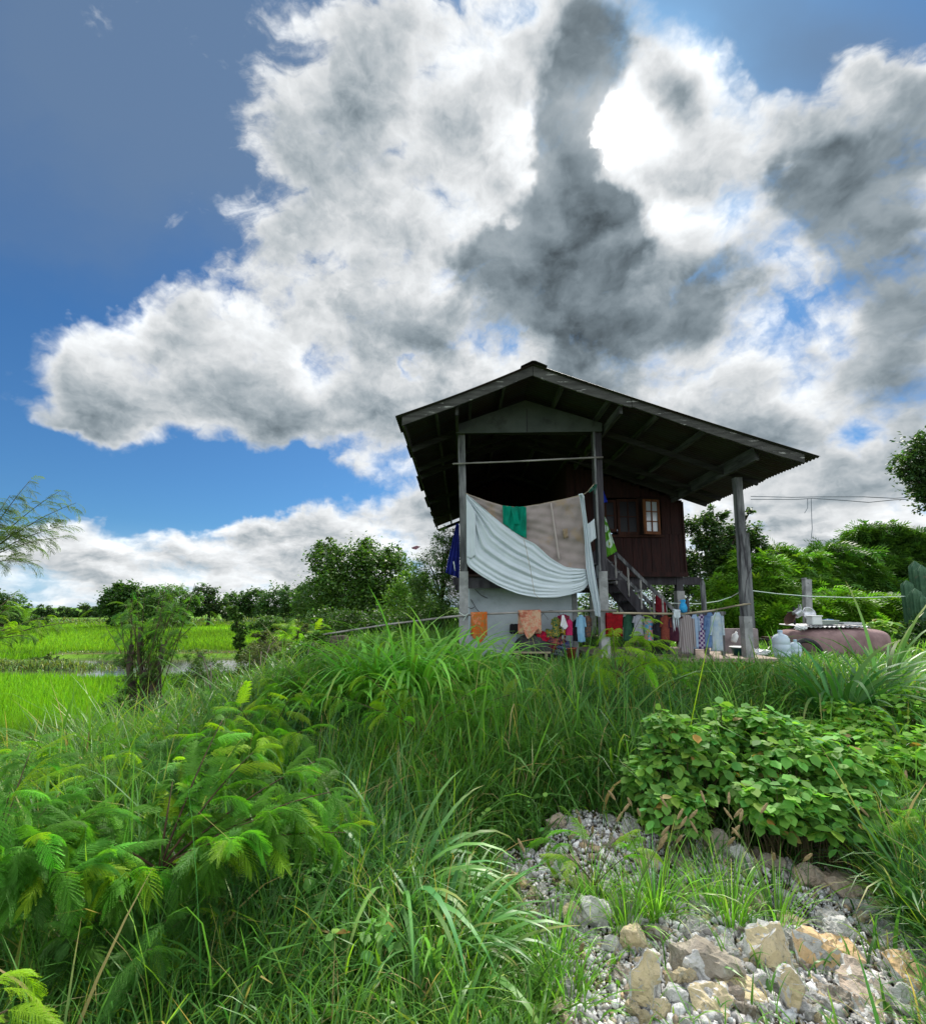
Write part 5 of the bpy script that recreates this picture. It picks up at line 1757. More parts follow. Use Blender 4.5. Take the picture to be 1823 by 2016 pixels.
p = G(770, 1830)
grass_clump('grass_clump', 'large foreground clump of wide drooping blades left of the stones', (p.x, p.y), 130, 0.74, 0.040, 0.15, (0.095, 0.23, 0.060), 2.6, lean=0.6)
p = G(860, 1930)
grass_clump('grass_clump', 'lower foreground clump of wide blades bending over the gravel edge', (p.x, p.y), 60, 0.56, 0.030, 0.12, (0.075, 0.18, 0.045), 1.9, dirbias=-0.3, lean=0.6)
p = G(60, 1950)
grass_clump('grass_clump', 'broad grass clump at the bottom left corner', (p.x + 0.1, p.y + 0.1), 26, 0.5, 0.022, 0.12, (0.065, 0.17, 0.05), 1.7)
p = G(650, 1560)
grass_clump('grass_clump', 'dark arching grass clump behind the big feathery branch', (p.x, p.y), 90, 0.55, 0.018, 0.3, (0.04, 0.125, 0.03), 1.9)
p = G(800, 1570)
grass_clump('grass_clump', 'dark arching grass clump in the shade at the centre of the plot', (p.x, p.y), 90, 0.55, 0.018, 0.3, (0.04, 0.125, 0.03), 1.9)
p = G(1480, 1480)
grass_clump('grass_clump', 'light grass clump growing up through the leafy bush', (p.x, p.y), 60, 0.75, 0.016, 0.14, (0.11, 0.26, 0.03), 1.4)


# tufts with seed heads among the stones
def seed_tuft(label, px, py, n, h, nseed, w=0.008, group=None):
    g = G(px, py)
    t = thing('seeding_grass_tuft', label, 'grass tuft', (g.x, g.y, g.z), group)
    az = rng.uniform(0, 6.283, n)
    r = 0.07 * np.sqrt(rng.uniform(0, 1, n))
    B = np.stack([g.x + r * np.cos(az), g.y + r * np.sin(az), np.full(n, g.z - 0.01)], -1)
    V, F, C_ = blades(B, h * rng.uniform(0.4, 1.1, n), w * rng.uniform(0.6, 1.2, n), az, np.abs(rng.normal(0.25, 0.2, n)), np.abs(rng.normal(1.0, 0.5, n)), 6,
                      jitcol((0.11, 0.26, 0.03), n, 0.25, 0.12), (rng.uniform(0, 1, n) < 0.2) * 1.0, rng.normal(0, 0.4, n))
    npmesh('blades', V, F, M_GRASS, t, col=C_, smooth=True)
    for k in range(nseed):
        a = rng.uniform(0, 6.283)
        l = h * rng.uniform(0.95, 1.5)
        d = Vector((math.cos(a) * 0.28, math.sin(a) * 0.28, 1)).normalized()
        q = Vector((g.x, g.y, g.z)) + d * l + Vector((math.cos(a), math.sin(a), 0)) * 0.04
        m = MB().tube([Vector((g.x, g.y, g.z)), Vector((g.x, g.y, g.z)) + d * l * 0.6, q], [0.0018, 0.0015, 0.0012], 4)
        m.build('stalk', M_STALK, t)
        e = (d + Vector((math.cos(a), math.sin(a), 0)) * 0.5).normalized()
        s_ = MB()
        s_.tube([q - e * 0.004, q + e * 0.012, q + e * 0.03, q + e * 0.05, q + e * 0.058], [0.003, 0.0068, 0.0074, 0.005, 0.001], 7)
        s_.build('seed_head', M_SEED, t)
    return t


M_STALK = mat_std('green_stalk', (0.10, 0.16, 0.04), None, rough=0.7)
M_SEED = mat_std('seed_head', (0.34, 0.26, 0.13), (0.22, 0.16, 0.08), 60, 0.9, 0.8, 200)
seed_tuft('seeding grass tuft at the upper left of the stones', 1165, 1790, 90, 0.34, 4)
seed_tuft('tallest seeding grass tuft in the middle of the stones', 1290, 1810, 150, 0.44, 7)
seed_tuft('seeding grass tuft leaning before the brown rubble block', 1235, 1840, 80, 0.32, 4)
seed_tuft('seeding grass tuft right above the greenish slab', 1440, 1830, 120, 0.38, 5)
seed_tuft('thin seeding grass tuft between the two leafy bush lobes and the stones', 1385, 1790, 60, 0.36, 4)
seed_tuft('seeding grass tuft leaning right beside the pinkish boulder', 1530, 1830, 70, 0.38, 4)
seed_tuft('bright grass tuft at the right edge beside the orange stone', 1800, 1780, 200, 0.40, 3)
seed_tuft('bright grass tuft at the right edge above the orange stone', 1820, 1850, 180, 0.32, 2)
seed_tuft('small grass tuft under the leafy bush by the pinkish boulder', 1720, 1730, 80, 0.26, 1)
seed_tuft('grass tuft at the left rim of the gravel', 1090, 1900, 90, 0.34, 1)
seed_tuft('grass tuft at the bottom left corner of the gravel', 1120, 1990, 90, 0.30, 1)


# ------------------------------------------------------------------ feathery plants
M_STEM = mat_std('brown_green_stem', (0.06, 0.06, 0.025), (0.10, 0.07, 0.035), 20, 0.8)
M_BARK = mat_std('dark_bark', (0.045, 0.036, 0.028), (0.09, 0.072, 0.056), 9, 0.95, 0.9, 22, (1, 1, 0.25), bdist=0.03)
M_BARKRED = mat_std('reddish_stem', (0.085, 0.045, 0.025), (0.05, 0.035, 0.02), 20, 0.85, 0.5, 60)


def feathery(name, label, base, tips, nper, flen, tmpl, col=G_LIGHT, cat_='shrub', group=None, trunk=0.010, mid=None, bright=0.3, stem=None, along=(0.35, 1.0), up=0.1):
    """stems curve from the base to each tip; drooping feathery leaves stand along them"""
    base = Vector(base)
    t = thing(name, label, cat_, base, group)
    sm = MB()
    pos, A, E, S, Cc, W_ = [], [], [], [], [], []
    mid = Vector(mid) if mid is not None else base.lerp(sum((Vector(q) for q in tips), Vector()) / len(tips), 0.35)
    sm.tube([base - Vector((0, 0, 0.03)), base.lerp(mid, 0.5) + Vector((0.01, 0.01, 0)), mid], [trunk, trunk * 0.85, trunk * 0.7], 7)
    for q in tips:
        q = Vector(q)
        d = q - mid
        c1 = mid + d * 0.5 + Vector((0, 0, 0.12 * d.length))
        pts = [mid * (1 - u) ** 2 + c1 * 2 * u * (1 - u) + q * u * u for u in np.linspace(0, 1, 9)]
        sm.tube(pts, [trunk * 0.6 * (1 - 0.8 * u) + 0.0006 for u in np.linspace(0, 1, 9)], 5)
        for k in range(nper):
            u = along[0] + (along[1] - along[0]) * (k + 1) / nper
            p = mid * (1 - u) ** 2 + c1 * 2 * u * (1 - u) + q * u * u
            ax = math.atan2(d.y, d.x)
            sd = 1 if k % 2 else -1
            A.append(ax + sd * rng.uniform(0.25, 1.25) if k < nper - 1 else ax + rng.normal(0, 0.2))
            E.append(rng.normal(0.20 + up, 0.38))
            S.append(flen * rng.uniform(0.7, 1.15) * (0.75 + 0.25 * math.sin(math.pi * u)))
            pos.append(p)
            W_.append(u)
    n = len(pos)
    A, E, S, W_ = map(np.array, (A, E, S, W_))
    pos = np.array([tuple(p) for p in pos])
    colr = jitcol(col, n, 0.26, 0.07)
    b = (rng.uniform(0, 1, n) < bright * (0.4 + W_))
    colr[b] = jitcol(G_YEL, b.sum(), 0.12, 0.06)
    M = rots(A, E, rng.normal(0, 0.3, n))
    parts = []
    which = rng.integers(0, len(tmpl), n)
    for k, (tv, tf) in enumerate(tmpl):
        s_ = which == k
        if s_.any():
            parts.append(inst(tv, tf, pos[s_], M[s_], S[s_], colr[s_]))
    V, F, C_ = cat(parts)
    sm.build('stem', stem or M_STEM, t, smooth=True)
    npmesh('leaves', V, F, M_FROND, t, col=C_)
    return t


feathery('feathery_shrub', 'large foreground feathery shrub with a reddish stem and a bright arching branch', G(294, 1915),
         [P(440, 1415, 2.45), P(650, 1560, 2.2), P(620, 1500, 2.4), P(560, 1600, 2.1), P(150, 1640, 2.0), P(340, 1540, 2.2), P(500, 1480, 2.35), P(680, 1640, 2.1), P(470, 1650, 1.95), P(230, 1730, 1.85)],
         25, 0.20, FRONDS, (0.085, 0.22, 0.025), mid=P(313, 1715, 2.05), trunk=0.009, stem=M_BARKRED, bright=0.16, along=(0.12, 1.0))
feathery('feathery_shrub', 'feathery shrub filling the left edge of the foreground', P(-60, 1900, 1.9),
         [P(60, 1480, 2.0), P(190, 1600, 2.0), P(230, 1680, 1.9), P(20, 1560, 1.8), P(120, 1560, 2.1), P(150, 1720, 1.75), P(20, 1680, 1.7), P(-60, 1600, 1.8), P(80, 1640, 1.75)],
         25, 0.19, FRONDS, (0.08, 0.22, 0.03), mid=P(-30, 1760, 1.85), bright=0.16, trunk=0.007, along=(0.1, 1.0))
feathery('feathery_shrub', 'feathery shrub with yellow green arching leaves below the old stump', G(520, 1540),
         [P(470, 1390, 3.3), P(530, 1345, 3.6), P(575, 1370, 3.5), P(440, 1440, 3.1), P(600, 1440, 3.3), P(520, 1450, 3.0), P(380, 1450, 3.2)], 17, 0.22, FRONDS, (0.10, 0.26, 0.025), bright=0.25, along=(0.2, 1.0))
feathery('feathery_shrub', 'wide feathery shrub in front of the broad grass clumps', G(820, 1500),
         [P(650, 1370, 4.0), P(720, 1330, 4.3), P(800, 1350, 4.2), P(880, 1350, 4.3), P(960, 1340, 4.4), P(1040, 1360, 4.2), P(900, 1400, 3.9), P(760, 1400, 3.9), P(1000, 1390, 4.0)], 13, 0.24, FRONDS_MID, (0.095, 0.25, 0.025), bright=0.3)
feathery('feathery_sapling', 'slender feathery sapling rising in front of the staircase', G(1208, 1420),
         [P(1262, 1215, 4.6), P(1288, 1262, 4.5), P(1205, 1235, 4.7), P(1178, 1275, 4.5), P(1225, 1275, 4.5), P(1300, 1300, 4.4), P(1190, 1318, 4.4), P(1262, 1250, 4.6)], 9, 0.22, FRONDS_MID, (0.17, 0.40, 0.02), 'sapling',
         mid=P(1214, 1335, 4.55), trunk=0.009, bright=0.95, along=(0.45, 1))
feathery('feathery_sapling', 'low feathery sapling right of the slender one with flat bright leaves', G(1300, 1400),
         [P(1270, 1312, 4.9), P(1330, 1308, 4.9), P(1360, 1325, 4.8), P(1240, 1328, 4.8)], 5, 0.22, FRONDS_MID, (0.12, 0.30, 0.02), 'sapling', bright=0.4)
feathery('feathery_sapling', 'small bright feathery sapling growing out of the stones', G(1175, 1790),
         [P(1090, 1655, 2.6), P(1150, 1640, 2.6), P(1215, 1650, 2.6), P(1245, 1680, 2.5), P(1120, 1690, 2.5)], 3, 0.20, FRONDS, (0.12, 0.30, 0.02), 'sapling', trunk=0.005, bright=0.3, along=(0.6, 1))
feathery('feathery_sapling', 'feathery sapling at the right edge beside the leafy bush', P(1850, 1720, 2.7),
         [P(1800, 1570, 2.7), P(1815, 1600, 2.6), P(1790, 1620, 2.6), P(1840, 1560, 2.7)], 4, 0.22, FRONDS, (0.12, 0.29, 0.02), 'sapling', trunk=0.005)
feathery('feathery_shrub', 'bright feathery frond poking in at the bottom left corner', P(-90, 2120, 1.25),
         [P(0, 1930, 1.25), P(15, 1990, 1.2), P(-40, 1900, 1.3)], 3, 0.16, FRONDS, (0.17, 0.36, 0.02), bright=0.6)
feathery('feathery_shrub', 'feathery shrub at the left edge before the rice field', P(-120, 1560, 3.2),
         [P(20, 1195, 3.4), P(90, 1215, 3.5), P(150, 1225, 3.5), P(60, 1250, 3.3), P(-20, 1230, 3.2), P(30, 1170, 3.6), P(-60, 1180, 3.4)], 15, 0.13, FRONDS_MID, (0.085, 0.17, 0.03), mid=P(-90, 1290, 3.3), bright=0.25)
feathery('feathery_tree', 'sparse feathery tree branch reaching in high at the left edge', P(-330, 1560, 3.9),
         [P(120, 965, 3.9), P(60, 945, 4.0), P(150, 990, 3.8), P(90, 1020, 3.8), P(20, 975, 3.9), P(115, 1060, 3.7), P(60, 1110, 3.7), P(-10, 1000, 3.9), P(40, 1040, 3.8), P(-40, 1100, 3.8), P(130, 1035, 3.8)],
         24, 0.15, [mkfrond(6, 6, 0.9, lw=0.07, ll=0.055, plen=0.34)], (0.085, 0.125, 0.045), 'tree', mid=P(-60, 1120, 3.9), trunk=0.008, bright=0.0, along=(0.3, 1))
feathery('feathery_shrub', 'bushy feathery shrub on the bank left of the wide one', G(420, 1480),
         [P(350, 1430, 4.2), P(300, 1450, 4.0), P(400, 1420, 4.3), P(460, 1430, 4.2), P(260, 1480, 3.8)], 6, 0.28, FRONDS_MID, (0.09, 0.21, 0.03), bright=0.25)


feathery('feathery_shrub', 'low dark feathery shrub between the left edge shrub and the rice field', G(150, 1640),
         [P(60, 1450, 2.9), P(130, 1440, 3.0), P(200, 1450, 3.0), P(100, 1500, 2.7), P(250, 1480, 2.9), P(20, 1480, 2.7), P(180, 1530, 2.6)], 16, 0.20, FRONDS_MID, (0.075, 0.19, 0.03), bright=0.1, trunk=0.006, along=(0.15, 1.0))
feathery('feathery_shrub', 'bluish green feathery shrub right below the old cut back tree', G(350, 1620),
         [P(300, 1440, 3.2), P(350, 1420, 3.3), P(400, 1450, 3.1), P(280, 1490, 2.9), P(430, 1480, 3.0), P(360, 1500, 2.8)], 16, 0.20, FRONDS_MID, (0.07, 0.19, 0.04), bright=0.12, trunk=0.006, along=(0.15, 1.0))
feathery('feathery_shrub', 'small feathery shrub rising beside the drooping foreground grass clump', G(560, 1720),
         [P(540, 1560, 2.5), P(600, 1540, 2.6), P(650, 1570, 2.5), P(580, 1610, 2.3), P(690, 1600, 2.5)], 14, 0.17, FRONDS, (0.09, 0.23, 0.025), bright=0.25, trunk=0.005, along=(0.2, 1.0))
feathery('feathery_shrub', 'feathery shrub low on the bank under the drying pole end', G(600, 1420),
         [P(560, 1310, 5.2), P(610, 1300, 5.4), P(650, 1320, 5.2), P(530, 1340, 5.0), P(690, 1340, 5.0)], 11, 0.26, FRONDS_MID, (0.10, 0.25, 0.025), bright=0.2, trunk=0.008, along=(0.2, 1.0))
feathery('feathery_shrub', 'thin feathery shrub in the lower left among the tall grass', G(230, 1990),
         [P(180, 1800, 1.8), P(250, 1790, 1.85), P(330, 1810, 1.8), P(140, 1850, 1.7), P(390, 1790, 1.9), P(300, 1870, 1.65)], 14, 0.15, FRONDS, (0.06, 0.16, 0.03), bright=0.05, trunk=0.005, along=(0.2, 1.0))


# ------------------------------------------------------------------ leafy bush
def leafy(name, label, lobes, nleaf, size, col, base, cat_='bush', vines=False):
    """stems with pairs and threes of oval leaves over the lobes of the bush"""
    t = thing(name, label, cat_, base)
    pos, A, E = [], [], []
    tot = sum(l[3] for l in lobes)
    sm = MB()
    extra = []
    for (c, rx, rz, wgt, ry) in lobes:
        for q in range(4):
            a = rng.uniform(0, 6.283)
            k = rng.uniform(0.5, 0.95)
            extra.append((Vector(c) + Vector((math.cos(a) * rx * k, math.sin(a) * ry * k * 0.6, rz * rng.uniform(0.1, 0.95))), rx * rng.uniform(0.2, 0.4), rz * rng.uniform(0.2, 0.42), wgt * 0.13, ry * 0.3))
    for (c, rx, rz, wgt, ry) in list(lobes) + extra:
        n = int(nleaf * wgt / tot / 3)
        for i in range(n):
            a = rng.uniform(0, 6.283)
            z = rng.uniform(-0.45, 1.0)
            rr = math.sqrt(max(0, 1 - z * z))
            k = 1.0 - 0.45 * rng.uniform(0, 1) ** 2.0 + 0.07 * math.sin(5 * a + 3 * z)
            d = Vector((math.cos(a) * rr, math.sin(a) * rr, z))
            p = Vector(c) + Vector((d.x * rx, d.y * ry, d.z * rz)) * k
            g = float(zt(p.x, p.y)) + 0.04
            if p.z < g:
                p.z = g + rng.uniform(0, 0.08)
            a1 = math.atan2(d.y, d.x) + rng.normal(0, 0.4)
            for m in (-1, 0, 1):
                pos.append(p)
                A.append(a1 + m * 1.5 + rng.normal(0, 0.2))
                E.append(rng.normal(0.12 - 0.55 * rr, 0.3))
            if i % 5 == 0:
                q = Vector(c) + Vector((rng.normal(0, rx * 0.15), rng.normal(0, ry * 0.15), 0))
                q.z = float(zt(q.x, q.y))
                sm.tube([q, q.lerp(p, 0.5) + Vector((0, 0, 0.04)), p], [0.004, 0.003, 0.0015], 4)
    n = len(pos)
    pos = np.array([tuple(p) for p in pos])
    A, E = np.array(A), np.array(E)
    colr = jitcol(col, n, 0.24, 0.14)
    dead = rng.uniform(0, 1, n) < 0.015
    colr[dead] = jitcol((0.22, 0.15, 0.05), dead.sum(), 0.2)
    V, F, C_ = inst(OVALV, OVALF, pos, rots(A, E, rng.normal(0, 0.35, n)), size * rng.uniform(0.42, 1.2, n), colr, np.array([0.9, 1, 1, 1, 1, 1, 0.86]))
    sm.build('stem', M_STEM, t)
    npmesh('leaves', V, F, M_LEAF, t, col=C_, smooth=False)
    return t


def lobe(x, y, Y, rx, rz, w, ry=None):
    return (P(x, y, Y), rx, rz, w, ry or rx * 0.8)


leafy('leafy_bush', 'round leaved green bush left of the dark gap above the stones', [lobe(1350, 1515, 3.3, 0.34, 0.36, 1.2), lobe(1300, 1545, 3.2, 0.20, 0.24, 0.6), lobe(1430, 1490, 3.5, 0.26, 0.32, 0.8), lobe(1330, 1610, 2.9, 0.18, 0.15, 0.4)],
      1900, 0.072, (0.105, 0.225, 0.042), G(1360, 1650))
leafy('leafy_bush', 'larger round leaved green bush right of the dark gap above the stones', [lobe(1560, 1530, 3.2, 0.40, 0.33, 1.5), lobe(1655, 1560, 3.1, 0.27, 0.30, 1.0), lobe(1520, 1595, 2.9, 0.22, 0.18, 0.6), lobe(1620, 1610, 2.85, 0.28, 0.16, 0.7), lobe(1480, 1475, 3.4, 0.2, 0.26, 0.4)],
      2700, 0.074, (0.105, 0.235, 0.042), G(1580, 1660))
leafy('leafy_vine', 'pale green leafy vine spreading behind the bushes at the right edge', [lobe(1640, 1470, 3.9, 0.45, 0.14, 1), lobe(1760, 1450, 4.1, 0.6, 0.22, 1.4), lobe(1820, 1520, 3.6, 0.35, 0.26, 1), lobe(1850, 1420, 4.4, 0.5, 0.25, 1)],
      1900, 0.075, (0.13, 0.28, 0.04), G(1740, 1540), 'vine')
leafy('broadleaf_weed', 'pale star leaved weed in the foreground left of the stones', [lobe(700, 1850, 1.9, 0.10, 0.05, 1), lobe(740, 1845, 1.95, 0.08, 0.04, 0.7), lobe(640, 1720, 2.3, 0.14, 0.09, 1), lobe(780, 1700, 2.5, 0.14, 0.06, 1), lobe(860, 1690, 2.7, 0.16, 0.06, 1)],
      90, 0.062, (0.12, 0.25, 0.06), G(720, 1880), 'weed')


def weeds():
    """low broad leaves mixed in the grass"""
    X, Y = scatter(26000, 1.5, 8.5)
    keep = (X > -6) & ~rockzone(X, Y) & (clumpnoise(X, Y, 2.3, 11) > 0.70) & ~((X > -0.7) & (Y < 2.8)) & ~((X > 2.2) & (X < 5.3) & (Y > 7.6)) & ~((X > -0.2) & (X < 2.6) & (Y > 8.2))
    X, Y = X[keep], Y[keep]
    n = len(X)
    pos = np.stack([X, Y, zt(X, Y) + rng.uniform(0.02, 0.36, n) * np.where(Y > 6.3, 0.4, 1)], -1)
    V, F, C_ = inst(OVALV, OVALF, pos, rots(rng.uniform(0, 6.283, n), rng.normal(0, 0.35, n), rng.normal(0, 0.3, n)), (0.026 + 0.004 * Y) * rng.uniform(0.6, 1.3, n), jitcol((0.085, 0.20, 0.035), n, 0.25, 0.14))
    tag(npmesh('ground_weeds', V, F, M_LEAF, col=C_), 'small broad leaved weeds growing through the grass', 'weeds', kind='stuff')


weeds()


# ------------------------------------------------------------------ trees
def tree(name, label, base, clumps, nleaf, size, col, tmpl='diam', cat_='tree', group=None, trunk=0.12, fill=0.5, depth=0.8, vis=True, bark=None, dens_pow=1.0, gap=0.0):
    """clumps: (x, y, radius in photo px, depth) crown lumps; limbs run to each"""
    base = Vector(base)
    t = thing(name, label, cat_, base, group)
    pts = []
    for (x, y, r_, Y) in clumps:
        c = P(x, y, Y)
        pts.append((c, r_ / 913.0 * Y))
    top = max(c.z for c, _ in pts)
    cx = sum(c.x * r for c, r in pts) / sum(r for _, r in pts)
    cy = sum(c.y * r for c, r in pts) / sum(r for _, r in pts)
    fork = Vector((base.x * 0.6 + cx * 0.4, base.y * 0.6 + cy * 0.4, base.z + (top - base.z) * 0.35))
    m = MB()
    m.tube([base - Vector((0, 0, 0.1)), base.lerp(fork, 0.5) + Vector((trunk * 0.4, 0, 0)), fork], [trunk, trunk * 0.8, trunk * 0.65], 9)
    for c, r in pts:
        md = fork.lerp(c, 0.5) + Vector((0, 0, 0.1 * (c - fork).length))
        m.tube([fork, md, c, c + (c - fork).normalized() * r * 0.6], [trunk * 0.5, trunk * 0.3, trunk * 0.15, trunk * 0.04], 6)
        for k in range(3):
            a = rng.uniform(0, 6.283)
            q = c + Vector((math.cos(a), math.sin(a), rng.uniform(-0.3, 0.9))) * r * 0.8
            m.tube([md, c.lerp(q, 0.4), q], [trunk * 0.18, trunk * 0.1, trunk * 0.03], 5)
    m.build('trunk', bark or M_BARK, t, smooth=True)
    area = sum(r * r for _, r in pts)
    P_, A, E, CC, SS = [], [], [], [], []
    for c, r in pts:
        n = int(nleaf * r * r / area)
        # twig-sized sub clumps give light and dark masses and gaps
        ns = max(6, int(n / 45))
        d = rng.normal(0, 1, (ns, 3))
        d /= np.linalg.norm(d, axis=1)[:, None]
        rad = rng.uniform(0.25, 1.0, ns) ** 0.5
        sub = np.array(c)[None] + d * (rad * r)[:, None] * np.array([1, depth, 0.85])
        sr = r * rng.uniform(0.14, 0.34, ns)
        wh = rng.integers(0, ns, n)
        g = rng.normal(0, 0.55, (n, 3))
        pp_ = sub[wh] + g * sr[wh][:, None]
        P_.append(pp_)
        tone = np.exp(rng.normal(0, 0.22, ns))[wh]
        cc = jitcol(col, n, 0.20, 0.12) * tone[:, None]
        CC.append(cc)
        out = pp_ - np.array(c)[None]
        A.append(np.arctan2(out[:, 1], out[:, 0]) + rng.normal(0, 0.8, n))
        E.append(rng.normal(-0.1, 0.5, n))
    pos = np.concatenate(P_)
    n = len(pos)
    gz_ = zt(pos[:, 0], pos[:, 1]) + 0.02
    pos[:, 2] = np.maximum(pos[:, 2], gz_)
    M = rots(np.concatenate(A), np.concatenate(E), rng.normal(0, 0.6, n))
    tv, tf = {'diam': DIAM, 'narrow': NARROW, 'frond': FROND_FAR[0], 'frond2': FROND_FAR[1], 'oval': (OVALV, OVALF)}[tmpl]
    V, F, C_ = inst(tv, tf, pos, M, size * rng.uniform(0.6, 1.3, n), np.concatenate(CC))
    npmesh('crown', V, F, M_TREE, t, col=C_)
    return t


def gp_(x, Y):
    X = P(x, 1200, Y).x
    return (X, Y, float(zt(X, Y)))


D_ = (0.052, 0.115, 0.020)
tree('bushy_tree', 'big dark bushy tree with a ragged top left of the house', gp_(710, 21),
     [(700, 1140, 85, 21), (650, 1115, 45, 21), (750, 1130, 62, 20.5), (680, 1200, 90, 20), (770, 1195, 75, 20), (625, 1180, 40, 21), (645, 1082, 24, 21.5), (725, 1090, 34, 21), (775, 1100, 28, 21), (730, 1235, 80, 19.5), (650, 1235, 50, 19.5)], 42000, 0.15, D_, 'diam', trunk=0.16)
tree('spire_tree', 'thin leafy spire standing above the big bushy tree', gp_(652, 21.6), [(652, 1078, 9, 21.6), (651, 1062, 6, 21.6), (660, 1095, 12, 21.6)], 700, 0.12, (0.06, 0.11, 0.03), trunk=0.04)
tree('airy_tree', 'tall airy tree with small shining leaves touching the left eave', gp_(870, 15),
     [(872, 1080, 40, 15), (888, 1115, 44, 15), (850, 1120, 40, 15), (885, 1058, 24, 15), (862, 1165, 50, 15), (890, 1190, 50, 15), (830, 1150, 30, 15)], 15000, 0.10, (0.085, 0.17, 0.045), 'narrow', trunk=0.09)
tree('green_thicket_tree', 'lighter green bushy tree between the dark tree and the airy tree', gp_(815, 17),
     [(815, 1165, 46, 17), (800, 1200, 55, 17), (840, 1200, 42, 16.5), (820, 1135, 22, 17), (860, 1225, 40, 16), (790, 1235, 40, 16.5)], 9000, 0.11, (0.10, 0.21, 0.03), 'diam', trunk=0.09)
tree('low_dark_bush', 'dark undergrowth at the foot of the bushy tree beside the drying pole', gp_(720, 16), [(640, 1235, 45, 16), (700, 1240, 50, 15.5), (760, 1240, 50, 15), (820, 1240, 48, 15), (880, 1235, 48, 14)], 15000, 0.10, (0.045, 0.10, 0.02), cat_='bush', trunk=0.05)
tree('round_field_tree', 'rounded dark tree standing far out beyond the rice field', gp_(245, 46), [(245, 1180, 36, 46), (225, 1190, 30, 46), (275, 1178, 32, 46), (240, 1160, 20, 46), (250, 1205, 35, 46)], 9000, 0.30, (0.04, 0.095, 0.02), 'diam', trunk=0.25)
tree('spreading_field_tree', 'lighter spreading tree right of the rounded one beyond the rice field', gp_(320, 44), [(315, 1180, 36, 44), (350, 1190, 34, 44), (375, 1180, 22, 44), (300, 1200, 28, 44), (345, 1210, 30, 44)], 7000, 0.28, (0.06, 0.13, 0.03), 'diam', trunk=0.2)
tree('field_tree', 'dark ragged tree in the gap right of the spreading one', gp_(410, 48), [(405, 1170, 22, 48), (425, 1190, 24, 48), (395, 1195, 22, 48), (440, 1205, 20, 48)], 4200, 0.30, (0.04, 0.08, 0.025), 'diam', trunk=0.2)
for i, (px, r_, Y, lb) in enumerate(((465, 18, 60, 'low dark tree left in the far line beyond the rice field'), (500, 22, 60, 'second tree from the left in the far line beyond the rice field'), (540, 26, 58, 'tallest tree of the far line beyond the rice field'),
                                     (580, 26, 56, 'tree of the far line next to the big bushy tree'), (615, 30, 50, 'tree of the far line half behind the big bushy tree'))):
    tree('far_line_tree', lb, gp_(px, Y), [(px, 1192 - r_ * 0.5, r_ * 1.15, Y), (px - r_ * 0.6, 1208, r_ * 0.9, Y), (px + r_ * 0.7, 1206, r_ * 1.0, Y)], 4600, 0.32, (0.045, 0.105, 0.025), group='far line of trees beyond the rice field', trunk=0.18)
for i, (px, r_, lb) in enumerate(((30, 16, 'dark distant tree at the left edge of the fields'), (85, 14, 'low distant tree left of the small dark one'), (130, 12, 'small pale distant tree on the skyline'), (165, 14, 'small dark distant tree left of the rounded field tree'), (200, 14, 'distant tree touching the rounded field tree'))):
    tree('distant_tree', lb, gp_(px, 90), [(px, 1203, r_, 90), (px + r_, 1209, r_ * 0.7, 90), (px - r_, 1210, r_ * 0.7, 90)], 1500, 0.5, (0.05, 0.10, 0.035), group='distant trees along the skyline', trunk=0.25)
tree('edge_tree', 'dark rounded tree mass at the left edge beyond the near rice', gp_(5, 34), [(0, 1195, 40, 34), (35, 1210, 26, 34), (-30, 1190, 40, 34), (70, 1222, 18, 34)], 6000, 0.2, (0.045, 0.10, 0.025), trunk=0.2)
tree('low_bush', 'dark low bush on the field bank at the left', gp_(90, 17.3), [(70, 1304, 10, 17.4), (100, 1300, 13, 17.4), (125, 1306, 10, 17.4)], 1500, 0.09, (0.05, 0.09, 0.02), cat_='bush', trunk=0.03)
tree('reed_bush', 'rounded pale green reedy bush in front of the far tree line', gp_(540, 30), [(530, 1228, 20, 30), (560, 1232, 16, 30), (500, 1236, 12, 30)], 3000, 0.24, (0.075, 0.15, 0.04), 'narrow', cat_='bush', trunk=0.04)
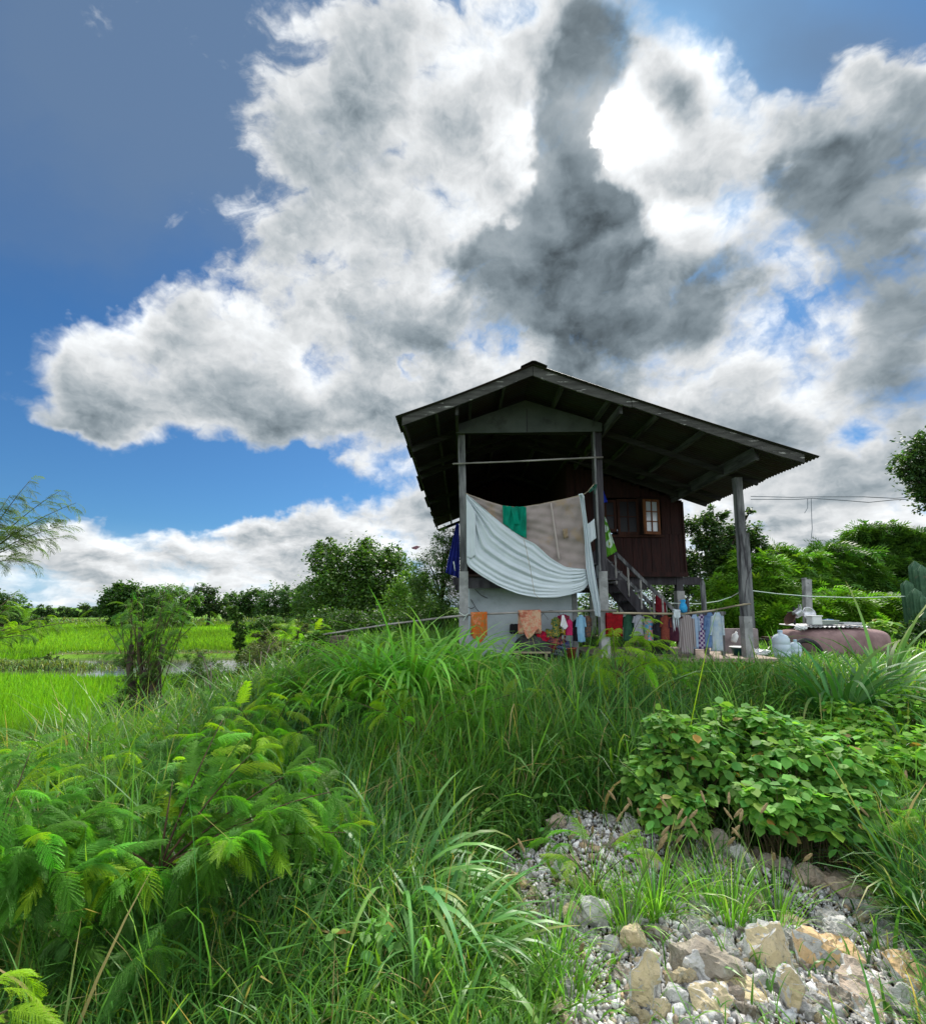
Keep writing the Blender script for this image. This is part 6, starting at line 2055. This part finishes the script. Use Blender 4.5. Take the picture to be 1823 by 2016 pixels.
# right side
tree('shade_tree', 'dark half bare tree rising behind the house at the right', gp_(1400, 14), [(1375, 1040, 34, 14), (1420, 1065, 42, 14), (1465, 1050, 36, 14), (1390, 1100, 44, 14), (1440, 1105, 44, 14), (1485, 1080, 26, 14), (1405, 1015, 22, 14), (1380, 1150, 46, 14), (1475, 1010, 10, 13.5)],
     15000, 0.11, (0.040, 0.085, 0.022), 'diam', trunk=0.12)
tree('undergrowth', 'dark undergrowth filling the space behind the stilts', gp_(1330, 18), [(1200, 1190, 60, 18), (1280, 1180, 60, 18), (1350, 1190, 60, 18), (1150, 1210, 50, 18), (1400, 1210, 50, 17), (1290, 1240, 50, 17)], 12000, 0.13, (0.045, 0.105, 0.02), cat_='bush', trunk=0.08)
HG = 'feathery trees along the right side'
for (lb, cl, n, c_) in (
    ('yellow green feathery tree nearest to the right post', [(1480, 1130, 50, 13.5), (1450, 1170, 50, 13), (1500, 1170, 55, 13), (1440, 1215, 45, 12.5), (1510, 1215, 45, 12.5)], 2600, (0.13, 0.30, 0.025)),
    ('feathery tree with a rounded top behind the concrete post', [(1545, 1125, 42, 15), (1590, 1120, 36, 15), (1560, 1170, 55, 14.5), (1600, 1175, 50, 14.5), (1530, 1090, 18, 15)], 2600, (0.10, 0.24, 0.025)),
    ('darker feathery tree right of the concrete post', [(1650, 1110, 48, 15.5), (1630, 1160, 50, 15), (1690, 1150, 50, 15), (1640, 1085, 26, 16)], 2400, (0.065, 0.17, 0.022)),
    ('tallest feathery tree with wispy shoots at its top', [(1710, 1080, 46, 16.5), (1750, 1075, 45, 16.5), (1700, 1045, 22, 16.5), (1745, 1045, 18, 16.5), (1725, 1130, 55, 16)], 2600, (0.065, 0.16, 0.022)),
    ('dark feathery tree behind the cactus', [(1800, 1080, 42, 16), (1790, 1055, 18, 16), (1830, 1100, 45, 16), (1790, 1150, 55, 15.5), (1840, 1160, 50, 15)], 2600, (0.055, 0.145, 0.022)),
    ('low bright feathery bush left of the concrete post', [(1570, 1205, 34, 12.5), (1530, 1225, 30, 12), (1610, 1215, 32, 12.5)], 1300, (0.12, 0.28, 0.02)),
    ('low bright feathery bush right of the concrete post', [(1660, 1205, 36, 12.5), (1700, 1195, 34, 13), (1740, 1205, 34, 13), (1640, 1185, 30, 13)], 1600, (0.12, 0.28, 0.02))):
    b = gp_(cl[0][0], cl[0][3] + 0.3)
    tree('feathery_hedge_tree', lb, b, cl, n * 3, 0.36, tuple(q * 0.8 for q in c_), 'frond2', group=HG, trunk=0.05)
tree('overhanging_tree', 'dark tree crown hanging in at the upper right edge', gp_(1960, 11), [(1800, 905, 40, 11), (1840, 890, 55, 11), (1850, 950, 50, 11), (1815, 940, 34, 11), (1830, 985, 28, 11), (1790, 925, 22, 11), (1900, 930, 90, 11)], 16000, 0.085, (0.045, 0.095, 0.028), 'diam', trunk=0.12)

# old pollard stump with young shoots
g = G(285, 1425)
sp_ = thing('pollard_tree', 'old cut back tree with thick dark stems and a spray of young feathery shoots', 'tree', g)
for (xa, ya, xb, yb, r0, r1) in ((262, 1425, 258, 1270, 0.075, 0.045), (296, 1430, 306, 1300, 0.10, 0.075), (335, 1440, 282, 1320, 0.07, 0.05), (283, 1420, 276, 1235, 0.05, 0.03), (310, 1330, 322, 1270, 0.05, 0.035), (340, 1445, 385, 1452, 0.09, 0.07)):
    a_ = P(xa, ya, g.y)
    b_ = P(xb, yb, g.y + rng.uniform(-0.2, 0.2))
    a_.z = float(zt(a_.x, a_.y)) - 0.05
    MB().tube([a_, a_.lerp(b_, 0.35) + Vector((0.03, 0, 0)), a_.lerp(b_, 0.7) - Vector((0.03, 0, 0)), b_], [r0, r0 * 0.85, r1 * 1.1, r1], 10).build('trunk', M_BARK, sp_, smooth=True)
pos, A, E = [], [], []
m = MB()
for k in range(42):
    xa = rng.uniform(262, 318)
    a_ = P(xa - 8, 1300 + rng.uniform(-10, 115), g.y - 0.1)
    xb = xa + rng.normal(12, 52)
    b_ = P(xb, rng.uniform(1145, 1250), g.y + rng.normal(0, 0.3))
    md = a_.lerp(b_, 0.5) + Vector((rng.normal(0, 0.03), 0, 0.02))
    m.tube([a_, md, b_], [0.009, 0.007, 0.003], 5)
    for j in range(9):
        u = 0.35 + 0.65 * j / 8
        pos.append(a_.lerp(b_, u))
        A.append(rng.uniform(0, 6.283))
        E.append(rng.normal(0.1, 0.3))
m.build('shoot', M_STEM, sp_)
n = len(pos)
pos = np.array([tuple(q) for q in pos])
V, F, C_ = inst(*FRONDS_MID[1], pos, rots(np.array(A), np.array(E), rng.normal(0, 0.4, n)), rng.uniform(0.14, 0.26, n), jitcol((0.075, 0.17, 0.03), n, 0.22, 0.12))
npmesh('leaves', V, F, M_FROND, sp_, col=C_)
# creeper and brushwood between stump and house
tree('trunk_creeper', 'small leaved creeper wrapped round the old cut back tree', (g.x, g.y - 0.05, g.z), [(246, 1300, 20, g.y), (256, 1345, 24, g.y - 0.15), (240, 1385, 28, g.y - 0.1), (268, 1410, 26, g.y - 0.2), (295, 1330, 16, g.y - 0.2), (308, 1375, 14, g.y - 0.25), (325, 1400, 18, g.y - 0.1), (240, 1425, 22, g.y), (318, 1290, 14, g.y), (340, 1440, 20, g.y - 0.2)], 8000, 0.032, (0.07, 0.125, 0.035), cat_='creeper', trunk=0.012)
tree('creeper_column', 'slim post of creeper standing in the bushes before the pond', gp_(482, 9), [(470, 1235, 13, 9), (465, 1215, 11, 9), (474, 1265, 12, 9), (480, 1295, 13, 9), (484, 1322, 14, 9), (458, 1200, 10, 9), (476, 1245, 12, 9)], 5200, 0.055, (0.07, 0.15, 0.03), cat_='plant', trunk=0.016)
feathery('feathery_shrub', 'feathery shrub beside the end of the drying pole', gp_(592, 9.5), [P(585, 1215, 9.4), P(610, 1222, 9.4), P(570, 1240, 9.4), P(625, 1240, 9.3), P(600, 1260, 9.2)], 6, 0.40, FRONDS_MID, (0.11, 0.24, 0.03), trunk=0.014)
tree('thorny_brush', 'brownish twiggy brush on the bank before the pond', gp_(530, 10.5), [(520, 1275, 20, 10.5), (550, 1290, 24, 10.5), (500, 1290, 24, 10.2), (580, 1290, 30, 10), (620, 1290, 30, 9.6), (540, 1315, 28, 9.6), (515, 1250, 14, 10.5), (600, 1245, 18, 9.8)], 9000, 0.06, (0.075, 0.10, 0.035), cat_='brush', trunk=0.03)
tree('scrub_bush', 'ragged dark scrub bush right of the old cut back tree', G(420, 1420), [(370, 1340, 30, 7.8), (410, 1315, 30, 8.0), (440, 1340, 32, 7.8), (400, 1360, 30, 7.4), (455, 1365, 30, 7.4), (385, 1290, 18, 8)], 9000, 0.045, (0.055, 0.115, 0.025), 'narrow', cat_='bush', trunk=0.02)
tree('scrub_bush', 'green scrub bush at the lower end of the drying pole', G(600, 1380), [(560, 1310, 30, 7.4), (600, 1290, 32, 7.6), (640, 1310, 28, 7.3), (530, 1335, 28, 7), (580, 1345, 30, 7), (620, 1262, 18, 7.8)], 9000, 0.05, (0.075, 0.16, 0.03), 'oval', cat_='bush', trunk=0.02)
tree('scrub_bush', 'brown twigged scrub bush between the other two before the pond', G(510, 1400), [(490, 1310, 28, 8), (515, 1285, 26, 8.2), (500, 1350, 30, 7.6), (545, 1262, 18, 8.3)], 6500, 0.045, (0.085, 0.11, 0.04), 'narrow', cat_='bush', trunk=0.025)
tree('dark_brush', 'dark brush around the foot of the old cut back tree', G(360, 1440), [(240, 1395, 24, 6.9), (225, 1420, 22, 6.7), (380, 1385, 22, 7.4), (420, 1375, 24, 7.6), (400, 1410, 22, 7.0), (345, 1400, 18, 6.8), (460, 1380, 24, 7.6)], 5200, 0.042, (0.055, 0.105, 0.025), cat_='brush', trunk=0.02)
st2 = MB().tube([gp_(668, 9.9), P(668, 1290, 9.9), P(667, 1252, 9.9)], [0.24, 0.22, 0.20], 14)
tag(st2.build('sawn_stump', M_BARK, smooth=True), 'short thick dark stump behind the left end of the broad grass clumps', 'stump')

# cactus at the right edge
cg = gp_(1812, 10)
cc_ = thing('column_cactus', 'clump of tall ribbed column cactus at the right edge', 'cactus', cg)
M_CACT = mat_std('cactus_skin', (0.030, 0.085, 0.045), (0.05, 0.12, 0.06), 9, 0.65, 0.4, 40, c3=(0.11, 0.12, 0.07), s3=5, t3=(0.58, 0.7))


def ribbed(x, Y, ytop, r, name='column'):
    b = Vector(gp_(x, Y))
    top_ = P(x, ytop, Y).z
    m = MB()
    K, S_ = 16, 40
    rows = []
    for i in range(K + 1):
        u = i / K
        z = b.z + (top_ - b.z) * u
        q = 1.0 if u < 0.9 else math.sqrt(max(0.0, 1 - ((u - 0.9) / 0.1) ** 2)) * 0.98 + 0.02
        rows.append([(b.x + r * q * (1 + 0.14 * math.cos(7 * a)) * math.cos(a), b.y + r * q * (1 + 0.14 * math.cos(7 * a)) * math.sin(a), z) for a in np.linspace(0, 6.2832, S_ + 1)])
    m.grid(rows)
    m.build(name, M_CACT, cc_, smooth=True)


for x, Y, yt_, r in ((1791, 10.0, 1142, 0.10), (1800, 9.7, 1165, 0.08), (1812, 10.2, 1104, 0.11), (1824, 9.9, 1112, 0.11), (1806, 9.6, 1158, 0.09), (1818, 9.5, 1172, 0.09), (1796, 10.3, 1190, 0.07)):
    ribbed(x, Y, yt_, r)
tree('dark_bush', 'dark bush at the foot of the cactus', gp_(1820, 9.6), [(1805, 1240, 26, 9.5), (1830, 1225, 30, 9.6), (1790, 1262, 20, 9.2)], 3000, 0.07, (0.04, 0.10, 0.02), cat_='bush', trunk=0.03)
leafy('pale_weed', 'pale big leaved weed standing in the grass right of the clay tank', [lobe(1740, 1235, 9.6, 0.22, 0.16, 1)], 70, 0.16, (0.16, 0.28, 0.06), gp_(1740, 9.6), 'weed')

# ------------------------------------------------------------------ stones
def rock_mat(name, a, b, tan, t3, bs=26):
    m, nt, out = newmat(name)
    tc = nd(nt, 'ShaderNodeTexCoord').outputs['Object']
    col = mixc(ss(noise(tc, 9, 8, 0.65, nt=nt), 0.35, 0.65, nt=nt), a, b, nt=nt)
    col = mixc(ss(noise(tc, 6, 6, 0.6, 0.4, nt=nt), t3[0], t3[1], nt=nt), col, tan, nt=nt)
    col = mixc(ss(noise(tc, 70, 4, 0.6, nt=nt), 0.56, 0.70, 0, 0.55, nt=nt), col, (0.09, 0.085, 0.08), nt=nt)
    b_ = nd(nt, 'ShaderNodeBsdfPrincipled', ins={'Base Color': col, 'Roughness': 0.92, 'Specular IOR Level': 0.2})
    h = wm('ADD', noise(tc, bs, 9, 0.68, nt=nt), wm('MULTIPLY', noise(tc, bs * 5, 4, 0.6, nt=nt), 0.3, nt=nt), nt=nt)
    nt.links.new(bump(nt, h, 1.0, 0.012), b_.inputs['Normal'])
    nt.links.new(b_.outputs[0], out.inputs[0])
    return m


M_LIME = rock_mat('grey_limestone', (0.44, 0.44, 0.425), (0.66, 0.65, 0.63), (0.46, 0.40, 0.30), (0.54, 0.68))
M_TAN = rock_mat('tan_slab_face', (0.55, 0.46, 0.28), (0.50, 0.42, 0.28), (0.46, 0.43, 0.34), (0.52, 0.64), 14)
M_ORANGE = rock_mat('orange_slab_face', (0.64, 0.43, 0.22), (0.58, 0.43, 0.27), (0.56, 0.49, 0.38), (0.56, 0.70), 14)
M_PINK = rock_mat('pinkish_rock', (0.46, 0.36, 0.28), (0.40, 0.35, 0.30), (0.32, 0.28, 0.23), (0.50, 0.64))
M_RUBBLE = rock_mat('brown_rubble', (0.27, 0.235, 0.19), (0.37, 0.33, 0.27), (0.44, 0.43, 0.41), (0.56, 0.62), 18)


def rockmesh(dims, seed, cuts=9, sub=3, rough=0.10):
    r = random.Random(seed)
    bm = bmesh.new()
    pts = []
    for k in range(cuts + 6):
        v = Vector((r.gauss(0, 1), r.gauss(0, 1), r.gauss(0, 1))).normalized()
        e = max(abs(v.x), abs(v.y), abs(v.z))
        v = v / e * r.uniform(0.80, 1.0)
        pts.append(v)
    for p in pts:
        bm.verts.new((p.x * dims[0] / 2, p.y * dims[1] / 2, p.z * dims[2] / 2))
    bmesh.ops.convex_hull(bm, input=bm.verts)
    loose = [v for v in bm.verts if not v.link_faces]
    bmesh.ops.delete(bm, geom=loose, context='VERTS')
    bmesh.ops.bevel(bm, geom=bm.edges[:], offset=min(dims) * 0.04, segments=1, affect='EDGES')
    bmesh.ops.triangulate(bm, faces=bm.faces)
    for k in range(sub):
        lim = max(dims) * (0.30, 0.16, 0.09)[k]
        ed = [e for e in bm.edges if e.calc_length() > lim]
        bmesh.ops.subdivide_edges(bm, edges=ed, cuts=1)
        bmesh.ops.triangulate(bm, faces=bm.faces)
    o1 = r.uniform(0, 50)
    s = max(dims)
    from mathutils import noise as mn
    bm.normal_update()
    nrm = {v: v.normal.copy() for v in bm.verts}
    for v in bm.verts:
        q = v.co / s
        d = mn.fractal(q * 4 + Vector((o1, 0, 0)), 1.0, 2.0, 5) * rough * s * 0.7 + mn.fractal(q * 14 + Vector((0, o1, 0)), 1.0, 2.0, 3) * rough * s * 0.25
        v.co += nrm[v] * d
    return bm


def rock(name, label, x, y, w, h, thick=0.6, mats=None, face=None, tilt=0, roll=0, seed=1, group=None, sink=0.3, cat_='rock'):
    """x, y: photo position of the stone's middle; w, h its size there; face: material of one cleft face"""
    g = G(x, y + h * 0.42)
    dist = (g - Vector((0, 0, EYE))).length
    s = 1 / 913.0 * g.y * math.cos(PITCH) * 1.0
    k = dist / math.sqrt(((x - 911.5) / 913) ** 2 + ((y - 1080) / 913) ** 2 + 1) / 913
    W_, H_ = w * k, h * k
    dims = (W_ * 1.12, H_ * 1.45, W_ * 0.34) if (face and face[1] == 'top') else (W_ * 1.08, W_ * thick, H_ * 1.1)
    bm = rockmesh(dims, seed)
    me = bpy.data.meshes.new(name)
    M = Matrix.Rotation(R(tilt), 4, 'X') @ Matrix.Rotation(R(roll), 4, 'Y')
    bmesh.ops.transform(bm, matrix=M, verts=bm.verts)
    zmin = min(v.co.z for v in bm.verts)
    bmesh.ops.translate(bm, vec=(0, 0, -zmin - sink * H_ * 0.5), verts=bm.verts)
    bm.normal_update()
    fdir = None
    if face:
        fdir = (M.to_3x3() @ Vector((0, -1, 0.15))).normalized() if face[1] == 'front' else (M.to_3x3() @ Vector((0, -0.15, 1))).normalized()
    for f in bm.faces:
        if fdir is not None and f.normal.dot(fdir) > 0.72:
            f.material_index = 1
    bm.to_mesh(me)
    bm.free()
    me.materials.append(mats or M_LIME)
    if face:
        me.materials.append(face[0])
    o = link(bpy.data.objects.new(name, me))
    o.location = g
    return tag(o, label, cat_, group)


RK = [
    (1268, 1950, 60, 125, 0.26, M_LIME, (M_TAN, 'front'), -12, 14, 'tall pointed tan slab standing in the gravel at the lower middle'),
    (1405, 1984, 88, 52, 0.55, M_LIME, (M_TAN, 'top'), 38, 0, 'flat tan faced stone at the bottom edge right of the tall pointed slab'),
    (1458, 1952, 92, 46, 0.5, M_LIME, (M_TAN, 'top'), 10, 16, 'long grey bar shaped stone with a tan top edge'),
    (1388, 1882, 140, 90, 0.7, M_RUBBLE, None, 0, 8, 'big brown block of crumbling rubble above the grey bar stone'),
    (1508, 1874, 100, 92, 0.5, M_LIME, (M_TAN, 'front'), -24, -12, 'greenish tan slab leaning right of the brown rubble block'),
    (1630, 1884, 130, 40, 0.55, M_LIME, (M_ORANGE, 'top'), 24, 14, 'thin orange topped slab lying right of the greenish one'),
    (1706, 1945, 108, 86, 0.65, M_LIME, (M_PINK, 'top'), 26, 14, 'large pale block with a pinkish top below the thin orange slab'),
    (1800, 1922, 80, 62, 0.6, M_LIME, (M_ORANGE, 'top'), 34, 8, 'orange faced stone cut by the right edge of the picture'),
    (1603, 1732, 74, 46, 0.7, M_PINK, None, 0, 0, 'left one of the two pinkish boulders under the leafy bush'),
    (1668, 1730, 90, 62, 0.7, M_PINK, (M_PINK, 'top'), 15, 5, 'right rounder one of the two pinkish boulders under the leafy bush'),
    (1654, 1830, 62, 44, 0.6, M_LIME, (M_LIME, 'front'), -10, 10, 'grey brown triangular stone above the thin orange slab'),
    (1565, 1955, 50, 80, 0.5, M_LIME, (M_TAN, 'front'), -10, -10, 'upright narrow stone with a tan flank beside the pinkish topped block'),
    (1380, 1920, 44, 72, 0.45, M_LIME, None, -8, -22, 'narrow white stone leaning against the brown rubble block'),
    (1248, 1858, 54, 56, 0.6, M_TAN, (M_TAN, 'front'), -15, 0, 'squat tan stone above the tall pointed slab'),
    (1176, 1800, 54, 78, 0.6, M_LIME, None, 0, -8, 'upright pale stone at the left of the gravel'),
    (1128, 1800, 44, 34, 0.6, M_LIME, (M_TAN, 'top'), 25, 10, 'small tan topped stone at the left rim of the gravel'),
    (1294, 1696, 74, 30, 0.6, M_TAN, (M_TAN, 'top'), 20, 0, 'flat tan stone in the upper part of the gravel'),
    (1413, 1660, 52, 48, 0.7, M_RUBBLE, None, 0, 0, 'dark brown stone in the shade of the leafy bush'),
    (1626, 2000, 58, 36, 0.6, M_LIME, (M_TAN, 'top'), 30, 0, 'pale greenish stone at the bottom edge below the upright narrow stone'),
    (1784, 1966, 54, 54, 0.6, M_LIME, None, 0, 0, 'grey stone between the pinkish topped block and the right edge'),
    (1502, 1940, 58, 48, 0.7, M_LIME, None, 0, 10, 'whitish grey stone under the greenish tan slab'),
    (1018, 1730, 44, 50, 0.6, M_TAN, (M_ORANGE, 'front'), -10, 0, 'tan orange stone half hidden in the grass at the left'),
    (1121, 1694, 48, 34, 0.6, M_PINK, None, 0, 12, 'pinkish tan stone at the upper left of the gravel'),
    (1145, 1740, 38, 42, 0.6, M_TAN, (M_TAN, 'front'), -15, 0, 'yellowish stone below the pinkish tan one'),
    (1094, 1620, 40, 34, 0.6, M_PINK, None, 0, 0, 'small pinkish stone in the shade at the top of the gravel'),
    (1330, 1965, 46, 44, 0.7, M_LIME, None, 0, 0, 'grey stone right behind the tall pointed slab'),
    (1205, 1856, 40, 40, 0.7, M_LIME, None, 0, 0, 'rough grey stone left of the squat tan one'),
    (1300, 1990, 44, 40, 0.6, M_LIME, (M_TAN, 'front'), -25, 20, 'small tan stone leaning on the foot of the tall pointed slab'),
    (1560, 1810, 60, 26, 0.6, M_LIME, (M_TAN, 'top'), 15, 0, 'flat pale stone in the middle of the gravel'),
    (1740, 1790, 92, 24, 0.35, M_TAN, (M_TAN, 'top'), 10, 10, 'long thin tan stone lying below the right pinkish boulder'),
    (1520, 1700, 50, 34, 0.7, M_RUBBLE, None, 0, 0, 'brown grey stone left of the two pinkish boulders'),
    (1460, 1690, 46, 36, 0.7, M_LIME, None, 0, 0, 'grey stone in front of the dark brown shaded one'),
]
for i, (x, y, w, h, th, m_, fc, tl, rl, lb) in enumerate(RK):
    rock('rock', lb, x, y, w, h, th, m_, fc, tl, rl, 100 + i)
rr = random.Random(5)
protos = []
for k in range(7):
    bm = rockmesh((1, rr.uniform(0.7, 1.0), rr.uniform(0.55, 0.85)), 300 + k, 5, 3, 0.16)
    me = bpy.data.meshes.new('rock')
    bm.to_mesh(me)
    bm.free()
    me.materials.append((M_LIME, M_LIME, M_LIME, M_PINK, M_TAN, M_LIME, M_RUBBLE)[k])
    protos.append(me)
placed = 0
while placed < 240:
    x, y = rr.uniform(1000, 1830), rr.uniform(1600, 2030)
    g = G(x, y)
    if not rockzone(np.array([g.x]), np.array([g.y]))[0]:
        continue
    s = rr.choice((0.045, 0.055, 0.07, 0.09, 0.11, 0.14)) * rr.uniform(0.8, 1.15)
    o = link(bpy.data.objects.new('rock', protos[rr.randrange(7)]))
    o.location = (g.x, g.y, g.z + s * 0.18)
    o.scale = (s, s, s)
    o.rotation_euler = (rr.uniform(-0.5, 0.5), rr.uniform(-0.5, 0.5), rr.uniform(0, 6.28))
    tag(o, 'fist sized angular pale stone scattered in the gravel', 'rock', 'fist sized stones scattered in the gravel')
    placed += 1

# crushed stone
def gravel():
    bms = []
    for k in range(6):
        bm = bmesh.new()
        r = random.Random(900 + k)
        for j in range(9):
            v = Vector((r.gauss(0, 1), r.gauss(0, 1), r.gauss(0, 1))).normalized() * 0.5
            bm.verts.new((v.x, v.y * 0.85, v.z * 0.75))
        bmesh.ops.convex_hull(bm, input=bm.verts)
        bmesh.ops.delete(bm, geom=[v for v in bm.verts if not v.link_faces], context='VERTS')
        bmesh.ops.triangulate(bm, faces=bm.faces)
        bm.verts.index_update()
        bms.append((np.array([v.co[:] for v in bm.verts]), np.array([[v.index for v in f.verts] for f in bm.faces])))
        bm.free()
    n = 90000
    Y = rng.uniform(1.3, 4.2, n) ** 1.0
    X = rng.uniform(0.1, 4.4, n)
    keep = rockzone(X, Y) & (X < 1.08 * Y + 0.3)
    thin = rng.uniform(0, 1, n) < np.where(Y > 2.6, 0.55, 1.0)
    X, Y = X[keep & thin], Y[keep & thin]
    X, Y = X[:34000], Y[:34000]
    n = len(X)
    s = np.exp(rng.normal(np.log(0.019), 0.5, n))
    s = np.clip(s, 0.007, 0.06) * (0.8 + 0.5 * clumpnoise(X, Y, 6, 1))
    pos = np.stack([X, Y, zt(X, Y) + s * 0.15 + rng.uniform(0, 0.012, n)], -1)
    M = rots(rng.uniform(0, 6.283, n), rng.uniform(-1.5, 1.5, n), rng.uniform(0, 6.283, n))
    col = jitcol((0.58, 0.57, 0.56), n, 0.26, 0.03)
    tn = rng.uniform(0, 1, n) < 0.14
    col[tn] = jitcol((0.44, 0.35, 0.23), tn.sum(), 0.2, 0.05)
    parts = []
    wh = rng.integers(0, 6, n)
    for k, (tv, tf) in enumerate(bms):
        s_ = wh == k
        parts.append(inst(tv, tf, pos[s_], M[s_], s[s_], col[s_]))
    V, F, C_ = cat(parts)
    m, nt, out = newmat('crushed_stone')
    a = nd(nt, 'ShaderNodeAttribute', attribute_name='tint').outputs['Color']
    tc = nd(nt, 'ShaderNodeTexCoord').outputs['Object']
    c = mixc(ss(noise(tc, 90, 5, 0.6, nt=nt), 0.40, 0.65, 0, 0.5, nt=nt), a, (0.12, 0.12, 0.12), nt=nt)
    b = nd(nt, 'ShaderNodeBsdfPrincipled', ins={'Base Color': c, 'Roughness': 0.92, 'Specular IOR Level': 0.2})
    nt.links.new(bump(nt, noise(tc, 120, 5, 0.6, nt=nt), 0.7, 0.004), b.inputs['Normal'])
    nt.links.new(b.outputs[0], out.inputs[0])
    tag(npmesh('gravel', V, F, m, col=C_), 'pale grey crushed stone spread over the lower right ground', 'gravel', kind='stuff')


gravel()
# scraps of pale rubbish lying by the stump
for (x, y, s, lb) in ((395, 1425, 0.12, 'white scrap of rubbish in the brush right of the cut back tree'), (365, 1440, 0.10, 'pale stone at the foot of the cut back tree'), (440, 1408, 0.12, 'bluish white plastic scrap caught under the feathery shrub')):
    bm = rockmesh((s * 1.5, s, s * 0.7), int(x), 7, 2, 0.08)
    me = bpy.data.meshes.new('scrap')
    bm.to_mesh(me)
    bm.free()
    me.materials.append(M_wpl)
    g = G(x, y)
    o = link(bpy.data.objects.new('rubbish_scrap', me))
    o.location = g + Vector((0, 0, 0.10))
    tag(o, lb, 'scrap')
